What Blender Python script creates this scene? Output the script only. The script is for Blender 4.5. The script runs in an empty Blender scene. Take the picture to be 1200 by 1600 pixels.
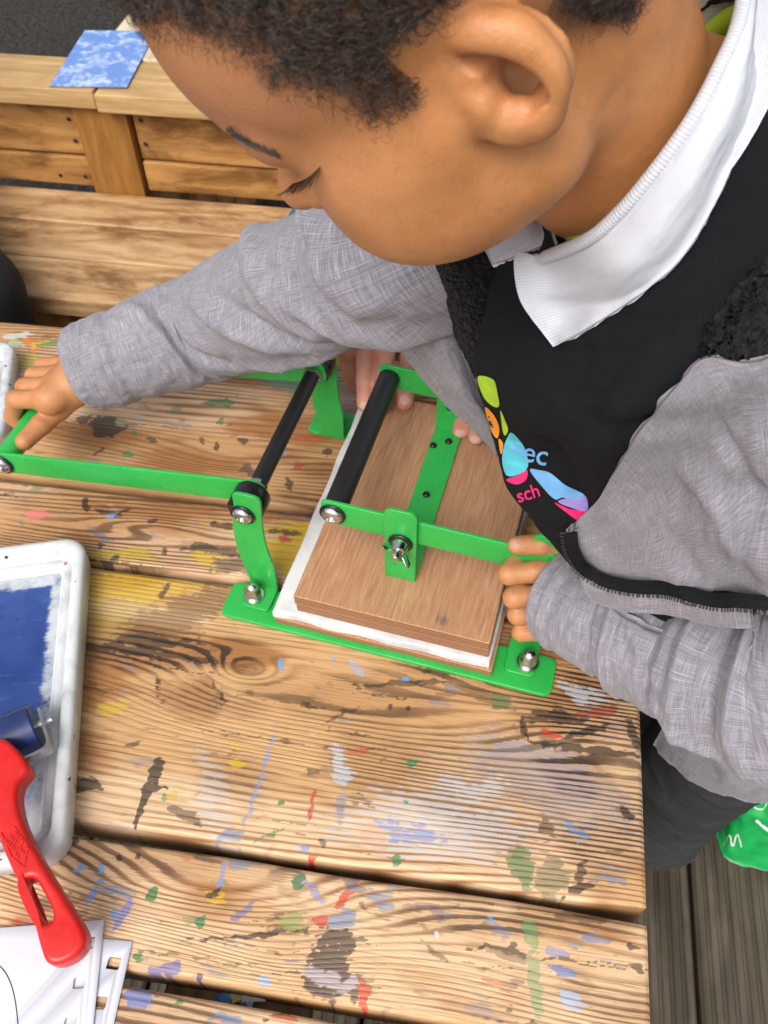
import bpy, bmesh, math, random
import numpy as np
from mathutils import Vector, Matrix, bvhtree
random.seed(7); np.random.seed(7)
scene = bpy.context.scene
COL = scene.collection

# ------------------------------------------------------------------ camera
CAM_R = np.array([[0.98806, -0.11301, 0.10478], [0.15376, 0.77179, -0.61698], [-0.01114, 0.62573, 0.77996]])
def _cam_axes(pitch, roll, yaw):
    cy, sy, cp, sp = math.cos(yaw), math.sin(yaw), math.cos(pitch), math.sin(pitch)
    fwd = np.array([sy*cp, cy*cp, -sp]); right = np.array([cy, -sy, 0.0]); up = np.cross(right, fwd)
    cr, sr = math.cos(roll), math.sin(roll)
    return np.stack([cr*right+sr*up, -sr*right+cr*up, -fwd], 1)
CAM_R = _cam_axes(math.radians(51.239), math.radians(-0.723), math.radians(-9.269))
CAM_C = np.array([-0.15084, -0.18401, 0.63828])
CAM_F = 1348.85                                    # focal length in pixels of a 1200 x 1600 frame
cam_data = bpy.data.cameras.new('camera'); cam = bpy.data.objects.new('camera', cam_data); COL.objects.link(cam)
cam_data.sensor_fit = 'VERTICAL'; cam_data.sensor_height = 24.0; cam_data.lens = CAM_F/1600*24.0
cam_data.clip_start = 0.01; cam_data.clip_end = 500
cam.matrix_world = Matrix([list(CAM_R[0])+[CAM_C[0]], list(CAM_R[1])+[CAM_C[1]], list(CAM_R[2])+[CAM_C[2]], [0, 0, 0, 1]])
cam_data.dof.use_dof = True; cam_data.dof.focus_distance = 0.50; cam_data.dof.aperture_fstop = 13.0
scene.camera = cam
cy_ = scene.cycles; cy_.max_bounces = 5; cy_.diffuse_bounces = 3; cy_.glossy_bounces = 3; cy_.transmission_bounces = 4; cy_.transparent_max_bounces = 8; cy_.caustics_reflective = False; cy_.caustics_refractive = False
cy_.use_adaptive_sampling = True; cy_.adaptive_threshold = 0.02
scene.render.resolution_x = 768; scene.render.resolution_y = 1024

# ------------------------------------------------------------------ sky, sun, exposure
SUN_EL, SUN_AZ = math.radians(50), math.radians(193)
world = bpy.data.worlds.new('World'); scene.world = world; world.use_nodes = True
wn = world.node_tree; wn.nodes.clear()
sky = wn.nodes.new('ShaderNodeTexSky'); sky.sky_type = 'NISHITA'; sky.sun_disc = False
sky.sun_elevation = SUN_EL; sky.sun_rotation = SUN_AZ; sky.air_density = 1.0; sky.dust_density = 5.0; sky.ozone_density = 0.6
hs = wn.nodes.new('ShaderNodeHueSaturation'); hs.inputs['Saturation'].default_value = 0.35   # a white, clouded sky
bg = wn.nodes.new('ShaderNodeBackground'); bg.inputs['Strength'].default_value = 0.15
wo = wn.nodes.new('ShaderNodeOutputWorld')
wn.links.new(sky.outputs[0], hs.inputs['Color']); wn.links.new(hs.outputs[0], bg.inputs[0]); wn.links.new(bg.outputs[0], wo.inputs[0])
sun_data = bpy.data.lights.new('sun', 'SUN'); sun_data.energy = 1.3; sun_data.angle = math.radians(35); sun_data.color = (1.0, 0.97, 0.92)
sun = bpy.data.objects.new('sun', sun_data); COL.objects.link(sun)
sdir = Vector((math.sin(SUN_AZ)*math.cos(SUN_EL), math.cos(SUN_AZ)*math.cos(SUN_EL), math.sin(SUN_EL)))
sun.rotation_euler = sdir.to_track_quat('Z', 'Y').to_euler()
vs = scene.view_settings; vs.view_transform = 'Standard'; vs.look = 'None'; vs.exposure = 0.38; vs.gamma = 1.0
try: vs.use_curve_mapping = False
except Exception: pass

# ------------------------------------------------------------------ measuring helpers (photograph pixels -> metres)
def U(px, py, z=0.0):
    d = CAM_R @ np.array([(px-600)/CAM_F, -(py-800)/CAM_F, -1.0]); t = (z-CAM_C[2])/d[2]
    return CAM_C+t*d
def UD(px, py, dist):
    d = CAM_R @ np.array([(px-600)/CAM_F, -(py-800)/CAM_F, -1.0]); return CAM_C+dist*d      # dist = depth along the optical axis
def proj(P):
    q = (np.asarray(P, float)-CAM_C) @ CAM_R
    return np.stack([600+CAM_F*q[..., 0]/-q[..., 2], 800-CAM_F*q[..., 1]/-q[..., 2]], -1)
def depth(P): return -((np.asarray(P, float)-CAM_C) @ CAM_R)[..., 2]

# ------------------------------------------------------------------ node helper
class G:
    def __init__(s, name):
        s.m = bpy.data.materials.new(name); s.m.use_nodes = True; s.nt = s.m.node_tree; s.nt.nodes.clear()
        s.out = s.n('ShaderNodeOutputMaterial'); s.b = s.n('ShaderNodeBsdfPrincipled')
        s.nt.links.new(s.b.outputs[0], s.out.inputs[0]); s._pos = None; s._obj = None; s._uv = None
    def n(s, t, **k):
        x = s.nt.nodes.new(t)
        for a, b in k.items(): setattr(x, a, b)
        return x
    def put(s, sock, v):
        if isinstance(v, bpy.types.NodeSocket): s.nt.links.new(v, sock)
        elif v is not None:
            if sock.type == 'RGBA' and not hasattr(v, '__len__'): v = (v, v, v, 1)
            if sock.type == 'RGBA' and len(v) == 3: v = tuple(v)+(1,)
            sock.default_value = v
    @property
    def pos(s):
        if s._pos is None: s._pos = s.n('ShaderNodeNewGeometry').outputs['Position']
        return s._pos
    @property
    def obj(s):
        if s._obj is None: s._obj = s.n('ShaderNodeTexCoord').outputs['Object']
        return s._obj
    @property
    def uv(s):
        if s._uv is None: s._uv = s.n('ShaderNodeTexCoord').outputs['UV']
        return s._uv
    def math(s, op, a, b=None, c=None, clamp=False):
        x = s.n('ShaderNodeMath', operation=op, use_clamp=clamp); s.put(x.inputs[0], a)
        if b is not None: s.put(x.inputs[1], b)
        if c is not None: s.put(x.inputs[2], c)
        return x.outputs[0]
    def vmath(s, op, a, b=None):
        x = s.n('ShaderNodeVectorMath', operation=op); s.put(x.inputs[0], a)
        if b is not None:
            if op == 'SCALE': s.put(x.inputs['Scale'], b)
            else: s.put(x.inputs[1], b)
        return x.outputs['Value'] if op in ('LENGTH', 'DOT_PRODUCT', 'DISTANCE') else x.outputs[0]
    def xyz(s, v):
        x = s.n('ShaderNodeSeparateXYZ'); s.put(x.inputs[0], v); return x.outputs
    def cxyz(s, a, b, c=0.0):
        x = s.n('ShaderNodeCombineXYZ'); s.put(x.inputs[0], a); s.put(x.inputs[1], b); s.put(x.inputs[2], c); return x.outputs[0]
    def noise(s, vec, scale=1.0, detail=2.0, rough=0.5, dist=0.0, color=False):
        x = s.n('ShaderNodeTexNoise'); s.put(x.inputs['Vector'], vec); s.put(x.inputs['Scale'], scale); s.put(x.inputs['Detail'], detail)
        s.put(x.inputs['Roughness'], rough); s.put(x.inputs['Distortion'], dist); return x.outputs['Color' if color else 0]
    def voro(s, vec, scale=1.0, rnd=1.0, feature='F1'):
        x = s.n('ShaderNodeTexVoronoi', feature=feature); s.put(x.inputs['Vector'], vec); s.put(x.inputs['Scale'], scale); s.put(x.inputs['Randomness'], rnd)
        return x.outputs
    def mix(s, f, a, b, blend='MIX'):
        x = s.n('ShaderNodeMix', data_type='RGBA', blend_type=blend); s.put(x.inputs[0], f); s.put(x.inputs[6], a); s.put(x.inputs[7], b); return x.outputs[2]
    def mr(s, v, a, b, c=0.0, d=1.0, smooth=True):
        x = s.n('ShaderNodeMapRange', interpolation_type='SMOOTHSTEP' if smooth else 'LINEAR'); s.put(x.inputs[0], v)
        for i, q in enumerate((a, b, c, d)): s.put(x.inputs[1+i], q)
        return x.outputs[0]
    def ramp(s, f, stops):
        x = s.n('ShaderNodeValToRGB'); e = x.color_ramp.elements
        while len(e) < len(stops): e.new(0.5)
        for i, (p, c) in enumerate(stops): e[i].position = p; e[i].color = tuple(c)+(1,) if len(c) == 3 else c
        s.put(x.inputs[0], f); return x.outputs[0]
    def attr(s, name, what='Fac'):
        x = s.n('ShaderNodeAttribute', attribute_name=name); return x.outputs[what]
    def mapping(s, v, loc=(0, 0, 0), rot=(0, 0, 0), scale=(1, 1, 1), t='POINT'):
        x = s.n('ShaderNodeMapping', vector_type=t); s.put(x.inputs[0], v)
        x.inputs['Location'].default_value = loc; x.inputs['Rotation'].default_value = rot; x.inputs['Scale'].default_value = scale; return x.outputs[0]
    def spherical(s, v):
        x = s.n('ShaderNodeTexGradient', gradient_type='SPHERICAL'); s.put(x.inputs[0], v); return x.outputs['Fac']
    def bump(s, h, strength=0.5, dist=0.001, normal=None):
        x = s.n('ShaderNodeBump'); s.put(x.inputs['Strength'], strength); s.put(x.inputs['Distance'], dist); s.put(x.inputs['Height'], h)
        if normal is not None: s.put(x.inputs['Normal'], normal)
        return x.outputs[0]
    def set(s, **k):
        names = dict(color='Base Color', rough='Roughness', metal='Metallic', normal='Normal', spec='Specular IOR Level', sss='Subsurface Weight',
                     sss_radius='Subsurface Radius', sss_scale='Subsurface Scale', sheen='Sheen Weight', sheen_rough='Sheen Roughness', coat='Coat Weight',
                     coat_rough='Coat Roughness', trans='Transmission Weight', alpha='Alpha', ior='IOR')
        for a, b in k.items(): s.put(s.b.inputs[names[a]], b)
        return s.m

def simple(name, color, rough=0.5, metal=0.0, var=0.15, scale=60.0, bump=0.0, spec=0.5, coat=0.0):
    g = G(name); n = g.noise(g.obj, scale, 4, 0.6); n2 = g.noise(g.obj, scale*0.13, 3, 0.6)
    f = g.math('MULTIPLY_ADD', n, 0.5, g.math('MULTIPLY', n2, 0.5))
    c = g.mix(g.mr(f, 0.3, 0.7), [x*(1-var) for x in color], [min(1, x*(1+var)) for x in color])
    g.set(color=c, rough=g.mr(n2, 0.2, 0.8, rough*0.85, min(1, rough*1.15)), metal=metal, spec=spec, coat=coat)
    if bump: g.set(normal=g.bump(n, 0.6, bump))
    return g.m

# ------------------------------------------------------------------ object helpers
def world_loc(o):
    v = Vector((0, 0, 0))
    while o is not None: v += o.location; o = o.parent
    return np.array(v)
def link(name, me, mat, parent=None, smooth=False):
    if mat is not None:
        for m in (mat if isinstance(mat, (list, tuple)) else [mat]): me.materials.append(m)
    if smooth: me.polygons.foreach_set('use_smooth', [True]*len(me.polygons))
    o = bpy.data.objects.new(name, me); COL.objects.link(o)
    if parent is not None: o.parent = parent
    return o
def mk(name, verts, faces, mat, parent=None, smooth=False, uv=None):
    """one mesh object from world coordinates; a child is stored relative to its parent's place"""
    v = np.asarray(verts, float)
    if parent is not None: v = v-world_loc(parent)
    me = bpy.data.meshes.new(name); me.from_pydata(v.tolist(), [], [tuple(int(i) for i in f) for f in faces]); me.update()
    if uv is not None:
        l = me.uv_layers.new(name='UVMap'); idx = np.empty(len(me.loops), np.int32); me.loops.foreach_get('vertex_index', idx)
        l.data.foreach_set('uv', np.asarray(uv, np.float32)[idx].ravel())
    return link(name, me, mat, parent, smooth)
def mk_bm(name, bm, mat, parent=None, smooth=False, recalc=True):
    if recalc: bmesh.ops.recalc_face_normals(bm, faces=bm.faces[:])
    if parent is not None: bmesh.ops.translate(bm, verts=bm.verts[:], vec=Vector(-world_loc(parent)))
    me = bpy.data.meshes.new(name); bm.to_mesh(me); bm.free(); return link(name, me, mat, parent, smooth)
def thing(name, label, cat, loc=(0, 0, 0), group=None):
    o = bpy.data.objects.new(name, None); COL.objects.link(o); o.location = Vector([float(x) for x in loc]); o.empty_display_size = 0.02
    return tag(o, label, cat, group)
def tag(o, label, cat, group=None, kind=None):
    if label: o['label'] = label
    if cat: o['category'] = cat
    if group: o['group'] = group
    if kind: o['kind'] = kind
    return o
def box_bm(x0, x1, y0, y1, z0, z1, bev=0.0, seg=2, M=None, cuts=0):
    bm = bmesh.new(); bmesh.ops.create_cube(bm, size=1.0)
    bmesh.ops.scale(bm, verts=bm.verts[:], vec=(x1-x0, y1-y0, z1-z0)); bmesh.ops.translate(bm, verts=bm.verts[:], vec=((x0+x1)/2, (y0+y1)/2, (z0+z1)/2))
    if bev: bmesh.ops.bevel(bm, geom=bm.edges[:], offset=bev, segments=seg, affect='EDGES', profile=0.6)
    if M is not None: bmesh.ops.transform(bm, matrix=M, verts=bm.verts[:])
    return bm
def box(name, x0, x1, y0, y1, z0, z1, mat, parent=None, bev=0.0, seg=2, M=None):
    return mk_bm(name, box_bm(x0, x1, y0, y1, z0, z1, bev, seg, M), mat, parent, smooth=False)
def frame_to(axis_z, x_hint=(1, 0, 0)):
    z = Vector(axis_z).normalized(); x = Vector(x_hint); x = (x-z*x.dot(z))
    if x.length < 1e-6: x = Vector((0, 1, 0))-z*z.y
    x.normalize(); y = z.cross(x); return Matrix((x, y, z)).transposed()
def lathe_bm(prof, p0, axis, seg=24, hint=(1, 0, 0), rx=1.0):
    """prof: list of (radius, height along axis)"""
    M = frame_to(axis, hint); p0 = Vector([float(x) for x in p0]); bm = bmesh.new(); rings = []
    for r, h in prof:
        if r < 1e-6: rings.append([bm.verts.new(p0+M@Vector((0, 0, h)))])
        else: rings.append([bm.verts.new(p0+M@Vector((r*rx*math.cos(2*math.pi*i/seg), r*math.sin(2*math.pi*i/seg), h))) for i in range(seg)])
    for a, b in zip(rings, rings[1:]):
        for i in range(seg):
            j = (i+1) % seg; f = [a[i % len(a)], a[j % len(a)], b[j % len(b)], b[i % len(b)]]; f = list(dict.fromkeys(f))
            if len(f) > 2: bm.faces.new(f)
    for rg, rev in ((rings[0], True), (rings[-1], False)):
        if len(rg) > 2: bm.faces.new(rg[::-1] if rev else rg)
    return bm
def cyl(name, p0, p1, r, mat, parent=None, seg=24, bev=0.0006, hint=(1, 0, 0)):
    p0, p1 = np.array(p0, float), np.array(p1, float); L = float(np.linalg.norm(p1-p0))
    o = mk_bm(name, lathe_bm([(r-bev, 0), (r, bev), (r, L-bev), (r-bev, L)], p0, p1-p0, seg, hint), mat, parent, smooth=True)
    sharp(o); return o
def sharp(o, ang=40):
    me = o.data; me.polygons.foreach_set('use_smooth', [True]*len(me.polygons))
    bm = bmesh.new(); bm.from_mesh(me)
    for e in bm.edges:
        if len(e.link_faces) == 2 and e.calc_face_angle(0) > math.radians(ang): e.smooth = False
    bm.to_mesh(me); bm.free(); return o
def plate(name, outline, thick, mat, parent=None, M=None, holes=(), bev=0.0008, seg=2):
    """outline (2D points) with holes, extruded by thick, edges rounded; M (4x4) puts the local XY plane into the world"""
    cu = bpy.data.curves.new(name, 'CURVE'); cu.dimensions = '2D'; cu.fill_mode = 'BOTH'; cu.extrude = max(thick/2-bev, 1e-5); cu.bevel_depth = bev; cu.bevel_resolution = seg; cu.offset = -bev
    for ring in [outline]+list(holes):
        sp = cu.splines.new('POLY'); sp.points.add(len(ring)-1); sp.use_cyclic_u = True
        for p, q in zip(sp.points, ring): p.co = (q[0], q[1], 0, 1)
    tmp = bpy.data.objects.new('tmp', cu); COL.objects.link(tmp); dg = bpy.context.evaluated_depsgraph_get()
    me = bpy.data.meshes.new_from_object(tmp.evaluated_get(dg)); bpy.data.objects.remove(tmp); bpy.data.curves.remove(cu)
    bm = bmesh.new(); bm.from_mesh(me); bpy.data.meshes.remove(me); bmesh.ops.remove_doubles(bm, verts=bm.verts[:], dist=1e-6)
    if M is not None: bmesh.ops.transform(bm, matrix=M, verts=bm.verts[:])
    o = mk_bm(name, bm, mat, parent); sharp(o, 50); return o
def rrect(x0, x1, y0, y1, r, n=5):
    out = []
    for cx, cy, a0 in ((x1-r, y1-r, 0), (x0+r, y1-r, 90), (x0+r, y0+r, 180), (x1-r, y0+r, 270)):
        for i in range(n+1):
            a = math.radians(a0+90*i/n); out.append((cx+r*math.cos(a), cy+r*math.sin(a)))
    return out
def spline(P, n, closed=False):
    """Catmull-Rom through P, n samples in all"""
    P = np.asarray(P, float); m = len(P)
    if closed: Q = np.vstack([P[-1:], P, P[:2]]); segs = m
    else: Q = np.vstack([2*P[:1]-P[1:2], P, 2*P[-1:]-P[-2:-1]]); segs = m-1
    t = np.linspace(0, segs, n, endpoint=not closed); i = np.minimum(t.astype(int), segs-1); u = (t-i).reshape((-1,)+(1,)*(P.ndim-1))
    a, b, c, d = Q[i], Q[i+1], Q[i+2], Q[i+3]
    return 0.5*((2*b)+(-a+c)*u+(2*a-5*b+4*c-d)*u*u+(-a+3*b-3*c+d)*u**3)
def tube(name, pts, rad, mat, parent=None, seg=10, n=None, closed=False):
    P = spline(pts, n or len(pts)*6, closed); rad = np.interp(np.linspace(0, 1, len(P)), np.linspace(0, 1, np.size(rad)), np.atleast_1d(rad)) if np.size(rad) > 1 else np.full(len(P), float(rad))
    T = np.gradient(P, axis=0); T /= np.linalg.norm(T, axis=1)[:, None]+1e-12
    nrm = np.cross(T[0], [0, 0, 1.0]); nrm = nrm if np.linalg.norm(nrm) > 1e-3 else np.array([1.0, 0, 0]); V = []
    for k in range(len(P)):
        nrm = nrm-T[k]*(nrm@T[k]); nrm /= np.linalg.norm(nrm)+1e-12; b = np.cross(T[k], nrm)
        for i in range(seg):
            a = 2*math.pi*i/seg; V.append(P[k]+rad[k]*(math.cos(a)*nrm+math.sin(a)*b))
    F = [(k*seg+i, k*seg+(i+1) % seg, (k+1)*seg+(i+1) % seg, (k+1)*seg+i) for k in range(len(P)-1) for i in range(seg)]
    if closed: k = len(P)-1; F += [(k*seg+i, k*seg+(i+1) % seg, (i+1) % seg, i) for i in range(seg)]
    else: F += [tuple(range(seg))[::-1], tuple(range((len(P)-1)*seg, len(P)*seg))]
    return mk(name, V, F, mat, parent, True)
# ------------------------------------------------------------------ painted, weathered table wood
INK = (0.012, 0.012, 0.016); BLUE = (0.09, 0.22, 0.42); SKYB = (0.08, 0.35, 0.75); PALE = (0.46, 0.54, 0.62); GREEN = (0.02, 0.20, 0.07)
YEL = (0.62, 0.42, 0.01); RED = (0.55, 0.03, 0.02); PINK = (0.70, 0.20, 0.20); BROWN = (0.10, 0.045, 0.02); WHITE = (0.7, 0.7, 0.7); NAVY = (0.03, 0.05, 0.18)
def stain(x0, y0, x1, y1, hw, col, alpha=0.9, soft=0.25, grain=0.3, rag=0.5):
    """a paint mark between two photograph points on the table top, hw half width in pixels"""
    a, b = U(x0, y0), U(x1, y1); mid = (a+b)/2; d = b-a; L = np.linalg.norm(d[:2])
    px = np.linalg.norm(U((x0+x1)/2+1, (y0+y1)/2)-U((x0+x1)/2, (y0+y1)/2))
    ang = math.atan2(d[1], d[0]) if L > 1e-6 else 0.0
    return (mid[0], mid[1], max(L/2+hw*px*0.4, hw*px), hw*px, ang, col, alpha, soft, grain, rag)
def dot(x, y, r, col, alpha=0.95, soft=0.08, grain=0.1, rag=0.25, asp=1.0): return stain(x-r*max(0, asp-1), y, x+r*max(0, asp-1), y, r, col, alpha, soft, grain, rag)

def table_wood(name, light=(0.56, 0.335, 0.155), dark=(0.285, 0.125, 0.047)):
    """grain phase, tone, dirt and paint come from fields stored on each plank; this turns them into wood"""
    g = G(name); P = g.pos
    fib = g.noise(g.vmath('MULTIPLY', P, (30, 800, 800)), 1.0, 2, 0.6)
    thin = g.noise(g.vmath('MULTIPLY', P, (90, 260, 160)), 1.0, 2, 0.7)
    f = g.n('ShaderNodeAttribute', attribute_name='wood'); blot, patch, dirt = g.xyz(f.outputs['Vector']); knot = f.outputs['Alpha']
    s = g.math('POWER', g.math('MULTIPLY_ADD', g.math('SINE', g.math('ADD', g.attr('ring'), g.math('MULTIPLY', fib, 1.8))), 0.5, 0.5), 2.2)
    lt = g.mix(g.mr(blot, 0.36, 0.58), light, (light[0]*1.30, light[1]*1.50, light[2]*1.95))
    c = g.mix(g.math('MULTIPLY', s, g.mr(patch, 0.25, 0.75, 0.12, 0.95)), lt, dark)
    c = g.mix(g.math('MULTIPLY', g.mr(patch, 0.52, 0.74), g.mr(blot, 0.62, 0.40, 0, 0.75)), c, (0.30, 0.120, 0.034))
    c = g.mix(g.mr(fib, 0.42, 0.75, 0, 0.45), c, (dark[0]*0.5, dark[1]*0.5, dark[2]*0.5))
    c = g.mix(g.math('MULTIPLY', dirt, 0.55), c, (0.30, 0.125, 0.042))
    groove = g.mr(g.math('ADD', s, g.math('MULTIPLY', g.math('SUBTRACT', thin, 0.5), 0.9)), 0.22, 0.48)
    c = g.mix(g.math('MULTIPLY', g.math('MULTIPLY', groove, dirt), 0.95), c, (0.018, 0.015, 0.014))
    c = g.mix(g.math('MULTIPLY', knot, g.mr(thin, 0.3, 0.7, 0.45, 0.95)), c, (0.13, 0.048, 0.018))
    at = g.n('ShaderNodeAttribute', attribute_name='paint'); pg, pa, _ = g.xyz(g.attr('paint_how', 'Vector'))
    e = g.math('ADD', at.outputs['Alpha'], g.math('MULTIPLY', g.math('SUBTRACT', thin, 0.5), g.math('MULTIPLY_ADD', pg, 0.9, 0.50)))
    e = g.math('ADD', e, g.math('MULTIPLY', g.math('SUBTRACT', 0.45, s), g.math('MULTIPLY', pg, 1.0)))
    cover = g.math('MULTIPLY', g.mr(e, 0.40, 0.66), g.math('MULTIPLY', pa, 0.97))
    pcol = g.mix(0.22, at.outputs['Color'], g.mix(1.0, g.mix(0.5, at.outputs['Color'], (1, 1, 1)), c, 'MULTIPLY'))
    c = g.mix(cover, c, pcol)
    h = g.math('ADD', g.math('MULTIPLY', s, -0.7), g.math('MULTIPLY', fib, -0.7))
    return g.set(color=c, rough=g.math('MULTIPLY_ADD', cover, -0.12, 0.6), normal=g.bump(h, 0.6, 0.0008), spec=0.32)

def plain_wood(name, light, dark, axis='x', freq=55.0, seed=0.0, blotch=0.45, gray=0.0):
    g = G(name); P = g.vmath('ADD', g.pos, (seed*1.7, seed*2.3, seed*0.9))
    if axis == 'z': P = g.mapping(P, rot=(0, math.pi/2, 0))
    if axis == 'y': P = g.mapping(P, rot=(0, 0, math.pi/2))
    x, y, z = g.xyz(P); low = g.noise(g.vmath('MULTIPLY', P, (2.0, 8, 8)), 1.0, 3, 0.55, 0.3)
    v = g.math('ADD', g.math('ADD', y, z), g.math('MULTIPLY', low, 0.16))
    s = g.math('MULTIPLY_ADD', g.math('SINE', g.math('MULTIPLY', v, freq*6.283)), 0.5, 0.5)
    fib = g.noise(g.vmath('MULTIPLY', P, (14, 330, 330)), 1.0, 3, 0.6)
    bl = g.noise(g.vmath('MULTIPLY', P, (5, 15, 15)), 1.0, 5, 0.68, 0.5)
    c = g.mix(g.math('MULTIPLY', s, 0.55), light, dark)
    c = g.mix(g.mr(bl, 0.46, 0.66, 0, blotch), c, [d*0.62 for d in dark]); bl2 = g.noise(g.vmath('MULTIPLY', P, (11, 38, 38)), 1.0, 4, 0.7, 0.8); c = g.mix(g.mr(bl2, 0.52, 0.70, 0, blotch*0.6), c, [d*0.75 for d in dark])
    c = g.mix(g.mr(bl, 0.5, 0.25, 0, 0.55), c, [min(1, l*1.25+gray) for l in light])
    vo = g.voro(g.vmath('MULTIPLY', P, (1, 1.6, 1.6)), 6.5); rr, gg, bb = g.xyz(vo['Color'])
    c = g.mix(g.math('MULTIPLY', g.mr(vo['Distance'], 0.09, 0.04), g.mr(rr, 0.55, 0.56)), c, [d*0.22 for d in dark])
    c = g.mix(g.mr(fib, 0.4, 0.75, 0, 0.3), c, [d*0.5 for d in dark])
    h = g.math('ADD', g.math('MULTIPLY', s, -0.5), g.math('MULTIPLY', fib, -0.5))
    return g.set(color=c, rough=0.62, normal=g.bump(h, 0.5, 0.0012), spec=0.3)

# ------------------------------------------------------------------ ground and deck
GZ = -0.66
def asphalt():
    g = G('asphalt'); n = g.noise(g.pos, 48, 5, 0.75); v = g.voro(g.pos, 70)['Distance']; b = g.noise(g.pos, 3.0, 4, 0.6)
    c = g.mix(g.mr(n, 0.3, 0.75), (0.012, 0.011, 0.010), (0.095, 0.086, 0.074)); c = g.mix(g.mr(b, 0.35, 0.7, 0, 0.5), c, (0.040, 0.036, 0.030))
    return g.set(color=c, rough=0.9, normal=g.bump(g.math('ADD', n, g.math('MULTIPLY', v, -0.6)), 1.0, 0.02), spec=0.25)
gr = mk('ground', [(-150, -150, GZ-0.05), (150, -150, GZ-0.05), (150, 150, GZ-0.05), (-150, 150, GZ-0.05)], [(0, 1, 2, 3)], asphalt()); gr['kind'] = 'structure'
def deck_mat(i):
    return plain_wood('deck_wood_%d' % i, (0.105, 0.082, 0.058), (0.052, 0.040, 0.028), 'y', 26, 3.0+i*1.9, 0.5, 0.03)
deck = bpy.data.objects.new('deck', None); COL.objects.link(deck); deck.location = (0, 0, GZ); deck['kind'] = 'structure'; deck['label'] = 'weathered brown grooved timber decking under the table'
DM = [deck_mat(i) for i in range(3)]
def deck_board(x0, x1, i):
    """a grooved board: real ridges along its length"""
    prof = []; n = 9; w = (x1-x0)
    for k in range(n):
        a = x0+w*k/n; prof += [(a+0.0012, -0.0035), (a+0.004, 0.0), (a+w/n-0.004, 0.0), (a+w/n-0.0012, -0.0035)]
    pts = [(x0, -0.03)]+[(x0, -0.006)]+prof[1:-1]+[(x1, -0.006), (x1, -0.03)]
    V = []; F = []; ys = (-0.75, 1.02)
    for yy in ys: V += [(p[0], yy, GZ+p[1]) for p in pts]
    m = len(pts)
    F += [(k, k+1, m+k+1, m+k) for k in range(m-1)]+[tuple(range(m)), tuple(range(2*m-1, m-1, -1)), (m-1, 0, m, 2*m-1)]
    o = mk('plank', V, [f[::-1] for f in F], DM[i % 3], deck); return o
bx = 0.2195; k = 0
for i in range(-9, 6):
    x0 = bx+i*0.146; deck_board(x0+0.003, x0+0.143, i)

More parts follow.
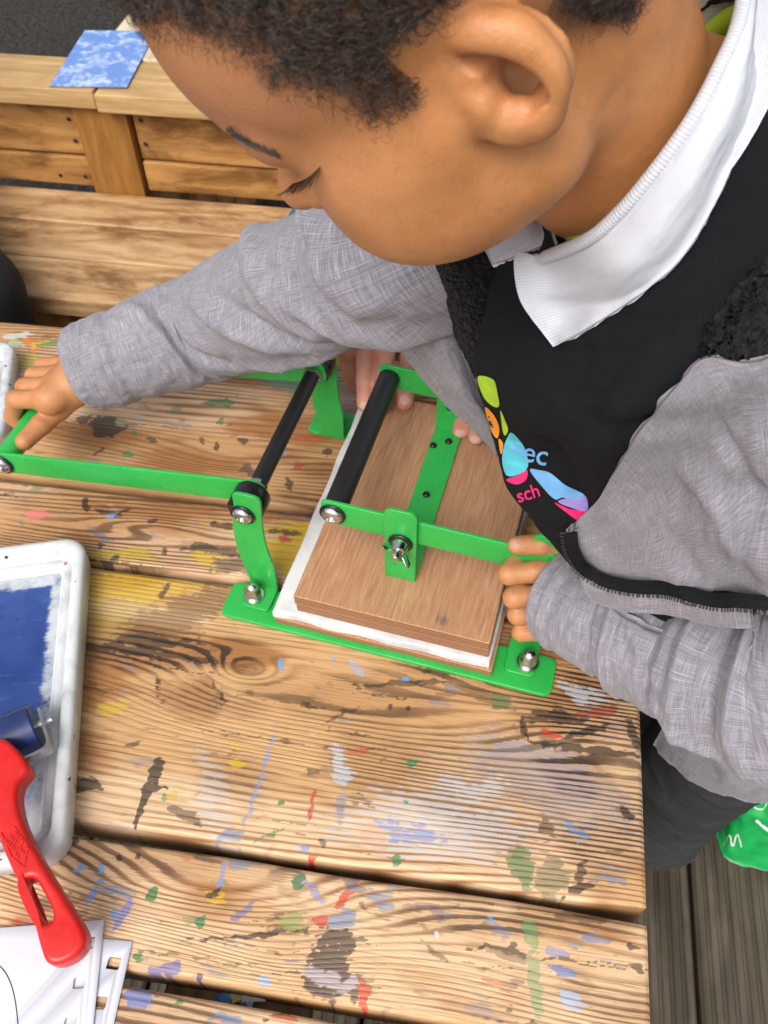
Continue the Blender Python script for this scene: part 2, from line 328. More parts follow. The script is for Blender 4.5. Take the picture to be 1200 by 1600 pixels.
# ------------------------------------------------------------------ the picnic table
W, N_, GP = 0.22, 0.0799, 0.0091; TT = 0.043
table = thing('picnic_table', 'wooden picnic table of wide and narrow planks covered in paint stains', 'table', (-0.55, 0.18, GZ))
A_st = [stain(145, 925, 300, 935, 46, YEL, 0.62, 0.5, 0.5, 0.9), stain(150, 960, 250, 965, 30, (0.35, 0.26, 0.03), 0.5, 0.5, 0.5, 0.9), stain(215, 990, 350, 925, 30, BROWN, 0.6, 0.5, 0.4, 0.8), stain(145, 1010, 290, 1000, 9, INK, 0.8, 0.3, 0.7, 0.7),
  stain(150, 1010, 330, 1035, 6, INK, 0.8, 0.3, 0.6, 0.7), stain(250, 940, 265, 915, 4, INK, 0.8), stain(245, 1062, 262, 1108, 6, INK, 0.92, 0.15, 0.2), stain(325, 1075, 352, 1100, 11, INK, 0.92, 0.15, 0.2, 0.8), stain(318, 1108, 350, 1095, 6, INK, 0.9),
  stain(268, 1075, 330, 1115, 30, (0.30, 0.12, 0.045), 0.4, 0.9, 0.3, 0.8), stain(248, 1188, 236, 1228, 11, INK, 0.95, 0.12, 0.05, 0.3), stain(232, 1225, 226, 1258, 9, INK, 0.95, 0.12, 0.05, 0.3), stain(224, 1250, 210, 1297, 4.5, INK, 0.95, 0.12, 0.05, 0.25), stain(222, 1234, 262, 1230, 5, INK, 0.95, 0.12, 0.05, 0.4),
  dot(256, 1246, 7, (0.05, 0.28, 0.12), 0.8), dot(270, 1243, 8, YEL, 0.6), stain(118, 1215, 155, 1240, 13, INK, 0.88, 0.15, 0.4, 0.8), stain(265, 1260, 312, 1285, 7, INK, 0.7, 0.2, 0.6, 0.9), stain(160, 1105, 200, 1105, 10, YEL, 0.6), stain(195, 1165, 215, 1160, 5, INK, 0.7),
  stain(432, 1135, 372, 1318, 3.2, (0.16, 0.28, 0.62), 0.7, 0.3, 0.35, 0.4), stain(322, 1200, 350, 1300, 16, PALE, 0.45, 0.9, 0.8, 0.9), stain(345, 1310, 370, 1312, 9, BLUE, 0.7, 0.3, 0.6), stain(520, 1175, 545, 1215, 14, PALE, 0.75, 0.4, 0.5), stain(535, 1240, 530, 1290, 7, BLUE, 0.55, 0.4, 0.6),
  stain(580, 1285, 760, 1300, 36, PALE, 0.6, 0.9, 0.8, 0.9), stain(590, 1290, 690, 1305, 14, (0.16, 0.30, 0.66), 0.75, 0.4, 0.9, 0.9), stain(560, 1300, 590, 1330, 18, (0.55, 0.32, 0.32), 0.4, 0.5, 0.5), stain(700, 1240, 790, 1225, 16, PALE, 0.55, 0.5, 0.8, 0.9), stain(790, 1190, 930, 1250, 30, BLUE, 0.35, 0.9, 1.3, 1.0), stain(880, 1275, 915, 1300, 10, BLUE, 0.75, 0.25, 0.4, 0.8),
  stain(930, 1360, 975, 1368, 9, BLUE, 0.6, 0.3, 0.8, 0.9), stain(760, 1180, 850, 1170, 9, BLUE, 0.5, 0.4, 0.9, 0.9), stain(492, 1232, 483, 1290, 3, RED, 0.85, 0.2, 0.3, 0.6), dot(487, 1345, 5, RED), dot(645, 1186, 9, GREEN, 0.92, 0.1, 0.2, 0.5, 1.5), dot(621, 1345, 8, GREEN, 0.9, 0.1, 0.2, 0.4, 1.4), dot(438, 1257, 5, GREEN), dot(632, 1253, 4, GREEN), stain(395, 1320, 450, 1290, 2, GREEN, 0.7),
  dot(780, 1097, 13, (0.03, 0.13, 0.05), 0.7, 0.2, 0.4, 0.4, 1.8), stain(812, 1335, 822, 1392, 13, (0.03, 0.17, 0.06), 0.75, 0.3, 0.5, 0.6), stain(850, 1375, 880, 1365, 20, (0.05, 0.11, 0.05), 0.6, 0.3, 0.5, 0.6), dot(972, 1270, 11, INK, 0.95, 0.12, 0.2, 0.5), stain(895, 1390, 930, 1375, 11, INK, 0.9, 0.2, 0.3), stain(912, 1350, 905, 1380, 7, INK, 0.8), stain(838, 1275, 850, 1290, 9, INK, 0.7, 0.3, 0.6, 0.9),
  stain(850, 1145, 872, 1148, 7, RED, 0.85, 0.2, 0.4), stain(900, 1118, 965, 1108, 7, (0.28, 0.03, 0.02), 0.75, 0.3, 0.7, 0.9), stain(700, 1050, 760, 1060, 5, (0.4, 0.03, 0.02), 0.75, 0.3, 0.5, 0.8), stain(815, 1120, 825, 1160, 5, INK, 0.9), stain(818, 1115, 900, 1125, 10, INK, 0.85, 0.25, 0.6, 0.9), stain(830, 1160, 985, 1180, 6, INK, 0.9, 0.25, 0.4, 0.8), stain(880, 1150, 945, 1135, 6, INK, 0.9, 0.25, 0.4, 0.8),
  stain(985, 1125, 995, 1170, 7, INK, 0.85, 0.2, 0.4), stain(880, 1070, 935, 1085, 14, (0.5, 0.55, 0.6), 0.7, 0.3, 0.7, 1.0), stain(560, 1070, 690, 1065, 5, INK, 0.75, 0.2, 0.5, 0.9), stain(650, 1045, 760, 1058, 4, INK, 0.8, 0.2, 0.5, 0.9), dot(634, 1061, 5, SKYB), dot(521, 1030, 4, SKYB), dot(605, 1032, 5, YEL, 0.7), stain(435, 1030, 440, 1050, 5, SKYB, 0.7), stain(545, 1035, 570, 1055, 6, (0.3, 0.4, 0.65), 0.6, 0.3, 0.6),
  stain(360, 1190, 380, 1195, 7, YEL, 0.75, 0.2, 0.3), stain(362, 1165, 378, 1170, 6, YEL, 0.6), dot(400, 970, 5, RED), stain(470, 1325, 478, 1330, 6, (0.15, 0.3, 0.65), 0.8), dot(505, 1318, 6, INK, 0.7), dot(610, 1105, 5, INK, 0.8), dot(640, 1107, 4, INK, 0.8), stain(480, 1205, 498, 1210, 4, INK, 0.75), stain(505, 1130, 560, 1105, 3, INK, 0.65)]
A_dirt = [stain(800, 1120, 990, 1130, 75, INK, 1.0), stain(780, 1190, 1000, 1220, 60, INK, 0.95), stain(850, 1290, 1005, 1310, 60, INK, 0.8), stain(140, 1000, 380, 1030, 40, INK, 0.9), stain(560, 1040, 800, 1070, 45, INK, 0.8), stain(300, 1180, 420, 1230, 60, INK, 0.55), stain(240, 1080, 420, 1120, 40, INK, 0.7), stain(860, 1050, 990, 1085, 30, INK, 1.0)]
B_st = [dot(240, 1396, 9, GREEN, 0.97, 0.06, 0.0, 0.2), dot(315, 1443, 8.5, GREEN, 0.97, 0.06, 0.0, 0.2), dot(470, 1380, 11, (0.02, 0.16, 0.07), 0.97, 0.06, 0.0, 0.25), stain(528, 1460, 522, 1500, 30, (0.045, 0.035, 0.035), 0.92, 0.15, 0.15, 0.4), stain(514, 1490, 510, 1545, 36, (0.05, 0.04, 0.045), 0.93, 0.15, 0.2, 0.4), stain(545, 1520, 548, 1550, 14, (0.06, 0.045, 0.04), 0.85, 0.2, 0.3),
  stain(485, 1515, 545, 1525, 10, (0.2, 0.27, 0.5), 0.55, 0.3, 0.8, 1.0), stain(520, 1412, 545, 1390, 9, RED, 0.85, 0.2, 0.3, 0.7), stain(490, 1443, 512, 1438, 8, RED, 0.85, 0.2, 0.3, 0.7), stain(563, 1535, 570, 1575, 7, RED, 0.85, 0.2, 0.4, 0.7), stain(520, 1425, 528, 1445, 10, BLUE, 0.7, 0.3, 0.5), stain(540, 1385, 560, 1395, 12, NAVY, 0.6, 0.3, 0.5), stain(480, 1380, 505, 1405, 7, (0.2, 0.24, 0.5), 0.7), stain(575, 1400, 605, 1415, 12, BLUE, 0.55, 0.3, 0.8),
  stain(823, 1440, 834, 1480, 11, (0.06, 0.30, 0.12), 0.6, 0.25, 0.25, 0.4), stain(830, 1470, 842, 1590, 10, (0.08, 0.33, 0.14), 0.55, 0.25, 0.25, 0.4), stain(440, 1428, 480, 1440, 14, (0.12, 0.30, 0.06), 0.6, 0.4, 0.5, 0.6), stain(335, 1392, 355, 1394, 12, YEL, 0.75, 0.3, 0.3, 0.6), stain(352, 1345, 340, 1395, 3.5, (0.16, 0.28, 0.6), 0.75, 0.3, 0.2, 0.3), stain(325, 1402, 345, 1390, 5, INK, 0.85, 0.2, 0.2), stain(300, 1473, 500, 1450, 3, INK, 0.9, 0.2, 0.2, 0.5), stain(365, 1440, 395, 1410, 5, (0.12, 0.14, 0.35), 0.75),
  dot(123, 1357, 7, SKYB, 0.85), dot(158, 1355, 6, SKYB, 0.85), dot(158, 1375, 5, SKYB, 0.85), stain(140, 1410, 146, 1390, 6, SKYB, 0.85), stain(170, 1425, 180, 1430, 8, SKYB, 0.8), stain(180, 1450, 205, 1405, 6, (0.16, 0.2, 0.6), 0.8), stain(160, 1385, 200, 1400, 8, BLUE, 0.6, 0.3, 0.6), stain(182, 1345, 188, 1338, 7, INK, 0.92, 0.12), dot(119, 1310, 8, INK, 0.8), dot(217, 1340, 5, INK, 0.85), dot(310, 1525, 5, NAVY, 0.9), stain(240, 1505, 275, 1498, 11, (0.06, 0.1, 0.4), 0.75, 0.2, 0.4, 1.0), dot(215, 1495, 7, GREEN, 0.9), dot(413, 1535, 9, (0.2, 0.45, 0.75), 0.7),
  stain(300, 1310, 320, 1318, 9, BLUE, 0.6, 0.3, 0.7), stain(370, 1345, 400, 1360, 11, BLUE, 0.55, 0.3, 0.7, 0.9), stain(120, 1400, 60, 1420, 10, INK, 0.6, 0.3, 0.6), stain(865, 1515, 895, 1525, 8, (0.12, 0.22, 0.5), 0.85, 0.2, 0.3, 0.7), stain(880, 1570, 900, 1590, 16, (0.35, 0.48, 0.7), 0.75, 0.4, 0.5, 0.7), stain(915, 1465, 945, 1472, 8, (0.15, 0.22, 0.42), 0.7, 0.3, 0.5), stain(980, 1475, 1000, 1482, 6, INK, 0.85), stain(740, 1480, 830, 1490, 5, INK, 0.8, 0.2, 0.4, 0.8), stain(850, 1488, 890, 1495, 7, (0.2, 0.27, 0.5), 0.7), dot(798, 1475, 7, INK, 0.8), dot(768, 1438, 4, SKYB), dot(681, 1461, 4, WHITE), stain(990, 1510, 1000, 1515, 6, INK, 0.8), stain(960, 1430, 870, 1430, 9, INK, 0.6, 0.3, 0.7), stain(640, 1425, 690, 1430, 10, NAVY, 0.45, 0.3, 0.8)]
B_dirt = [stain(600, 1430, 1000, 1450, 30, INK, 0.75), stain(850, 1560, 1010, 1590, 30, INK, 0.5), stain(120, 1330, 300, 1340, 25, INK, 0.5)]
C_st = [stain(42, 803, 72, 803, 12, PINK, 0.9, 0.15, 0.15, 0.4), stain(132, 785, 146, 795, 7, INK, 0.92, 0.15), stain(150, 797, 190, 805, 5, INK, 0.9, 0.15, 0.2, 0.8), stain(185, 800, 205, 793, 3.5, INK, 0.9), stain(165, 808, 180, 808, 3, SKYB, 0.85), stain(233, 812, 245, 815, 5, INK, 0.85), stain(330, 818, 365, 825, 6, INK, 0.85), stain(385, 855, 480, 875, 26, YEL, 0.92, 0.3, 0.3, 0.6), stain(440, 830, 500, 845, 24, YEL, 0.92, 0.3, 0.3, 0.6), stain(310, 870, 360, 885, 12, YEL, 0.7, 0.3, 0.4),
  stain(285, 855, 375, 865, 7, INK, 0.75, 0.3, 0.3, 0.8), stain(340, 880, 395, 890, 14, (0.08, 0.07, 0.05), 0.7, 0.4, 0.3, 0.8), stain(430, 845, 450, 848, 8, RED, 0.85, 0.2, 0.2, 0.7), stain(420, 830, 470, 832, 4, INK, 0.85), stain(430, 800, 520, 810, 5, (0.05, 0.12, 0.4), 0.85, 0.2, 0.3, 0.6), stain(420, 790, 490, 795, 5, (0.25, 0.25, 0.3), 0.7), stain(150, 858, 235, 872, 13, (0.45, 0.33, 0.02), 0.8, 0.3, 0.3, 0.8), stain(170, 868, 190, 872, 7, INK, 0.85), stain(155, 855, 162, 850, 5, INK, 0.85), stain(340, 785, 360, 790, 6, NAVY, 0.6), dot(256, 862, 5, INK, 0.8)]
D_st = [stain(150, 665, 190, 678, 20, (0.02, 0.02, 0.022), 0.9, 0.15, 0.25, 0.6), dot(140, 655, 10, INK, 0.8, 0.2, 0.3, 0.6), dot(188, 660, 8, (0.15, 0.3, 0.2), 0.6), stain(328, 632, 362, 629, 8, GREEN, 0.85, 0.2, 0.2, 0.5), dot(275, 640, 8, (0.05, 0.25, 0.1), 0.6), dot(215, 655, 6, SKYB, 0.8, asp=1.6), dot(213, 676, 5, GREEN, 0.8), dot(200, 709, 9, (0.03, 0.24, 0.09), 0.9, 0.15, 0.2, 0.4, 1.3), stain(150, 710, 160, 700, 4, INK, 0.8), stain(230, 685, 245, 690, 4, INK, 0.8), dot(345, 658, 6, GREEN, 0.8, asp=1.5), dot(315, 689, 6, BROWN, 0.8, asp=1.5), dot(365, 682, 6, (0.5, 0.12, 0.1), 0.8), stain(335, 690, 340, 705, 3, INK, 0.85), dot(379, 691, 6, INK, 0.8), stain(384, 722, 392, 740, 7, (0.06, 0.05, 0.05), 0.8), stain(448, 748, 456, 765, 5, INK, 0.8), dot(467, 727, 8, (0.4, 0.05, 0.03), 0.8, asp=1.4), dot(513, 706, 8, INK, 0.85, asp=1.3), dot(378, 688, 7, INK, 0.8),
  stain(40, 530, 58, 552, 8, (0.75, 0.22, 0.05), 0.85, 0.3, 0.2), stain(50, 545, 75, 540, 9, (0.8, 0.45, 0.03), 0.7, 0.3, 0.2), stain(60, 545, 85, 540, 6, (0.05, 0.28, 0.08), 0.85), stain(10, 528, 45, 524, 8, (0.6, 0.65, 0.62), 0.8), stain(30, 560, 75, 568, 12, (0.5, 0.45, 0.06), 0.6), stain(20, 535, 30, 545, 9, (0.45, 0.62, 0.4), 0.7), stain(420, 590, 560, 610, 20, (0.04, 0.25, 0.2), 0.75, 0.3, 0.4, 0.7), stain(520, 610, 560, 640, 10, (0.2, 0.2, 0.3), 0.6, 0.3, 0.4, 0.8), stain(540, 600, 700, 620, 14, (0.5, 0.4, 0.05), 0.6, 0.3, 0.4, 0.8), dot(671, 618, 6, (0.35, 0.1, 0.35), 0.8), stain(505, 590, 530, 586, 8, (0.1, 0.4, 0.6), 0.7), stain(250, 660, 300, 665, 5, (0.25, 0.25, 0.28), 0.6)]
C_dirt = [stain(0, 770, 420, 800, 12, INK, 0.35)]; D_dirt = [stain(380, 690, 560, 760, 30, INK, 0.4)]
E_st = [stain(210, 1550, 245, 1565, 14, (0.12, 0.2, 0.5), 0.85, 0.3, 0.3, 0.7), stain(420, 1585, 520, 1595, 10, INK, 0.85), stain(330, 1590, 380, 1595, 8, BLUE, 0.7), stain(260, 1575, 290, 1560, 3, GREEN, 0.8), stain(420, 1590, 460, 1592, 5, RED, 0.7)]
tw = [table_wood('table_wood'), table_wood('table_wood_reddish', (0.56, 0.325, 0.150), (0.31, 0.140, 0.056))]
boards = [  # near edge y, width, material, knots (px, py, half length, half width, height), rings per metre, how many flicks
  (0.0, W, tw[0], [(385, 1045, 0.030, 0.014, 0.021), (330, 1095, 0.085, 0.030, 0.013), (920, 1150, 0.10, 0.020, -0.016), (560, 1130, 0.16, 0.03, 0.010)], 165, 190),
  (-GP-N_, N_, tw[0], [(330, 1405, 0.13, 0.030, 0.034), (430, 1500, 0.05, 0.014, 0.012), (960, 1560, 0.10, 0.022, 0.016)], 150, 130),
  (W+GP, N_, tw[1], [(150, 840, 0.13, 0.016, 0.012), (240, 825, 0.05, 0.012, -0.012)], 140, 60),
  (W+2*GP+N_, W, tw[1], [(340, 720, 0.09, 0.022, 0.018), (230, 640, 0.2, 0.03, 0.015)], 140, 55),
  (-2*GP-N_-W, W, tw[0], [], 150, 60)]
LAT = np.random.RandomState(3).rand(256, 256).astype(np.float32)
def vnoise(x, y):
    xi, yi = np.floor(x).astype(int), np.floor(y).astype(int); u, w = x-xi, y-yi; u = u*u*(3-2*u); w = w*w*(3-2*w)
    a, b, c, d = LAT[xi & 255, yi & 255], LAT[(xi+1) & 255, yi & 255], LAT[xi & 255, (yi+1) & 255], LAT[(xi+1) & 255, (yi+1) & 255]
    return (a*(1-u)+b*u)*(1-w)+(c*(1-u)+d*u)*w
def fbm(x, y, o=3):
    return sum(vnoise(x*2**k+17*k, y*2**k+5*k)*0.5**k for k in range(o))/sum(0.5**k for k in range(o))
def ellipse_field(X, Y, st, wobble):
    cx, cy, ra, rb, an, col, alpha, soft, grain, rag = st
    dx, dy = X-cx, Y-cy
    if rag > 0.4 and rb > 0.004: dx = dx+wobble[0]; dy = dy+wobble[1]
    u = (dx*math.cos(an)+dy*math.sin(an))/ra; w = (-dx*math.sin(an)+dy*math.cos(an))/rb
    return 1.0-np.sqrt(u*u+w*w)
for bi, ((yb, wd, m, knots, freq, flicks), stains, dirt) in enumerate(zip(boards, (A_st, B_st, C_st, D_st, E_st), (A_dirt, B_dirt, C_dirt, D_dirt, []))):
    r = 0.004; x0, x1 = -1.55, 0.0; hstep = 0.0014
    xs = np.concatenate([np.linspace(x0, -0.80, 20)[:-1], np.arange(-0.80, -r, hstep), [x1-r, x1-0.0012, x1]])
    tops = np.linspace(r, wd-r, int(wd/hstep))
    sec = [(r, -TT), (0, -TT+r), (0, -r), (0.0012, -0.0012)]+[(t, 0) for t in tops]+[(wd-0.0012, -0.0012), (wd, -r), (wd, -TT+r), (wd-r, -TT)]
    A = np.array(sec); nx, ns = len(xs), len(sec)
    e = np.zeros(nx); e[-2] = 0.0012; e[-1] = r
    wv = 0.0012*np.sin(xs*9+yb*40)+0.0007*np.sin(xs*31+yb*90)
    Yl = np.clip(A[None, :, 0], e[:, None]*0.6, wd-e[:, None]*0.6); edge = (A[:, 0] < 0.002) | (A[:, 0] > wd-0.002)
    Y = yb+Yl+wv[:, None]*edge[None, :]; Z = np.clip(np.broadcast_to(A[None, :, 1], (nx, ns)), -TT+e[:, None], -e[:, None]); X = np.broadcast_to(xs[:, None], (nx, ns))
    V = np.stack([X, Y, Z], -1).reshape(-1, 3)
    I = np.arange(nx*ns).reshape(nx, ns); J = np.roll(I, -1, 1)
    F = np.stack([I[:-1], I[1:], J[1:], J[:-1]], -1).reshape(-1, 4)
    me = bpy.data.meshes.new('plank'); nf = len(F); V = V-world_loc(table)
    me.vertices.add(len(V)); me.vertices.foreach_set('co', V.astype(np.float32).ravel())
    caps = [list(I[0][::-1])]+[list(I[-1])]
    nl = nf*4+2*ns; me.loops.add(nl); me.loops.foreach_set('vertex_index', np.concatenate([F.ravel(), caps[0], caps[1]]).astype(np.int32))
    me.polygons.add(nf+2); me.polygons.foreach_set('loop_start', np.concatenate([np.arange(nf)*4, [nf*4, nf*4+ns]]).astype(np.int32))
    me.update(calc_edges=True); me.validate()
    wob = (0.022*(fbm(X*40, Y*40)-0.5), 0.022*(fbm(X*40+50, Y*40+90)-0.5)); wobs = (0.007*(fbm(X*120, Y*220)-0.5), 0.007*(fbm(X*120+31, Y*220+7)-0.5))
    col = np.zeros((nx, ns, 4), np.float32); best = np.zeros((nx, ns)); grain_ = np.zeros((nx, ns)); alph = np.zeros((nx, ns))
    rs = np.random.RandomState(40+bi); pal = [INK]*11+[(0.06, 0.15, 0.30)]*4+[(0.20, 0.32, 0.42)]*3+[GREEN, RED, (0.5, 0.5, 0.5), (0.3, 0.2, 0.05), BROWN, BROWN, BROWN]
    extra = []
    for k in range(int(flicks*2.4)):
        ra = 0.0005+0.0030*rs.rand()**4; extra.append((rs.uniform(-0.75, 0), yb+rs.rand()*wd, ra*rs.uniform(1, 5.0), ra, rs.normal(0, 0.3), pal[rs.randint(len(pal))], rs.uniform(0.2, 0.65), rs.choice([0.3, 0.9]), rs.choice([0.3, 0.9]), 0.8))
    for k in range(int(9+wd*60)): extra.append((rs.uniform(-0.75, 0), yb+rs.rand()*wd, rs.uniform(0.012, 0.06), rs.uniform(0.0004, 0.0008), rs.normal(0, 0.02), (0.05, 0.025, 0.012), rs.uniform(0.6, 0.95), 0.3, 0.2, 0.3))
    for st in extra+stains:
        R_ = max(st[2], st[3])*1.6+0.02; ix0, ix1 = np.searchsorted(xs, (st[0]-R_, st[0]+R_)); sl = slice(ix0, ix1)
        if ix1 <= ix0: continue
        f = ellipse_field(X[sl]+wobs[0][sl], Y[sl]+wobs[1][sl], st, (wob[0][sl], wob[1][sl]))
        f = f+(fbm(X[sl]*260+st[0]*99, Y[sl]*520)-0.5)*(0.5+0.5*st[9])
        sft = 0.25+st[7]*1.6; val = np.clip(f/sft+0.5, 0, 1)                    # 0.5 at the outline
        w = val > 0.45; up = w | (val > best[sl])
        cc = col[sl]; cc[up, :3] = st[5]; best[sl] = np.where(w, val, np.maximum(best[sl], val)); grain_[sl] = np.where(up, st[8], grain_[sl]); alph[sl] = np.where(up, st[6], alph[sl])
    col[..., 3] = best
    sd = 3.7*bi
    v = Y+0.055*(fbm(X*2.2+sd, Y*9+sd, 2)-0.5)+0.006*(fbm(X*7+sd, Y*60+sd, 2)-0.5); knot = np.zeros((nx, ns))
    for kx, ky, ra, rb, hh in knots:
        w = U(kx, ky); ee = np.exp(-((X-w[0])/ra)**2-((Y-w[1])/rb)**2); v = v+hh*ee
        if hh > 0.018 and ra < 0.05: knot = np.maximum(knot, np.clip((ee-0.72)/0.25, 0, 1))
    ring = v*freq*1.25*2*math.pi+34*fbm(X*0.35+sd, v*16, 2)+3.0*fbm(X*3+sd, v*120, 2)
    blot = fbm(X*4+sd, Y*11+sd, 4); patch = fbm(X*9+sd, Y*26, 4); sc = lambda q: np.clip((q-0.5)*1.5+0.5, 0, 1)
    blot, patch = sc(blot), sc(patch)
    di = np.clip((sc(fbm(X*5+9+sd, Y*16, 5))-0.52)/0.2, 0, 1)*0.6
    for st in dirt: di = np.maximum(di, np.clip(ellipse_field(X, Y, st, wob)*1.6+0.1+(patch-0.5)*1.4, 0, 1)*st[6])
    def put(nm, kind, what, arr): me.attributes.new(nm, kind, 'POINT').data.foreach_set(what, np.ascontiguousarray(arr, np.float32).ravel())
    put('paint', 'FLOAT_COLOR', 'color', col); put('wood', 'FLOAT_COLOR', 'color', np.stack([blot, patch, di, knot], -1))
    put('paint_how', 'FLOAT_VECTOR', 'vector', np.stack([grain_, alph, alph*0], -1)); put('ring', 'FLOAT', 'value', ring)
    link('plank', me, m, table)
batten = plain_wood('batten_wood', (0.40, 0.25, 0.13), (0.20, 0.10, 0.045), 'y', 45, 4.0)
for xx in (-0.275, -1.15):
    box('batten', xx-0.052, xx+0.052, -0.32, 0.53, -TT-0.032, -TT-0.001, batten, table, 0.003)
    for yy, tip in ((-0.20, -0.34), (0.44, 0.58)):
        L = Vector((0, tip-yy, GZ+TT+0.032)); M = Matrix.Translation((xx+0.075, yy, -TT-0.033)) @ frame_to(L, (1, 0, 0)).to_4x4()
        mk_bm('leg', box_bm(-0.02, 0.02, -0.045, 0.045, 0, L.length, 0.003, 2, M), batten, table)
box('brace', -1.1, -0.33, 0.08, 0.17, -0.30, -0.26, batten, table, 0.003)

# ------------------------------------------------------------------ seat wall: bench, back boards, posts, cap boards
bench = thing('timber_bench', 'built-in timber bench with three seat planks and a boarded back, behind the table', 'bench', (-0.9, 1.05, GZ))
BZ = -0.25; BY = 1.208; CZ = -0.048
sw = [plain_wood('seat_wood_%d' % i, (0.55, 0.36, 0.18), (0.30, 0.135, 0.050), 'x', 34, 5.1+i*2.3, 0.9, 0.10) for i in range(3)]
for i, (a, b) in enumerate(((0.889, 0.997), (1.001, 1.102), (1.106, 1.207))): box('seat_plank', -2.6, 0.9, a, b, BZ-0.036, BZ, sw[i], bench, 0.005, 3)
bw = [plain_wood('back_wood_%d' % i, (0.50, 0.26, 0.085), (0.27, 0.115, 0.030), 'x', 26, 1.1+i*3.1, 0.95) for i in range(4)]
pw = plain_wood('post_wood', (0.36, 0.17, 0.040), (0.24, 0.100, 0.020), 'z', 40, 2.0, 0.35)
def by(px, py): # a point of the back's front face
    d = CAM_R @ np.array([(px-600)/CAM_F, -(py-800)/CAM_F, -1.0]); t = (BY-CAM_C[1])/d[1]; return CAM_C+t*d
pl, prr = by(130, 235)[0], by(211, 240)[0]; zj = by(60, 245)[2]
posts = [(pl, prr), (pl-1.25, prr-1.25), (pl+1.25, prr+1.25)]
edges = [-2.6, posts[1][0], posts[1][1], posts[0][0], posts[0][1], posts[2][0], posts[2][1]]
for q in range(3):
    xa = (-2.6, posts[1][1], posts[0][1])[q]; xb = (posts[1][0], posts[0][0], posts[2][0])[q]
    for r_, (z0, z1) in enumerate(((BZ+0.003, zj-0.002), (zj+0.002, CZ-0.034))):
        box('back_board', xa+0.004, xb-0.004, BY+0.012+0.003*r_, BY+0.045, z0, z1, bw[(q*2+r_) % 4], bench, 0.004, 2)
for a, b in posts: box('post', a, b, BY, BY+0.06, GZ-0.05, CZ-0.033, pw, bench, 0.004, 2)
screw = simple('old_screw', (0.06, 0.05, 0.045), 0.5, 0.8)
for px, py in ((103, 191), (114, 225), (216, 193), (224, 230), (91, 279), (130, 281)):
    p = by(px, py); mk_bm('screw', lathe_bm([(0.0035, 0), (0.004, 0.0005), (0.003, 0.0012), (0, 0.0012)], (p[0], BY+0.0115, p[2]), (0, -1, 0), 10), screw, bench)
cw = [plain_wood('cap_wood_%d' % i, (0.56, 0.37, 0.17), (0.40, 0.22, 0.08), 'x', 26, 7.1+i*2.7, 0.3, 0.05) for i in range(2)]+[plain_wood('cap_wood_back', (0.66, 0.55, 0.38), (0.45, 0.33, 0.2), 'y', 26, 3.3, 0.3, 0.1)]
xj = U(140, 150, CZ)[0]; cf = U(60, 137, CZ)[1]; cb = cf+0.118
box('cap_board', -2.6, xj-0.002, cf, cb, CZ-0.032, CZ, cw[0], bench, 0.004, 3)
box('cap_board', xj+0.002, 0.9, cf-0.008, cb+0.002, CZ-0.033, CZ-0.001, cw[1], bench, 0.004, 3)
xr = U(180, 47, CZ)[0]
box('cap_board', xr, xr+0.14, cb+0.006, cb+1.6, CZ-0.032, CZ+0.001, cw[2], bench, 0.004, 3)
for k in range(2): box('back_board', xr+0.02, xr+0.055, cb+0.006, cb+1.6, (GZ-0.05, -0.36)[k], (-0.362, CZ-0.033)[k], bw[k], bench, 0.004, 2)
for xx in (-2.0, -0.95, -0.1):
    box('seat_support', xx, xx+0.07, 0.92, 1.19, BZ-0.09, BZ-0.037, pw, bench, 0.003); box('leg', xx, xx+0.07, 0.93, 1.0, GZ-0.05, BZ-0.091, pw, bench, 0.003)
box('front_board', -2.5, 0.8, 1.03, 1.06, GZ-0.04, BZ-0.092, bw[2], bench, 0.003)
# ------------------------------------------------------------------ the lino press
PO = np.array([-0.354, 0.206]); PX = np.array([0.9917, -0.1287]); PY = np.array([0.1287, 0.9917])
def pw3(lx, ly, z=0.0): w = PO+lx*PX+ly*PY; return np.array([w[0], w[1], z])
def pray(px, py, ly):
    """photograph point -> (lx, z) on the press's vertical plane ly"""
    d = CAM_R @ np.array([(px-600)/CAM_F, -(py-800)/CAM_F, -1.0]); n = np.array([PY[0], PY[1], 0]); o = np.array([PO[0], PO[1], 0])+ly*n
    t = ((o-CAM_C)@n)/(d@n); w = CAM_C+t*d-np.array([PO[0], PO[1], 0]); return float(w@np.array([PX[0], PX[1], 0])), float(w[2])
def ploc(px, py, z): w = U(px, py, z)[:2]-PO; return float(w@PX), float(w@PY)
def M_flat(z): return Matrix(((PX[0], PY[0], 0, PO[0]), (PX[1], PY[1], 0, PO[1]), (0, 0, 1, z), (0, 0, 0, 1)))          # plate XY -> lx, ly
def M_up(ly): return Matrix(((PX[0], 0, -PY[0], PO[0]+ly*PY[0]), (PX[1], 0, -PY[1], PO[1]+ly*PY[1]), (0, 1, 0, 0), (0, 0, 0, 1)))   # plate XY -> lx, z; plate Z -> -ly
g = G('green_enamel'); nn = g.noise(g.obj, 900, 2, 0.5); n3 = g.noise(g.obj, 14, 4, 0.6)
sm = g.noise(g.obj, 55, 5, 0.7, 1.0); gc = g.mix(g.mr(n3, 0.3, 0.7), (0.022, 0.345, 0.058), (0.030, 0.405, 0.070)); gc = g.mix(g.mr(sm, 0.62, 0.75, 0, 0.45), gc, (0.02, 0.16, 0.04)); gc = g.mix(g.mr(g.noise(g.vmath('MULTIPLY', g.obj, (1, 1, 1)), 260, 3, 0.8), 0.72, 0.78, 0, 0.6), gc, (0.25, 0.40, 0.25))
green = g.set(color=gc, rough=g.mr(sm, 0.3, 0.7, 0.22, 0.45), normal=g.bump(nn, 0.12, 0.0004), spec=0.5)
black = simple('black_rubber_tube', (0.012, 0.012, 0.013), 0.42, 0, 0.3, 120)
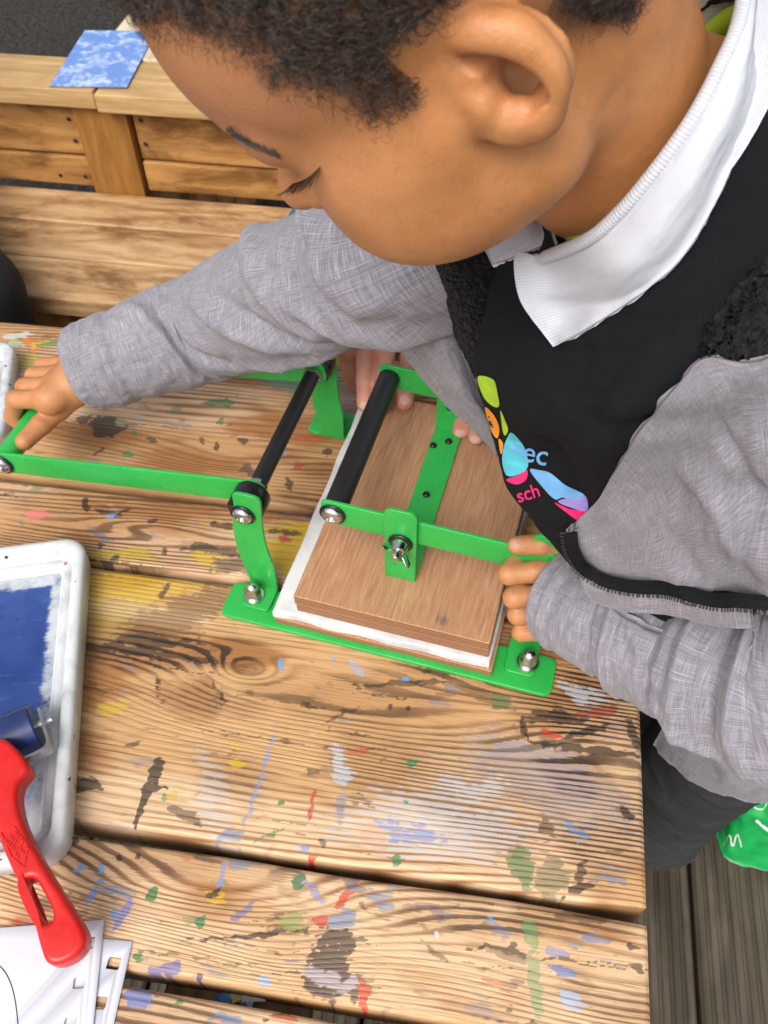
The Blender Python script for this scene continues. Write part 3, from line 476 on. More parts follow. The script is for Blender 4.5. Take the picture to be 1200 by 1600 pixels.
blackp = simple('black_plastic', (0.010, 0.010, 0.011), 0.22, 0, 0.3, 120)
steel = simple('zinc_steel', (0.62, 0.62, 0.60), 0.2, 1.0, 0.15, 200)
def ply(name, top, seed):
    g = G(name); z = g.xyz(g.pos)[2]; q = g.mapping(g.pos, rot=(0, 0, 0.129)); Ps = g.vmath('ADD', q, (seed, seed*2, 0))
    f = g.noise(g.vmath('MULTIPLY', Ps, (420, 26, 1)), 1, 3, 0.65); b = g.noise(g.vmath('MULTIPLY', Ps, (24, 7, 1)), 1, 4, 0.6, 0.4); pore = g.noise(g.vmath('MULTIPLY', Ps, (1500, 110, 1)), 1, 2, 0.6)
    c = g.mix(g.mr(f, 0.28, 0.72), (0.345, 0.165, 0.082), (0.52, 0.295, 0.165)); c = g.mix(g.mr(b, 0.38, 0.68, 0, 0.45), c, (0.36, 0.185, 0.095)); c = g.mix(g.mr(pore, 0.56, 0.75, 0, 0.4), c, (0.21, 0.095, 0.045))
    vo = g.voro(Ps, 17); rr, gg, bb = g.xyz(vo['Color']); c = g.mix(g.math('MULTIPLY', g.mr(g.math('ADD', vo['Distance'], g.math('MULTIPLY', g.math('SUBTRACT', f, 0.5), 0.25)), 0.13, 0.05), g.mr(rr, 0.80, 0.81, 0, 0.75)), c, (0.07, 0.06, 0.10))
    lay = g.math('SINE', g.math('MULTIPLY', z, 2*math.pi/0.0030)); edge = g.mr(g.math('ABSOLUTE', g.xyz(g.n('ShaderNodeNewGeometry').outputs['Normal'])[2]), 0.75, 0.35)
    le = g.mix(g.mr(g.math('ADD', lay, g.math('MULTIPLY', g.math('SUBTRACT', b, 0.5), 1.6)), -0.2, 0.3), (0.36, 0.19, 0.10), (0.19, 0.080, 0.042))
    c = g.mix(edge, c, le)
    return g.set(color=c, rough=0.55, normal=g.bump(g.math('ADD', f, g.math('MULTIPLY', pore, -0.6)), 0.3, 0.0005), spec=0.35)
press = thing('lino_press', 'green metal hand press with black rollers and plywood boards, held by the child', 'press', pw3(0.144, 0.11, 0))
NY, FY = 0.004, 0.221                     # centre lines of the two base bars
for ly in (NY, FY): plate('base_bar', rrect(0, 0.287, *((ly-0.0235, ly+0.0125) if ly < 0.1 else (ly-0.0125, ly+0.0235)), 0.007), 0.004, green, press, M_flat(0.0022), bev=0.0009)
def bx_l(name, x0, x1, y0, y1, z0, z1, mat, bev, seg=2): return mk_bm(name, box_bm(x0, x1, y0, y1, z0, z1, bev, seg, M_flat(0)), mat, press)
bx_l('base_board', 0.050, 0.2375, -0.0145, 0.241, 0.0045, 0.0115, ply('plywood_base', 0, 3.0), 0.001)
# felt pad, a little wavy and worn
g = G('white_felt'); a = g.noise(g.obj, 160, 4, 0.7); b = g.noise(g.obj, 30, 3, 0.6)
felt = g.set(color=g.mix(g.mr(b, 0.35, 0.7), (0.68, 0.69, 0.69), (0.50, 0.51, 0.52)), rough=0.9, normal=g.bump(a, 0.7, 0.0012), spec=0.2, sheen=0.3)
n = 60; ring = []
for (xa, ya), (xb, yb_) in (((0.049, -0.0135), (0.2345, -0.0130)), ((0.2345, -0.0130), (0.236, 0.243)), ((0.236, 0.243), (0.047, 0.243)), ((0.047, 0.243), (0.049, -0.0135))):
    for i in range(n):
        t = i/n; wv = 0.0007*math.sin(7*t*3.1+xa*90)+0.0004*math.sin(23*t+ya*50); dx, dy = xb-xa, yb_-ya; L = math.hypot(dx, dy); ring.append((xa+dx*t-dy/L*wv, ya+dy*t+dx/L*wv))
plate('felt_pad', ring, 0.0104, felt, press, M_flat(0.0168), bev=0.002, seg=3)
bx_l('pressing_board', 0.069, 0.2325, -0.0085, 0.238, 0.0220, 0.0325, ply('plywood_under', 1, 5.0), 0.0012)
bx_l('pressing_board', 0.068, 0.2318, -0.0090, 0.2385, 0.0330, 0.0450, ply('plywood_top', 1, 8.0), 0.0013, 3)
# centre strap with two upturned ears, rivets
sx0, sx1 = 0.1345, 0.1605; y0s, y1s = 0.032, 0.206
plate('strap', rrect(sx0, sx1, y0s-0.001, y1s+0.001, 0.001), 0.003, green, press, M_flat(0.0468), bev=0.0006)
hole = [(0.1475+0.0042*math.cos(a), 0.072+0.0036*math.sin(a)) for a in np.linspace(0, 2*math.pi, 16, endpoint=False)]
for yy, top in ((y0s, 0.134), (y1s, 0.112)):
    zz = [(sx0, 0.0456), (sx1, 0.0456)]+[(x, y) for x, y in rrect(sx0, sx1, 0.06, top, 0.006) if y > 0.07]
    plate('ear', zz, 0.003, green, press, M_up(yy), holes=[[(x, y+(0 if yy < 0.1 else 0.004)) for x, y in hole[::-1]]], bev=0.0006)
for px, py in ((677, 696), (701, 690), (666, 773)):
    lx, ly = ploc(px, py, 0.0485); mk_bm('rivet', lathe_bm([(0.0034, 0), (0.0036, 0.0006), (0.0028, 0.0019), (0.0014, 0.0024), (0.0011, 0.0019), (0, 0.0019)], pw3(lx, ly, 0.0483), (0, 0, 1), 16), blackp, press, True)
lx, ly = ploc(650, 866, 0.0485); mk_bm('rivet', lathe_bm([(0.0034, 0), (0.0036, 0.0006), (0.0028, 0.0019), (0, 0.0024)], pw3(0.1525, 0.052, 0.0483), (0, 0, 1), 16), blackp, press, True)
def bolt(lx, ly, z, r=0.0085, washer=True, name='bolt'):
    """dome head facing the camera side (towards -ly) with a hex socket"""
    d = -np.array([PY[0], PY[1], 0]); p = pw3(lx, ly, z)
    if washer: mk_bm('washer', lathe_bm([(r*1.22, 0), (r*1.25, 0.0006), (r*1.22, 0.0018), (r*0.7, 0.0018)], p, d, 24), blackp, press, True)
    o = mk_bm(name, lathe_bm([(r, 0.0012), (r*1.0, 0.0025), (r*0.9, 0.0042), (r*0.68, 0.0056), (r*0.42, 0.0060), (r*0.40, 0.0040), (0, 0.0040)], p, d, 24), steel, press, True); sharp(o, 50)
def stadium(p0, p1, hw, n=8):
    p0, p1 = np.array(p0), np.array(p1); d = (p1-p0)/np.linalg.norm(p1-p0); a0 = math.atan2(d[1], d[0]); out = []
    for k in range(n+1): a = a0-math.pi/2+math.pi*k/n; out.append((p1[0]+hw*math.cos(a), p1[1]+hw*math.sin(a)))
    for k in range(n+1): a = a0+math.pi/2+math.pi*k/n; out.append((p0[0]+hw*math.cos(a), p0[1]+hw*math.sin(a)))
    return out
def rbar(p0, p1, hw, r=0.005):
    p0, p1 = np.array(p0), np.array(p1); d = (p1-p0)/np.linalg.norm(p1-p0); q = np.array([-d[1], d[0]]); L = np.linalg.norm(p1-p0)
    return [tuple(p0+d*a+q*b) for a, b in rrect(-0.010, L+0.010, -hw, hw, r)]
# link arms from the pressing roller to the child's end
NL = 0.0372
b0 = pray(521, 800, NL); b1 = pray(850, 879, NL); hb = pray(627, 845, NL)
for ly in (NL, 0.2005): plate('link_arm', rbar(b0, b1, 0.0132, 0.006), 0.003, green, press, M_up(ly), bev=0.0006)
bolt(b0[0], NL-0.0016, b0[1], 0.0088)
cyl('roller', pw3(b0[0], NL+0.0016, b0[1]), pw3(b0[0], 0.2005-0.0016, b0[1]), 0.0098, black, press, 28)
eb = pray(627, 845, y0s)
mk_bm('washer', lathe_bm([(0.0098, 0), (0.0102, 0.0008), (0.0096, 0.0022), (0.006, 0.0022)], pw3(eb[0], y0s-0.0016, eb[1]), (-PY[0], -PY[1], 0), 24), blackp, press, True)
wp = pw3(eb[0], y0s-0.0036, eb[1]); wd_ = np.array([-PY[0], -PY[1], 0])
wing = mk_bm('wing_nut', lathe_bm([(0.0075, 0), (0.0072, 0.003), (0.0058, 0.0075), (0.0052, 0.0078), (0.0034, 0.0079), (0.0034, 0.014), (0.0026, 0.0152), (0, 0.0152)], wp, wd_, 20), steel, press, True); sharp(wing, 45)
for s_, ang in ((1, 0.75), (-1, 0.75)):
    d = np.array([PX[0]*s_*math.cos(ang)-0, PX[1]*s_*math.cos(ang), -math.sin(ang)*s_]); c0 = wp+wd_*0.005+d*0.004
    M = Matrix.Translation(c0) @ Matrix((Vector(d), Vector(wd_), Vector(np.cross(d, wd_)))).transposed().to_4x4()
    plate('wing', [(0, -0.002), (0.006, 0.0), (0.011, 0.005), (0.0105, 0.009), (0.0075, 0.0095), (0.003, 0.006), (0, 0.004)], 0.0022, steel, wing, M, bev=0.0008)
# uprights: a foot flange bolted on the bar and a bowed strip
NU = 0.0175
upo = [(366, 786), (364, 800), (366, 830), (373, 860), (384, 885), (392, 905)]; upr = [(432, 903), (428, 885), (417, 855), (411, 825), (409, 800), (408, 786)]
prof = [pray(x, y, NU) for x, y in upo]; profr = [pray(x, y, NU) for x, y in upr]
tl, tr = prof[0], profr[-1]; L_ = spline(prof, 14).tolist(); R_ = spline(profr, 14).tolist()
L_[-1][1] = R_[0][1] = 0.0050; w_ = tr[0]-tl[0]; cx_ = (tl[0]+tr[0])/2
cap_ = [(cx_+w_/2*(abs(math.cos(a))**0.6)*np.sign(math.cos(a)), tr[1]+0.007*abs(math.sin(a))**0.7) for a in np.linspace(0.05, math.pi-0.05, 9)]
outl = L_+R_+cap_
piv = pray(381, 801, NU)
def upright(mx, my):
    fx = (lambda x: 0.287-x) if mx else (lambda x: x); fy = (lambda y: 0.225-y) if my else (lambda y: y)
    o = [(fx(x), z) for x, z in outl]; U_ = NL+0.0034 if mx else NU; plate('upright', o if not mx else o[::-1], 0.003, green, press, M_up(fy(U_)), bev=0.0006)
    xa, xb = sorted((fx(L_[-1][0]), fx(R_[0][0]))); ya, yb_ = sorted((fy(-0.0075), fy(U_+0.0012)))
    plate('foot_flange', rrect(xa, xb, ya, yb_, 0.0045), 0.003, green, press, M_flat(0.0060), bev=0.0006)
    cxn, cyn = fx(ploc(397, 932, 0.006)[0]), fy(0.004)
    p = pw3(cxn, cyn, 0.0077); o = mk_bm('dome_nut', lathe_bm([(0.0092, 0), (0.0095, 0.0008), (0.0090, 0.0020), (0.0072, 0.0020), (0.0074, 0.0030), (0.0074, 0.0078), (0.0062, 0.0092), (0.0060, 0.0115), (0.0046, 0.0150), (0.0022, 0.0170), (0, 0.0174)], p, (0, 0, 1), 18), steel, press, True); sharp(o, 45)
upright(False, False); upright(False, True); upright(True, False); upright(True, True)
bolt(piv[0], NU-0.0016, piv[1], 0.0084)
mk_bm('collar', lathe_bm([(0.0142, 0), (0.0150, 0.0008), (0.0150, 0.0185), (0.0142, 0.0195)], pw3(piv[0], NU+0.0017, piv[1]), (PY[0], PY[1], 0), 28), blackp, press, True)
AL = NU+0.0017+0.0195+0.0017
mk_bm('collar', lathe_bm([(0.0142, 0), (0.0150, 0.0008), (0.0150, 0.0145), (0.0142, 0.0155)], pw3(piv[0], 0.225-NU-0.0017-0.0155, piv[1]), (PY[0], PY[1], 0), 28), blackp, press, True)
AF = 0.225-NU-0.0017-0.0155-0.0017
# the lever: two arms and the cross handle the child grips
l0 = pray(4, 722, AL); l1 = (piv[0]+0.001, piv[1])
for ly in (AL, AF): plate('lever_arm', rbar(l1, (l0[0], l0[1]), 0.0125, 0.009), 0.003, green, press, M_up(ly), bev=0.0006)
bolt(l0[0], AL-0.0016, l0[1], 0.0095)
cyl('hex_nut', pw3(piv[0], AL+0.0017, piv[1]), pw3(piv[0], AL+0.0080, piv[1]), 0.0088, steel, press, 6, 0.0008); cyl('hex_nut', pw3(piv[0], AF-0.0080, piv[1]), pw3(piv[0], AF-0.0017, piv[1]), 0.0088, steel, press, 6, 0.0008)
cyl('pivot_rod', pw3(piv[0], AL+0.0080, piv[1]), pw3(piv[0], AF-0.0080, piv[1]), 0.0072, black, press, 24)
cyl('handle', pw3(l0[0], AL+0.0017, l0[1]), pw3(l0[0], AF-0.0017, l0[1]), 0.0100, green, press, 24)
HANDLE_Z = l0[1]; HANDLE_LX = l0[0]; HANDLE_Y = (AL, AF)

# ------------------------------------------------------------------ trays
def tray(root, c0, c1, width, mats, h=0.027, rad=0.020):
    """c0 -> c1 : the right-hand edge (world xy); the tray spreads to the left of it"""
    c0, c1 = np.array(c0[:2]), np.array(c1[:2]); ey = (c0-c1); Ln = np.linalg.norm(ey); ey /= Ln; ex = np.array([ey[1], -ey[0]])
    M = Matrix(((ex[0], ey[0], 0, c1[0]), (ex[1], ey[1], 0, c1[1]), (0, 0, 1, 0), (0, 0, 0, 1)))
    loops = [(0.004, 0.0005), (0.001, 0.004), (0.0, h-0.004), (0.0015, h-0.001), (0.004, h), (0.0085, h), (0.0102, h-0.0012), (0.0112, h-0.004), (0.0140, h-0.0125), (0.0150, h-0.0135), (0.0158, h-0.0125), (0.0205, h-0.0125), (0.0215, h-0.014), (0.0230, 0.0088), (0.0250, 0.0080)]
    V = []; F = []; m = None
    for ins, z in loops:
        o = rrect(-width+ins, -ins, ins, Ln-ins, max(rad-ins*0.6, 0.004), 7); m = len(o); V += [(x, y, z) for x, y in o]
    for k in range(len(loops)-1): F += [(k*m+i, k*m+(i+1) % m, (k+1)*m+(i+1) % m, (k+1)*m+i) for i in range(m)]
    F.append(tuple(range(m))[::-1])
    Vw = [np.array(M@Vector(v)) for v in V]; o = mk('tray_shell', Vw, F, mats[0], root, True); sharp(o, 55)
    k = len(loops)-1; o2 = rrect(-width+0.0245, -0.0245, 0.0245, Ln-0.0245, 0.004, 7)
    o = mk('tray_floor', [np.array(M@Vector((x, y, 0.0081))) for x, y in o2], [tuple(range(len(o2)))], mats[1], root)
    return M, Ln
g = G('stained_white_plastic'); b = g.noise(g.obj, 22, 5, 0.7, 0.6); a = g.noise(g.obj, 120, 3, 0.7); vo = g.voro(g.vmath('ADD', g.obj, g.vmath('SCALE', g.noise(g.obj, 90, 2, 0.6, color=True), 0.01)), 85); r1, r2, r3 = g.xyz(vo['Color'])
c = g.mix(g.mr(b, 0.45, 0.75), (0.62, 0.64, 0.65), (0.44, 0.45, 0.45)); c = g.mix(g.mr(g.math('ADD', b, g.math('MULTIPLY', a, 0.3)), 0.80, 0.88, 0, 0.6), c, (0.20, 0.28, 0.50))
c = g.mix(g.math('MULTIPLY', g.mr(vo['Distance'], 0.22, 0.12), g.mr(r1, 0.86, 0.87)), c, g.ramp(r2, [(0, (0.02, 0.02, 0.03)), (0.6, (0.02, 0.02, 0.03)), (0.62, (0.06, 0.14, 0.45)), (0.9, (0.5, 0.05, 0.04))]))
white_pl = g.set(color=c, rough=0.38, normal=g.bump(b, 0.2, 0.001), spec=0.45)
def ink_floor(cx, cy, ang, sx, sy):
    g = G('inked_tray_floor'); P = g.mapping(g.pos, (cx, cy, 0), (0, 0, ang), (1, 1, 1), 'TEXTURE'); x, y, z = g.xyz(P)
    w1 = g.noise(P, 38, 5, 0.68); w2 = g.noise(g.vmath('MULTIPLY', P, (30, 160, 1)), 1.0, 4, 0.7); w3 = g.noise(P, 9, 4, 0.6)
    e = g.math('MINIMUM', g.math('SUBTRACT', sx, g.math('ABSOLUTE', x)), g.math('SUBTRACT', sy, g.math('ABSOLUTE', y)))
    e = g.math('ADD', e, g.math('MULTIPLY', g.math('SUBTRACT', w1, 0.5), 0.014)); e = g.math('ADD', e, g.math('MULTIPLY', g.math('SUBTRACT', w2, 0.5), 0.012))
    ink = g.mix(g.mr(w3, 0.3, 0.7), (0.012, 0.034, 0.17), (0.040, 0.085, 0.29)); ink = g.mix(g.mr(w2, 0.54, 0.76, 0, 0.45), ink, (0.10, 0.17, 0.42)); ink = g.mix(g.mr(w1, 0.56, 0.72, 0, 0.7), ink, (0.012, 0.022, 0.10))
    base = g.mix(g.mr(w1, 0.4, 0.7), (0.50, 0.52, 0.55), (0.24, 0.28, 0.36)); base = g.mix(g.mr(w1, 0.60, 0.68, 0, 0.85), base, (0.03, 0.035, 0.06))
    m = g.mr(e, -0.002, 0.003); thin = g.math('MULTIPLY', m, g.mr(g.math('ADD', y, g.math('MULTIPLY', w3, 0.05)), -sy*0.30, -sy*0.05, 0.25, 1.0))
    return g.set(color=g.mix(thin, base, ink), rough=g.mr(m, 0, 1, 0.4, 0.30), normal=g.bump(g.math('ADD', g.math('MULTIPLY', w2, 0.7), g.math('MULTIPLY', w1, 0.9)), 0.5, 0.0016), spec=0.5)
tc0, tc1 = U(137, 840, 0.022), U(102, 1340, 0.022)
ey = (tc0-tc1)[:2]; ang = math.atan2(ey[1], ey[0])-math.pi/2; Ln = np.linalg.norm(ey); mid = (tc0+tc1)[:2]/2-np.array([math.cos(ang), math.sin(ang)])*0.115
ink_tray = thing('ink_tray', 'white plastic ink tray with rolled-out blue ink', 'tray', (mid[0], mid[1], 0))
tray(ink_tray, tc0, tc1, 0.23, (white_pl, ink_floor(mid[0], mid[1], ang, 0.083, Ln/2-0.036)))
g = G('clear_plastic'); b = g.noise(g.obj, 60, 4, 0.7); vo = g.voro(g.obj, 120); r1, r2, r3 = g.xyz(vo['Color'])
c = g.mix(g.mr(b, 0.35, 0.7), (0.42, 0.44, 0.45), (0.62, 0.64, 0.65)); c = g.mix(g.math('MULTIPLY', g.mr(vo['Distance'], 0.25, 0.15), g.mr(r1, 0.72, 0.73)), c, (0.35, 0.03, 0.04))
clear_pl = g.set(color=c, rough=0.25, spec=0.6, normal=g.bump(b, 0.3, 0.001))
q0, q1 = U(26, 532, 0.02), U(8, 690, 0.02); g2 = simple('grey_smeared_floor', (0.25, 0.27, 0.30), 0.4, 0, 0.5, 40)
t2 = thing('ink_tray', 'greyish plastic tray with red specks at the far table edge, left of the sleeve', 'tray', ((q0+q1)[0]/2-0.1, (q0+q1)[1]/2, 0))
tray(t2, q0, q1, 0.22, (clear_pl, g2), 0.024, 0.022)

# ------------------------------------------------------------------ ink roller with its red handle
HZ = 0.047
def hp(px, py, z=HZ): return U(px, py, z)
roller = thing('ink_roller', 'ink roller with red plastic handle resting across the ink tray', 'roller', (hp(20, 1250)[0], hp(20, 1250)[1], 0.0))
g = G('red_plastic'); a = g.noise(g.obj, 30, 4, 0.6); b = g.noise(g.obj, 90, 4, 0.75, 0.6); c = g.mix(g.mr(a, 0.3, 0.7), (0.54, 0.008, 0.007), (0.66, 0.013, 0.010)); c = g.mix(g.mr(b, 0.66, 0.74, 0, 0.6), c, (0.10, 0.012, 0.02)); red = g.set(color=c, rough=g.mr(b, 0.3, 0.7, 0.26, 0.48), normal=g.bump(b, 0.12, 0.0008), spec=0.5)
# handle outline in photograph points, put on a tilted plane: the neck sits higher, the end hangs low
def hz(py): return 0.056-(py-1150)/350*0.012
lo = [(2, 1152), (22, 1165), (42, 1190), (44, 1202), (30, 1222), (27, 1250), (38, 1290), (66, 1345), (100, 1400), (128, 1445), (133, 1470), (118, 1493), (92, 1506), (72, 1503), (62, 1480), (48, 1430), (30, 1385), (5, 1330), (-8, 1290), (-20, 1245), (-32, 1200), (-30, 1160)]
sl = [(38, 1376), (45, 1371), (55, 1374), (66, 1392), (80, 1420), (81, 1434), (73, 1441), (64, 1438), (52, 1418), (40, 1390)]
B0 = np.array(U(60, 1350, hz(1350))); ax_y = np.array(U(20, 1200, hz(1200)))-np.array(U(90, 1470, hz(1470))); ax_y /= np.linalg.norm(ax_y); ax_x = np.cross(ax_y, [0, 0, 1]); ax_x /= np.linalg.norm(ax_x); ax_z = np.cross(ax_x, ax_y)
def on_plane(px, py):
    d = CAM_R @ np.array([(px-600)/CAM_F, -(py-800)/CAM_F, -1.0]); t = ((B0-CAM_C)@ax_z)/(d@ax_z); w = CAM_C+t*d-B0; return (float(w@ax_x), float(w@ax_y))
MH = Matrix(((ax_x[0], ax_y[0], ax_z[0], B0[0]), (ax_x[1], ax_y[1], ax_z[1], B0[1]), (ax_x[2], ax_y[2], ax_z[2], B0[2]), (0, 0, 0, 1)))
ol = spline([on_plane(*q) for q in lo], 120, True); sl_ = spline([on_plane(*q) for q in sl], 40, True)[::-1]
handle = plate('handle', ol.tolist(), 0.020, red, roller, MH @ Matrix.Translation((0, 0, -0.010)), holes=[sl_.tolist()], bev=0.0042, seg=6)
# raised diamond and maker's lettering on the handle
def on_handle(pts, name, w=0.0005):
    V = [tuple(MH@Vector((x, y, 0.0001))) for x, y in pts]; return tube(name, V, w, red, handle, 6, len(V)*3, True)
dm = [on_plane(*q) for q in ((2, 1300), (22, 1292), (44, 1322), (38, 1356), (18, 1338))]
on_handle([np.array(dm[i])*(1-t)+np.array(dm[(i+1) % 5])*t for i in range(5) for t in (0, 0.33, 0.66)], 'emblem')
def text_mesh(body, size, extrude, name, mat, parent, M, bev=0.0, align='CENTER', bold=False):
    cu = bpy.data.curves.new(name, 'FONT'); cu.body = body; cu.size = size; cu.extrude = extrude; cu.align_x = align; cu.align_y = 'CENTER'; cu.bevel_depth = bev
    if bold: cu.offset = 0.02*size
    tmp = bpy.data.objects.new('tmp', cu); COL.objects.link(tmp); dg = bpy.context.evaluated_depsgraph_get(); me = bpy.data.meshes.new_from_object(tmp.evaluated_get(dg)); bpy.data.objects.remove(tmp)
    bm = bmesh.new(); bm.from_mesh(me)
    if M is not None: bmesh.ops.transform(bm, matrix=M, verts=bm.verts[:])
    return bm
cxy = np.mean(dm, 0); du = np.array(on_plane(40, 1345))-np.array(on_plane(8, 1303)); ang_t = math.atan2(du[1], du[0])
bm = text_mesh('ESSDEE', 0.0088, 0.0005, 'lettering', red, handle, MH @ Matrix.Translation((cxy[0], cxy[1], 0.0002)) @ Matrix.Rotation(ang_t, 4, 'Z') @ Matrix.Diagonal((0.62, 1.45, 1, 1)), bold=True)
mk_bm('lettering', bm, red, handle, recalc=False)
# metal yoke and inked rubber cylinder
neck = np.array(MH@Vector((*on_plane(8, 1185), -0.008)))
cr0 = U(58, 1134, 0.030); crd = U(0, 1160, 0.030)-cr0; crd /= np.linalg.norm(crd); Lr = 0.075
rub = simple('inked_rubber', (0.020, 0.035, 0.13), 0.3, 0, 0.35, 60)
cyl('rubber_roller', cr0, cr0+crd*Lr, 0.0185, rub, roller, 36, 0.0015)
sh = cr0-crd*0.012; cyl('axle', sh, cr0+crd*(Lr+0.012), 0.003, steel, roller, 12)
upv = np.array([0, 0, 1.0]); sd = np.cross(crd, upv); sd /= np.linalg.norm(sd); sd = sd if sd[1] < 0 else -sd
dull = simple('dull_steel', (0.42, 0.42, 0.41), 0.35, 1.0, 0.25, 90)
def strip(name, pts, wdir, w, th, mat, parent):
    P = np.array(pts, float); T = np.gradient(P, axis=0); T /= np.linalg.norm(T, axis=1)[:, None]; V = []
    for p, t in zip(P, T):
        n_ = np.cross(t, wdir); n_ /= np.linalg.norm(n_); V += [p-wdir*w/2-n_*th/2, p+wdir*w/2-n_*th/2, p+wdir*w/2+n_*th/2, p-wdir*w/2+n_*th/2]
    F = [(k*4+i, k*4+(i+1) % 4, k*4+4+(i+1) % 4, k*4+4+i) for k in range(len(P)-1) for i in range(4)]+[(3, 2, 1, 0), tuple(len(P)*4-4+i for i in range(4))]
    o = mk_bm(name, (lambda b_: b_)(bmesh.new()), mat, parent) if False else mk(name, V, F, mat, parent); return o
e0 = cr0-crd*0.006; e1 = cr0+crd*(Lr+0.006)
out = sd*0.030+upv*0.010
pts = [e0+upv*0.004-sd*0.008, e0+upv*0.003+out*0.3, e0+out*0.8, e0+out+crd*0.006]+[e0+out+crd*(0.006+t*(Lr)) for t in (0.25, 0.5, 0.75, 1.0)]+[e1+out*0.8, e1+upv*0.003+out*0.3, e1+upv*0.004-sd*0.008]
wdir = np.cross(crd, sd); wdir /= np.linalg.norm(wdir)
strip('yoke', spline(pts, 50), wdir, 0.013, 0.0018, dull, roller)
cyl('neck_pin', e0+out+crd*(Lr/2+0.006)-sd*0.004, np.array(MH@Vector((*on_plane(2, 1195), -0.010))), 0.005, dull, roller, 14)

# ------------------------------------------------------------------ paper
g = G('drawing_paper'); a = g.noise(g.obj, 700, 2, 0.6); b = g.noise(g.obj, 7, 3, 0.5)
paper = g.set(color=g.mix(g.mr(b, 0.3, 0.7), (0.64, 0.66, 0.72), (0.58, 0.60, 0.67)), rough=0.75, normal=g.bump(a, 0.1, 0.0002), spec=0.3)
def sheet(z, tr_, br_, label, holes_px, hs):
    a, b = U(*tr_, z), U(*br_, z); ey = a-b; L = np.linalg.norm(ey); ey /= L; ex = np.array([ey[1], -ey[0], 0.0])
    M = Matrix(((ex[0], ey[0], 0, a[0]), (ex[1], ey[1], 0, a[1]), (0, 0, 1, z), (0, 0, 0, 1)))
    H = []; pitch = 0.0235
    for k in range(8):
        c = (-0.0075, -0.014-k*pitch); s_ = hs; rr_ = [(c[0]+x+random.uniform(-1, 1)*0.0003, c[1]+y+random.uniform(-1, 1)*0.0003) for x, y in rrect(-s_, s_, -s_*0.9, s_*0.9, 0.0012, 2)]
        H.append([(x+y*0.12, y) for x, y in rr_][::-1])
    o = plate('paper_sheet', [(0.0, 0.0), (-0.215, 0.004), (-0.215, -0.23), (0.0, -0.23)], 0.0003, paper, None, M, holes=H, bev=0.00005, seg=0)
    return o, M
s2, M2 = sheet(0.0012, (207, 1471), (178, 1600), None, None, 0.0042)
tag(s2, 'lower loose sheet with open punched holes over the table gap', 'paper', 'loose ring-bound sheets by the ink tray')
s1, M1 = sheet(0.0030, (163, 1437), (146, 1600), None, None, 0.0040)
tag(s1, 'upper white sheet with a thin drawn line, under the red roller handle', 'paper', 'loose ring-bound sheets by the ink tray')
penl = simple('pen_line', (0.02, 0.02, 0.03), 0.6)
V = [U(x, y, 0.0032) for x, y in ((-20, 1503), (0, 1510), (14, 1530), (23, 1560), (28, 1600), (30, 1640))]
tube('drawn_line', V, 0.00035, penl, s1, 5, 40)
# scraps of coloured paper fallen on the batten below the planks
for i, (px, py, an, col, kind) in enumerate(((346, 1553, 0.3, (0.10, 0.22, 0.55), 'dark blue paper scrap lying in the gap under the planks'), (358, 1556, 1.0, (0.12, 0.35, 0.75), 'bright blue pointed paper scrap in the gap'), (370, 1560, 2.2, (0.22, 0.42, 0.62), 'light blue triangular paper scrap in the gap'), (376, 1553, 0.5, (0.70, 0.68, 0.25), 'yellow paper scrap beside the blue ones in the gap'), (388, 1566, 1.4, (0.25, 0.50, 0.75), 'pale blue paper strip nearest the dusty end of the gap'), (394, 1556, 0.1, (0.65, 0.65, 0.62), 'white torn paper scrap in the gap'))):
    p = U(px, py, -TT+0.004+0.0012*i); c_, s_ = math.cos(an), math.sin(an); M = Matrix(((c_, -s_, 0, p[0]), (s_, c_, 0.2, p[1]), (0.05, 0.08, 1, p[2]), (0, 0, 0, 1)))
    o = plate('paper_scrap', [(-0.007, -0.004), (0.010, -0.003), (0.004, 0.006), (-0.006, 0.004)][:4 if i % 2 else 3], 0.0005, simple('scrap_%d' % i, col, 0.6), None, M, bev=0.0001, seg=0); tag(o, kind, 'paper scrap', 'paper scraps in the table gap')
# a printed sheet drying on the cap boards
g = G('blue_print'); P = g.pos; b = g.noise(P, 26, 5, 0.72, 0.8); b2 = g.noise(P, 70, 3, 0.7)
c = g.mix(g.mr(g.math('MULTIPLY_ADD', b2, 0.45, b), 0.68, 0.92), (0.13, 0.25, 0.58), (0.52, 0.62, 0.80))
bp = g.set(color=c, rough=0.5, spec=0.4)
cs = [U(77, 134, CZ+0.003), U(198, 136, CZ+0.003), U(233, 72, CZ+0.003), U(220, 49, CZ+0.003), U(133, 48, CZ+0.003)]
cs = [cs[0], cs[1], cs[1]+(cs[4]-cs[0])*1.02, cs[4]]
V = []; nn_ = 8
for i in range(nn_+1):
    for j in range(nn_+1):
        u, v = i/nn_, j/nn_; p = (cs[0]*(1-u)+cs[1]*u)*(1-v)+(cs[3]*(1-u)+cs[2]*u)*v; p = np.array(p); p[2] += 0.0015*math.sin(3*v+u)*v+0.002*max(0, v-0.6); V.append(p)
nb = len(V); V += [p-np.array([0, 0, 0.0012]) for p in V[:nb]]; m = nn_+1
F = [(i*m+j, (i+1)*m+j, (i+1)*m+j+1, i*m+j+1) for i in range(nn_) for j in range(nn_)]; F += [tuple(nb+k for k in f[::-1]) for f in F]
bd = [i*m for i in range(m)]+[nn_*m+j for j in range(1, m)]+[i*m+nn_ for i in range(nn_-1, -1, -1)]+[j for j in range(nn_-1, 0, -1)]
F += [(bd[k], bd[k-1], nb+bd[k-1], nb+bd[k]) for k in range(len(bd))]
o = mk('print_sheet', V, F, bp); tag(o, 'sheet with mottled blue ink print drying on the bench cap', 'print')
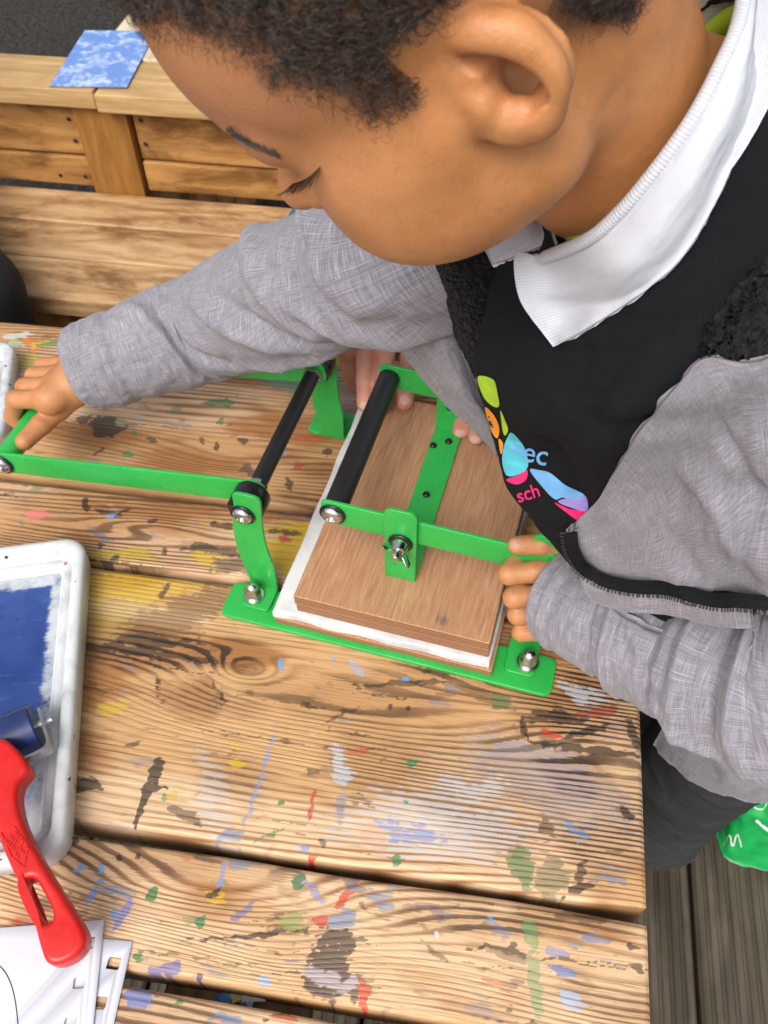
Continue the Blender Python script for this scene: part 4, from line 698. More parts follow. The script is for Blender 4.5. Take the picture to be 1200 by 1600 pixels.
# ------------------------------------------------------------------ volumes -> skin: signed distance fields meshed with surface nets
class Vox:
    def __init__(s, lo, hi, h):
        s.h = h; s.lo = np.array(lo, np.float32); n = np.ceil((np.array(hi)-np.array(lo))/h).astype(int)+1
        s.ax = [s.lo[i]+h*np.arange(n[i], dtype=np.float32) for i in range(3)]; s.F = np.full(tuple(n), 0.03, np.float32)
    def _sub(s, lo, hi):
        sl = tuple(slice(max(0, int(np.searchsorted(a, l))-1), min(len(a), int(np.searchsorted(a, u))+1)) for a, l, u in zip(s.ax, lo, hi))
        X = s.ax[0][sl[0]][:, None, None]; Y = s.ax[1][sl[1]][None, :, None]; Z = s.ax[2][sl[2]][None, None, :]; return sl, X, Y, Z
    def op(s, prim, k=0.006, mode='add'):
        fn, lo, hi = prim; m = k+0.004; sl, X, Y, Z = s._sub(np.array(lo)-m, np.array(hi)+m)
        if 0 in s.F[sl].shape: return s
        b = fn(X, Y, Z); a = s.F[sl]
        if mode == 'add': h = np.maximum(k-np.abs(a-b), 0)/k; r = np.minimum(a, b)-h*h*k*0.25
        else: b = -b; h = np.maximum(k-np.abs(a-b), 0)/k; r = np.maximum(a, b)+h*h*k*0.25
        s.F[sl] = r; return s
    def add(s, p, k=0.006): return s.op(p, k)
    def cut(s, p, k=0.006): return s.op(p, k, 'cut')
    def mesh(s):
        F = s.F; S = F < 0; n = F.shape; c = np.zeros((n[0]-1, n[1]-1, n[2]-1), np.int8)
        off = [(i, j, k) for i in (0, 1) for j in (0, 1) for k in (0, 1)]
        for i, j, k in off: c += S[i:n[0]-1+i, j:n[1]-1+j, k:n[2]-1+k]
        act = (c > 0) & (c < 8); cells = np.argwhere(act); idx = np.full(c.shape, -1, np.int32); idx[act] = np.arange(len(cells))
        acc = np.zeros((len(cells), 3)); num = np.zeros(len(cells)); val = {}
        for o in off: val[o] = F[cells[:, 0]+o[0], cells[:, 1]+o[1], cells[:, 2]+o[2]]
        for a in range(3):
            for o in off:
                if o[a] == 1: continue
                o2 = tuple(o[i]+(i == a) for i in range(3)); f1, f2 = val[o], val[o2]; m = (f1 < 0) != (f2 < 0)
                t = np.where(m, f1/np.where(m, f1-f2, 1), 0); p = np.tile(np.array(o, float), (len(cells), 1)); p[:, a] += t
                acc[m] += p[m]; num[m] += 1
        V = (cells+acc/num[:, None])*s.h+s.lo; Q = []
        for a in range(3):
            b, d = (a+1) % 3, (a+2) % 3
            sl0 = [slice(None)]*3; sl1 = [slice(None)]*3; sl0[a] = slice(0, -1); sl1[a] = slice(1, None)
            ch = S[tuple(sl0)] != S[tuple(sl1)]; inn = S[tuple(sl0)]
            e = np.argwhere(ch); e = e[(e[:, b] > 0) & (e[:, d] > 0) & (e[:, b] < n[b]-1) & (e[:, d] < n[d]-1)]
            g = lambda db, dd: idx[tuple((e+np.eye(3, dtype=int)[b]*db+np.eye(3, dtype=int)[d]*dd).T)]
            q = np.stack([g(-1, -1), g(0, -1), g(0, 0), g(-1, 0)], 1); fl = ~inn[tuple(e.T)]; q[fl] = q[fl][:, ::-1]; Q.append(q)
        Q = np.vstack(Q); Q = Q[(Q >= 0).all(1)]
        return V, Q
def ell(c, r, R=None):
    c = np.array(c, np.float32); r = np.array(r, np.float32); Rm = None if R is None else np.array(R, np.float32)
    def fn(X, Y, Z):
        x, y, z = X-c[0], Y-c[1], Z-c[2]
        if Rm is not None: x, y, z = [Rm[0, i]*x+Rm[1, i]*y+Rm[2, i]*z for i in range(3)]
        k0 = np.sqrt((x/r[0])**2+(y/r[1])**2+(z/r[2])**2); k1 = np.sqrt((x/r[0]**2)**2+(y/r[1]**2)**2+(z/r[2]**2)**2)+1e-9
        return k0*(k0-1)/k1
    R0 = r if Rm is None else np.full(3, r.max()); return fn, c-R0, c+R0
def cone(a, b, ra, rb):
    a = np.array(a, np.float32); b = np.array(b, np.float32); ab = b-a; L = float(ab@ab)+1e-12; m = max(ra, rb)
    def fn(X, Y, Z):
        t = np.clip(((X-a[0])*ab[0]+(Y-a[1])*ab[1]+(Z-a[2])*ab[2])/L, 0, 1)
        return np.sqrt((X-a[0]-t*ab[0])**2+(Y-a[1]-t*ab[1])**2+(Z-a[2]-t*ab[2])**2)-(ra+(rb-ra)*t)
    return fn, np.minimum(a, b)-m, np.maximum(a, b)+m
def chain(v, pts, rad, k=0.006, mode='add'):
    for i in range(len(pts)-1): v.op(cone(pts[i], pts[i+1], rad[i], rad[i+1]), k, mode)
def smooth_mesh(V, Q, it=2, lam=0.5):
    e = np.vstack([Q[:, [0, 1]], Q[:, [1, 2]], Q[:, [2, 3]], Q[:, [3, 0]]]); n = len(V)
    for k in range(it):
        for l in (lam, -lam*1.02):
            acc = np.zeros((n, 3)); cnt = np.zeros(n)
            for i in range(3): acc[:, i] = np.bincount(e[:, 0], V[e[:, 1], i], n)+np.bincount(e[:, 1], V[e[:, 0], i], n)
            cnt = np.bincount(e[:, 0], minlength=n)+np.bincount(e[:, 1], minlength=n); V = V+l*(acc/np.maximum(cnt, 1)[:, None]-V)
    return V
def fast_mesh(name, V, Q, mats, parent=None, attrs=None, uv=None, smooth=True):
    """large mesh from arrays (quads); attrs: name -> per vertex float array or (n,4) colour"""
    V = np.asarray(V, np.float64); Q = np.asarray(Q, np.int32)
    if parent is not None: V = V-world_loc(parent)
    me = bpy.data.meshes.new(name); me.vertices.add(len(V)); me.vertices.foreach_set('co', V.astype(np.float32).ravel())
    me.loops.add(Q.size); me.loops.foreach_set('vertex_index', Q.ravel()); me.polygons.add(len(Q)); me.polygons.foreach_set('loop_start', (np.arange(len(Q))*Q.shape[1]).astype(np.int32))
    me.update(calc_edges=True); me.validate()
    for k, a in (attrs or {}).items():
        a = np.asarray(a, np.float32)
        if a.ndim == 1: me.attributes.new(k, 'FLOAT', 'POINT').data.foreach_set('value', a)
        else: me.attributes.new(k, 'FLOAT_COLOR', 'POINT').data.foreach_set('color', a.ravel())
    if uv is not None:
        l = me.uv_layers.new(name='UVMap'); l.data.foreach_set('uv', np.asarray(uv, np.float32)[Q.ravel()].ravel())
    return link(name, me, mats, parent, smooth)
def grid_faces(nu, nv, wrap=False):
    I = np.arange(nu*nv).reshape(nu, nv)
    if wrap: J = np.roll(I, -1, 1); return np.stack([I[:-1], I[1:], J[1:], J[:-1]], -1).reshape(-1, 4)
    return np.stack([I[:-1, :-1], I[1:, :-1], I[1:, 1:], I[:-1, 1:]], -1).reshape(-1, 4)
# ------------------------------------------------------------------ the child: head, neck and hands (one skin mesh)
HP = np.array([-0.1734, 0.1467, 0.5187]); HS = 0.954
HR = np.stack([(-0.753, -0.0774, -0.6534), (0.2317, -0.9607, -0.1532), (-0.6159, -0.2667, 0.7413)], 1)
u_, s__, vt = np.linalg.svd(HR); HR = u_@vt
def hw(p): return HP+HS*(np.asarray(p, float)@HR.T)          # head frame (x to the face, y to his left, z to the crown) -> world
def hl(p): return ((np.asarray(p, float)-HP)@HR)/HS
def ray(px, py): d = CAM_R @ np.array([(px-600)/CAM_F, -(py-800)/CAM_F, -1.0]); return d/np.linalg.norm(d)
child = thing('person', 'child in grey jacket and white collar leaning over the table, hands on the green press', 'person', (0.16, 0.27, GZ))

hv = Vox((-0.165, -0.100, -0.230), (0.125, 0.112, 0.150), 0.00135)
hv.add(ell((-0.008, 0, 0.050), (0.094, 0.0735, 0.080)))
hv.add(ell((0.036, 0, 0.045), (0.058, 0.060, 0.056)), 0.03)                 # forehead
hv.add(ell((0.036, 0, -0.018), (0.050, 0.053, 0.056)), 0.03)                # middle face
for s_ in (1, -1):
    hv.add(cone((0.004, s_*0.046, -0.040), (0.064, s_*0.012, -0.068), 0.019, 0.0165), 0.025)
    hv.add(ell((0.053, s_*0.035, -0.026), (0.032, 0.026, 0.032)), 0.022)     # cheek
    hv.add(cone((0.055, s_*0.046, 0.002), (0.020, s_*0.060, 0.004), 0.012, 0.009), 0.02)
    hv.add(cone((0.083, s_*0.012, 0.028), (0.073, s_*0.044, 0.029), 0.0075, 0.007), 0.014)   # brow
for s_ in (1, -1): hv.add(ell((0.032, s_*0.047, -0.020), (0.032, 0.0165, 0.030)), 0.03)
hv.add(ell((0.069, 0, -0.070), (0.0185, 0.020, 0.0150)), 0.018)               # chin
hv.add(ell((0.076, 0, -0.042), (0.0200, 0.026, 0.020)), 0.014)                # muzzle
hv.add(cone((0.085, 0, 0.012), (0.1030, 0, -0.016), 0.0065, 0.0092), 0.012)   # nose
hv.add(ell((0.1045, 0.001, -0.0190), (0.0098, 0.0104, 0.0090)), 0.006)
for s_ in (1, -1):
    hv.add(ell((0.0925, s_*0.0115, -0.0205), (0.0105, 0.0072, 0.0075)), 0.005)
    hv.cut(ell((0.0975, s_*0.0062, -0.0268), (0.0040, 0.0030, 0.0030)), 0.003)
    hv.cut(ell((0.0875, s_*0.030, 0.0125), (0.0095, 0.0165, 0.0110)), 0.012)   # eye socket
    hv.add(ell((0.0670, s_*0.0305, 0.0115), (0.0142, 0.0150, 0.0120)), 0.003)  # lowered lid over the eye
hv.add(ell((0.0925, 0, -0.0405), (0.0062, 0.0175, 0.0045)), 0.004)            # lips
hv.add(ell((0.0905, 0, -0.0485), (0.0062, 0.0150, 0.0052)), 0.004)
hv.cut(ell((0.0980, 0, -0.0445), (0.0060, 0.0190, 0.0011)), 0.002)
RC = np.array([-0.1012, 0.1900, 0.4566]); RN = np.array([-0.8936, 0.0341, 0.4475]); RR = 0.0645      # the collar's ring: centre, axis to the head, radius
_rf = np.cross(RN, np.cross([0, 0, 1.0], RN)); _rf = -_rf/np.linalg.norm(_rf); NC = RC+_rf*0.010; hv.add(cone((-0.020, 0, -0.028), hl(NC), 0.0465, 0.0450), 0.016); hv.add(cone(hl(NC), hl(RC-RN*0.05), 0.0450, 0.0540), 0.01)
hv.add(cone((0.020, 0, -0.050), hl(RC+np.array((-0.018, 0, -0.024))), 0.022, 0.030), 0.014)
# ---- the left ear, laid out from its outline in the photograph on a plane that flares from the head
EC = np.array((-0.010, 0.0775, 0.002)); eb_ = np.array((-0.975, 0.20, 0.0)); eb_ /= np.linalg.norm(eb_); eu_ = np.array((-0.04, -0.20, 0.97)); eu_ -= eb_*(eu_@eb_); eu_ /= np.linalg.norm(eu_); en_ = np.cross(eu_, eb_); en_ = en_ if en_[1] > 0 else -en_
def ear(zx, zy, c=0.0):
    """a point of the enlarged ear picture (2.4 x, origin 700,0) on the ear plane, raised by c towards the viewer"""
    d = ray(700+zx/2.4, zy/2.4)@HR; o = (CAM_C-HP)@HR/HS; t = ((EC-o)@en_)/(d@en_); return o+t*d+en_*c
RB = np.stack([eb_, en_, eu_], 1)
rimd = np.array([(20, 195, 0.0040, -0.004), (36, 128, 0.0046, -0.001), (85, 98, 0.0052, 0.001), (160, 92, 0.0057, 0.002), (235, 100, 0.0057, 0.0025), (305, 128, 0.0052, 0.0028), (366, 185, 0.0046, 0.0028), (404, 250, 0.0039, 0.0026), (414, 315, 0.0036, 0.0022), (396, 380, 0.0038, 0.0012), (355, 432, 0.0044, 0.0)])
rim = [tuple(q[:2]) for q in rimd]; rimd[:, 2] *= 0.88; rimd[2:7, 1] += 10; rimd[5:10, 0] -= 9; rd = spline(rimd, 44)
chain(hv, [ear(x, y, c) for x, y, r, c in rd], rd[:, 2], 0.003)
hv.add(ell(ear(225, 300, -0.0045), (0.0200, 0.0040, 0.0205), RB), 0.004)        # the shell
hv.add(ell(ear(268, 448, -0.0003), (0.0108, 0.0046, 0.0085), RB), 0.006)        # lobe
hv.add(ell(ear(325, 428, -0.0003), (0.0070, 0.0042, 0.0075), RB), 0.006)
ad = spline(np.array([(105, 268, 0.0026, -0.002), (185, 246, 0.0034, 0.0002), (265, 258, 0.0038, 0.0012), (318, 305, 0.0038, 0.0016), (330, 360, 0.0036, 0.0014), (300, 412, 0.0042, 0.0008)]), 24)
chain(hv, [ear(x, y, c) for x, y, r, c in ad], ad[:, 2], 0.003)                  # antihelix
gd = spline(np.array([(75, 232, 0.0026, 0.0005), (135, 214, 0.0046, 0.0005), (215, 200, 0.0044, 0.0012), (292, 222, 0.0030, 0.0015), (350, 275, 0.0028, 0.0018), (378, 338, 0.0022, 0.0022)]), 24)
chain(hv, [ear(x, y, c) for x, y, r, c in gd], gd[:, 2], 0.0025, 'cut')          # groove under the rim
hv.cut(ell(ear(225, 332, 0.0012), (0.0112, 0.0140, 0.0100), RB), 0.003)          # bowl
hv.cut(ell(ear(200, 352, -0.008), (0.0058, 0.0100, 0.0062), RB), 0.004)
hv.add(ell(ear(140, 388, -0.0005), (0.0044, 0.0056, 0.0062), RB), 0.004)         # tragus
hv.add(ell(ear(258, 420, -0.0008), (0.0060, 0.0046, 0.0038), RB), 0.004)
hv.add(cone(ear(65, 300, -0.008), ear(112, 430, -0.007), 0.008, 0.007), 0.010)
# right ear, simpler, mirrored
chain(hv, [np.array(ear(x, y, 0.002))*(1, -1, 1) for x, y in rim], [0.0055]*len(rim), 0.004)
hv.add(ell(ear(225, 300, -0.003)*(1, -1, 1), (0.020, 0.0045, 0.022), np.stack([eb_*(1, -1, 1), en_*(1, -1, 1), eu_*(1, -1, 1)], 1)), 0.004)
hv.add(ell(ear(270, 445)*(1, -1, 1), (0.010, 0.005, 0.010)), 0.006)
HV, HQ = hv.mesh(); HV = smooth_mesh(HV, HQ, 2)
# hair line: measured on the visible side, mirrored to the other
HLX = [-400, 120, 235, 305, 346, 392, 422, 492, 544, 579, 603, 632, 667, 690, 702, 720, 860, 887, 917, 933, 967, 992, 1008, 1030, 1500]
HLY = [-60, 10, 40, 54, 66, 90, 120, 143, 160, 180, 190, 183, 142, 101, 66, 15, 5, 21, 37, 44, 40, 25, 0, -60, -300]
def hair_field(Pl):
    q = np.array(Pl, float); q[..., 1] = np.abs(q[..., 1]); p = proj(hw(q)); f = (np.interp(p[..., 0], HLX, HLY)-p[..., 1])
    return np.where(depth(hw(q)) > 0.05, f, 300)
hf = hair_field(HV); far_ = HV[:, 1] < 0
hairmask = np.clip((hf+18*(fbm(HV[:, 0]*160+9, HV[:, 2]*160, 2)-0.5)*2)/75+0.18, 0, 1)
ear_d = np.linalg.norm((HV-EC)*(1, 1, 1)*(1, 1, 0.8), axis=1); hairmask = np.where((HV[:, 1] > 0.062) & (ear_d < 0.047) & (hf < 400) & (np.abs((HV-EC)@en_) < 0.02) & (((HV-EC)@eu_) < 0.038) & (((HV-EC)@eb_) > -0.024), 0, hairmask)
hairmask = np.where((HV[:, 2] < -0.03), 0, hairmask)
def skin_mat():
    g = G('child_skin'); P = g.obj; m = g.n('ShaderNodeAttribute', attribute_name='skin'); hm, warm_tone, nail = g.xyz(m.outputs['Vector']); crease = g.math('SUBTRACT', 1.0, m.outputs['Alpha'])
    a = g.noise(P, 900, 3, 0.7); b = g.noise(P, 45, 4, 0.6); c3 = g.noise(P, 12, 3, 0.5)
    c = g.mix(g.mr(b, 0.3, 0.7), (0.54, 0.225, 0.080), (0.64, 0.285, 0.108)); c = g.mix(g.mr(c3, 0.35, 0.7, 0, 0.5), c, (0.58, 0.22, 0.068))
    c = g.mix(g.math('MULTIPLY', warm_tone, 0.75), g.mix(0.5, c, (0.33, 0.160, 0.088)), c); c = g.mix(g.math('MULTIPLY', nail, 0.85), c, (0.48, 0.26, 0.19))  # cheeks' bounced warmth and greyer forehead mixed into the skin colour as painted light
    c = g.mix(g.math('MULTIPLY', g.math('POWER', hm, 1.6), g.mr(g.noise(P, 420, 2, 0.6), 0.25, 0.65, 0.5, 0.95)), c, (0.016, 0.011, 0.009))
    c = g.mix(g.math('MULTIPLY', crease, 0.55), c, (0.20, 0.070, 0.026))
    v = g.voro(P, 1300)['Distance']; sp_k = g.voro(P, 260); c = g.mix(g.math('MULTIPLY', g.mr(sp_k['Distance'], 0.16, 0.05), g.mr(g.xyz(sp_k['Color'])[0], 0.86, 0.88, 0, 0.45)), c, (0.20, 0.075, 0.03))
    mott = g.noise(P, 130, 5, 0.75); c = g.mix(g.mr(mott, 0.56, 0.72, 0, 0.16), c, (0.72, 0.40, 0.20)); c = g.mix(g.mr(mott, 0.5, 0.28, 0, 0.30), c, (0.30, 0.115, 0.045))
    return g.set(color=c, rough=g.mr(mott, 0.3, 0.7, 0.38, 0.56), normal=g.bump(g.math('ADD', g.math('ADD', a, g.math('MULTIPLY', mott, 0.12)), g.math('MULTIPLY', v, 0.8)), 0.28, 0.0006), spec=0.42, sss=0.12, sss_radius=(0.9, 0.35, 0.18), sss_scale=0.004)
skin = skin_mat()
SKIN_V = [hw(HV)]; SKIN_Q = [HQ]; n0 = len(HV)
warm_tone = np.clip(0.9-0.9*np.clip((HV[:, 0]*0.75+HV[:, 2]*0.8-0.028)/0.05, 0, 1), 0, 1)  # paints warm bounce light on cheeks and neck, fading to the sky-greyed forehead
SKIN_A = [np.stack([hairmask, warm_tone, 0*warm_tone, np.ones(n0)], 1)]
# ---- hair: tight short curls as strands
def sample(V, Q, wgt, n, rs):
    a = V[Q[:, 1]]-V[Q[:, 0]]; b = V[Q[:, 3]]-V[Q[:, 0]]; nr = np.cross(a, b); ar = np.linalg.norm(nr, axis=1); w = ar*wgt[Q].mean(1); w = w/w.sum()
    i = rs.choice(len(Q), n, p=w); u, v = rs.rand(n, 1), rs.rand(n, 1); q = Q[i]
    p = (V[q[:, 0]]*(1-u)+V[q[:, 1]]*u)*(1-v)+(V[q[:, 3]]*(1-u)+V[q[:, 2]]*u)*v
    return p, nr[i]/(ar[i, None]+1e-12), q
def curves(name, pts, rad, mat, parent):
    """pts (n, k, 3) world; rad (n, k)"""
    n, k, _ = pts.shape; hc = bpy.data.hair_curves.new(name); hc.add_curves([k]*n)
    P = (pts-world_loc(parent)).astype(np.float32)
    hc.attributes['position'].data.foreach_set('vector', P.ravel())
    at = hc.attributes.get('radius') or hc.attributes.new('radius', 'FLOAT', 'POINT'); at.data.foreach_set('value', rad.astype(np.float32).ravel())
    hc.materials.append(mat); o = bpy.data.objects.new(name, hc); COL.objects.link(o); o.parent = parent; return o
g = G('black_hair'); hair_m = g.set(color=(0.030, 0.021, 0.016), rough=0.36, spec=0.7)
rs = np.random.RandomState(5); NH = 17000
wv_ = np.clip(hairmask*1.4-0.12, 0, 1)**1.3; Pn, Nn, Qn = sample(HV, HQ, wv_, NH, rs)
keep_m = hairmask[Qn].mean(1); outw = Pn-np.array((-0.005, 0, 0.03)); outw /= np.linalg.norm(outw, axis=1)[:, None]
Nn *= np.sign((Nn*outw).sum(1))[:, None]
K = 14; t = np.linspace(0, 1, K)
clump = np.stack([np.sin(Pn@np.array(w_)*330+ph_) for w_, ph_ in (((1, .3, .2), 0), ((.2, 1, .4), 2), ((.3, .1, 1), 4))], 1)
ax1 = np.cross(Nn, clump+0.30*rs.randn(NH, 3)); ax1 /= np.linalg.norm(ax1, axis=1)[:, None]; ax2 = np.cross(Nn, ax1)
cl = 0.5+0.5*np.sin(Pn@np.array((1, .2, .5))*640)*np.sin(Pn@np.array((-.3, 1, .6))*560)*1.0; hgt = (0.0016+0.0050*rs.rand(NH)**0.8+0.0045*cl)*(0.35+0.65*np.clip(keep_m*1.2-0.1, 0, 1)); rad_c = (0.0014+0.0020*rs.rand(NH)**1.3)*(0.5+0.5*keep_m); turns = rs.uniform(1.0, 2.0, NH); ph = rs.rand(NH)*6.28
th_ = ph[:, None]+turns[:, None]*6.283*t[None]; grow = np.minimum(t*4, 1)[None]*rad_c[:, None]
drift = (0.0035*(rs.rand(NH)-0.2))[:, None]*t[None]**1.5
L3 = Pn[:, None]+Nn[:, None]*((hgt[:, None]*np.sin(t[None]*1.75)/1.0)[..., None])+ax1[:, None]*((grow*np.cos(th_)-grow[:, :1]*0+drift)[..., None])+ax2[:, None]*((grow*np.sin(th_))[..., None])
L3[:, 0] = Pn
rad = (0.00012*(1-0.5*t))[None]*np.ones((NH, 1))
hair = curves('hair', hw(L3), rad, hair_m, child)
NF = 3800; wf = np.where((hf > -34) & (hf < 40) & (HV[:, 2] > -0.02), np.clip((hf+34)/60, 0.05, 1), 0)*(hairmask < 0.8)*np.where((HV[:, 1] > 0.060) & (ear_d < 0.042), 0, 1); Pf_, Nf_, _q = sample(HV, HQ, wf, NF, rs)
of_ = Pf_-np.array((-0.005, 0, 0.03)); of_ /= np.linalg.norm(of_, axis=1)[:, None]; tf = np.linspace(0, 1, 7); df = rs.randn(NF, 3); df -= of_*(df*of_).sum(1)[:, None]; df /= np.linalg.norm(df, axis=1)[:, None]; d2 = np.cross(of_, df); lf2 = rs.uniform(0.0015, 0.0050, NF); cu_ = rs.uniform(-3.5, 3.5, NF)
Lf2 = Pf_[:, None]+(lf2[:, None]*0.45*np.sin(tf*1.6)[None])[..., None]*of_[:, None]+(lf2[:, None]*np.sin(cu_[:, None]*tf[None])/np.abs(cu_[:, None]+0.01))[..., None]*df[:, None]+(lf2[:, None]*(1-np.cos(cu_[:, None]*tf[None]))/np.abs(cu_[:, None]+0.01))[..., None]*d2[:, None]
curves('hairline', hw(Lf2), np.tile(0.00006*(1-0.6*tf), (NF, 1)), hair_m, child)
# brow and lashes, combed from points found on the skin
bvh = bvhtree.BVHTree.FromPolygons(hw(HV).tolist(), HQ.tolist())
def hit(px, py, tree=None):
    d = ray(px, py); r = (tree or bvh).ray_cast(Vector(CAM_C), Vector(d))
    if r[0] is None:
        best = min((( (tree or bvh).find_nearest(Vector(CAM_C+d*s_))) for s_ in np.linspace(0.25, 0.55, 25)), key=lambda q: q[3]); return np.array(best[0]), np.array(best[1])
    return np.array(r[0]), np.array(r[1])
bl = []; rs = np.random.RandomState(8)
for k in range(150):
    u = rs.rand()**1.35; c = np.array([356, 201])*(1-u)**2+2*u*(1-u)*np.array([384, 222])+np.array([430, 235])*u*u; wdt = 7*(1-u)+2.0
    p, n_ = hit(c[0]+rs.normal(0, 2), c[1]+rs.normal(0, 0.42)*wdt); q, _ = hit(c[0]+rs.uniform(8, 22), c[1]+rs.uniform(3, 11)); d = q-p; d = d/(np.linalg.norm(d)+1e-9)
    if n_@(CAM_C-p) < 0 and False: continue
    nn_ = (p-hw((0.03, 0, 0.02))); nn_ /= np.linalg.norm(nn_); L = rs.uniform(0.003, 0.006); bl.append([p+d*L*s_+nn_*0.0012*math.sin(s_*2.2) for s_ in np.linspace(0, 1, 5)])
for k in range(40):
    u = k/39; c = np.array([500, 260])*(1-u)+np.array([457, 287])*u+np.array([2, 4])*math.sin(u*3.14); p, n_ = hit(*c); dp = depth(p); j1, j2 = rs.normal(0, 2), rs.normal(0, 2)
    e1 = UD(c[0]-3-9*u+j1*0.5, c[1]+17-3*u+j2*0.5, dp*0.988); e2 = UD(c[0]-13-15*u+j1, c[1]+31-12*u+j2, dp*0.980)
    bl.append([p*(1-s_)**2+2*s_*(1-s_)*e1+e2*s_*s_ for s_ in np.linspace(0, 1, 5)])
bl = np.array(bl); rb = np.tile(np.array([0.00014, 0.00013, 0.00011, 0.00008, 0.00003]), (len(bl), 1)); rb[:150] *= 0.62; curves('brow_and_lashes', bl, rb, hair_m, child)

# ---- hands
def finger(v, pts, r0, r1, k=0.0025):
    n = len(pts); chain(v, pts, np.linspace(r0, r1, n), k)
def nail_mask(V, spots):
    m = np.zeros(len(V))
    for c, nd, rr in spots: d = V-np.array(c); dn = d@nd; m = np.maximum(m, ((np.linalg.norm(d-np.outer(dn, nd), axis=1) < rr) & (dn > -0.002)).astype(float))
    return m
def add_hand(v, nails=(), tint=0.5, creases=()):
    V, Q = v.mesh(); V = smooth_mesh(V, Q, 2); cr = np.zeros(len(V))
    for c, ax_, rr in creases:
        ax_ = np.array(ax_, float); ax_ /= np.linalg.norm(ax_); d = V-np.array(c)
        for o_, w_ in ((-0.0019, 0.8), (0.0, 1.0), (0.0019, 0.8)): k_ = w_*np.exp(-(((d@ax_)-o_+0.0004*np.sin(d@np.array([900, 700, 800])))/0.00055)**2)*(np.linalg.norm(d, axis=1) < rr*1.5)*np.clip(((CAM_C-np.array(c))@d.T)/np.linalg.norm(CAM_C-np.array(c))/rr, 0, 1); cr = np.maximum(cr, k_)
    SKIN_V.append(V); SKIN_Q.append(Q)
    SKIN_A.append(np.stack([0*V[:, 0], np.full(len(V), tint), nail_mask(V, nails), 1-cr], 1))
def W(px, py, z): return U(px, py, z)
# left hand: a fist on the end of the link arm, thumb on top
zb = b1[1]
pts_box = [W(760, 820, 0.15), W(760, 1030, 0.0), W(960, 820, 0.15), W(960, 1030, 0.0)]
lo, hi = np.min(pts_box, 0)-0.02, np.max(pts_box, 0)+0.02
lh = Vox(lo, hi, 0.0011)
zi = [zb-0.006, zb-0.023, zb-0.039, zb-0.053]
rows_ = [((884, 893), (838, 893), (795, 897), (791, 905)), ((886, 926), (845, 930), (803, 934), (797, 941)), ((884, 955), (848, 960), (809, 961), (804, 967)), ((878, 980), (848, 987), (814, 988), (810, 992))]
fr = [0.0083, 0.0085, 0.0080, 0.0072]
for (a, b_, c, d), z, r in zip(rows_, zi, fr):
    p0, p1, p2 = W(*a, z+0.004), W(*b_, z+0.002), W(*c, z)
    inward = pw3(0.287, 0.09, z)-pw3(0.287, 0.0, z); inward /= np.linalg.norm(inward)
    p3 = p2+inward*0.019+np.array([0.004, 0, -0.001]); p4 = p3+np.array([0.019, 0.006, 0.0])
    finger(lh, [p0, p1, p2], r*1.08, r*0.97, 0.003); finger(lh, [p2, p3, p4], r*0.95, r*0.85, 0.003)
wr = W(905, 930, zb-0.012)
lh.add(cone(W(888, 905, zb-0.008), W(884, 972, zb-0.045), 0.0125, 0.0115), 0.006)
lh.add(cone(W(890, 910, zb-0.010)+np.array([0.008, 0.012, 0.0]), W(930, 955, zb-0.018), 0.016, 0.020), 0.008)
lh.add(cone(W(889, 965, zb-0.040)+np.array([0.010, 0.012, 0.0]), W(930, 955, zb-0.018), 0.014, 0.020), 0.008)
lh.add(cone(W(930, 955, zb-0.018), W(1000, 985, zb-0.005), 0.021, 0.023), 0.008)
tb, tm, tt_ = W(890, 858, zb+0.006), W(848, 850, zb+0.014), W(808, 852, zb+0.016)
lh.add(cone(wr+np.array([0.0, 0.018, 0.008]), tb, 0.013, 0.0098), 0.006); finger(lh, [tb, tm, tt_], 0.0096, 0.0072, 0.003)
tn = np.array([-0.15, -0.25, 0.95]); tn /= np.linalg.norm(tn)
add_hand(lh, [(W(806, 849, zb+0.022), tn, 0.0046)], 0.2, [(tm, tt_-tm, 0.010)]+[(W(b_[0], b_[1], z+0.002), W(*c, z)-W(*b_, z+0.002), 0.010) for (a, b_, c, d), z in zip(rows_, zi)])
# right hand: fingers over the cross handle, thumb along the near side
hz_ = HANDLE_Z; hdir = np.array([PY[0], PY[1], 0.0])
def HA(lyd, up=0.0, out=0.0): p = pw3(HANDLE_LX, lyd, hz_); return p+np.array([PX[0], PX[1], 0])*out+np.array([0, 0, up])
c_lo, c_hi = HA(AL-0.02), HA(AL+0.17); lo = np.minimum(c_lo, c_hi)-np.array([0.05, 0.03, 0.05]); hi = np.maximum(c_lo, c_hi)+np.array([0.12, 0.03, 0.08])
rh = Vox(lo, hi, 0.0011)
def lyp(px, py, z): w = U(px, py, z)[:2]-PO; return float(w@PX), float(w@PY)
ly0 = lyp(34, 636, hz_+0.015)[1]
for k, (r, dl) in enumerate(((0.0084, 0), (0.0086, 0.0168), (0.0082, 0.0330), (0.0074, 0.0480))):
    ly = ly0+dl; mc = HA(ly+0.004, 0.030, 0.026-0.002*k)
    pip = HA(ly, 0.0235, -0.0105); dip = HA(ly-0.002, 0.001, -0.0205); tip = HA(ly-0.004, -0.0165, -0.008)
    finger(rh, [mc, pip], r*1.12, r, 0.003); finger(rh, [pip, dip, tip], r, r*0.82, 0.003)
m0, m3 = HA(ly0+0.004, 0.029, 0.024), HA(ly0+0.050, 0.027, 0.022); wr = U(130, 588, hz_+0.034)
rh.add(cone(m0, m3, 0.0115, 0.0105), 0.006); rh.add(cone(m0, wr, 0.0125, 0.0195), 0.008); rh.add(cone(m3, wr, 0.0115, 0.0195), 0.008); rh.add(cone((m0+m3)/2, wr, 0.0130, 0.0200), 0.008)
rh.add(cone(wr, U(185, 568, hz_+0.04), 0.0205, 0.023), 0.008)
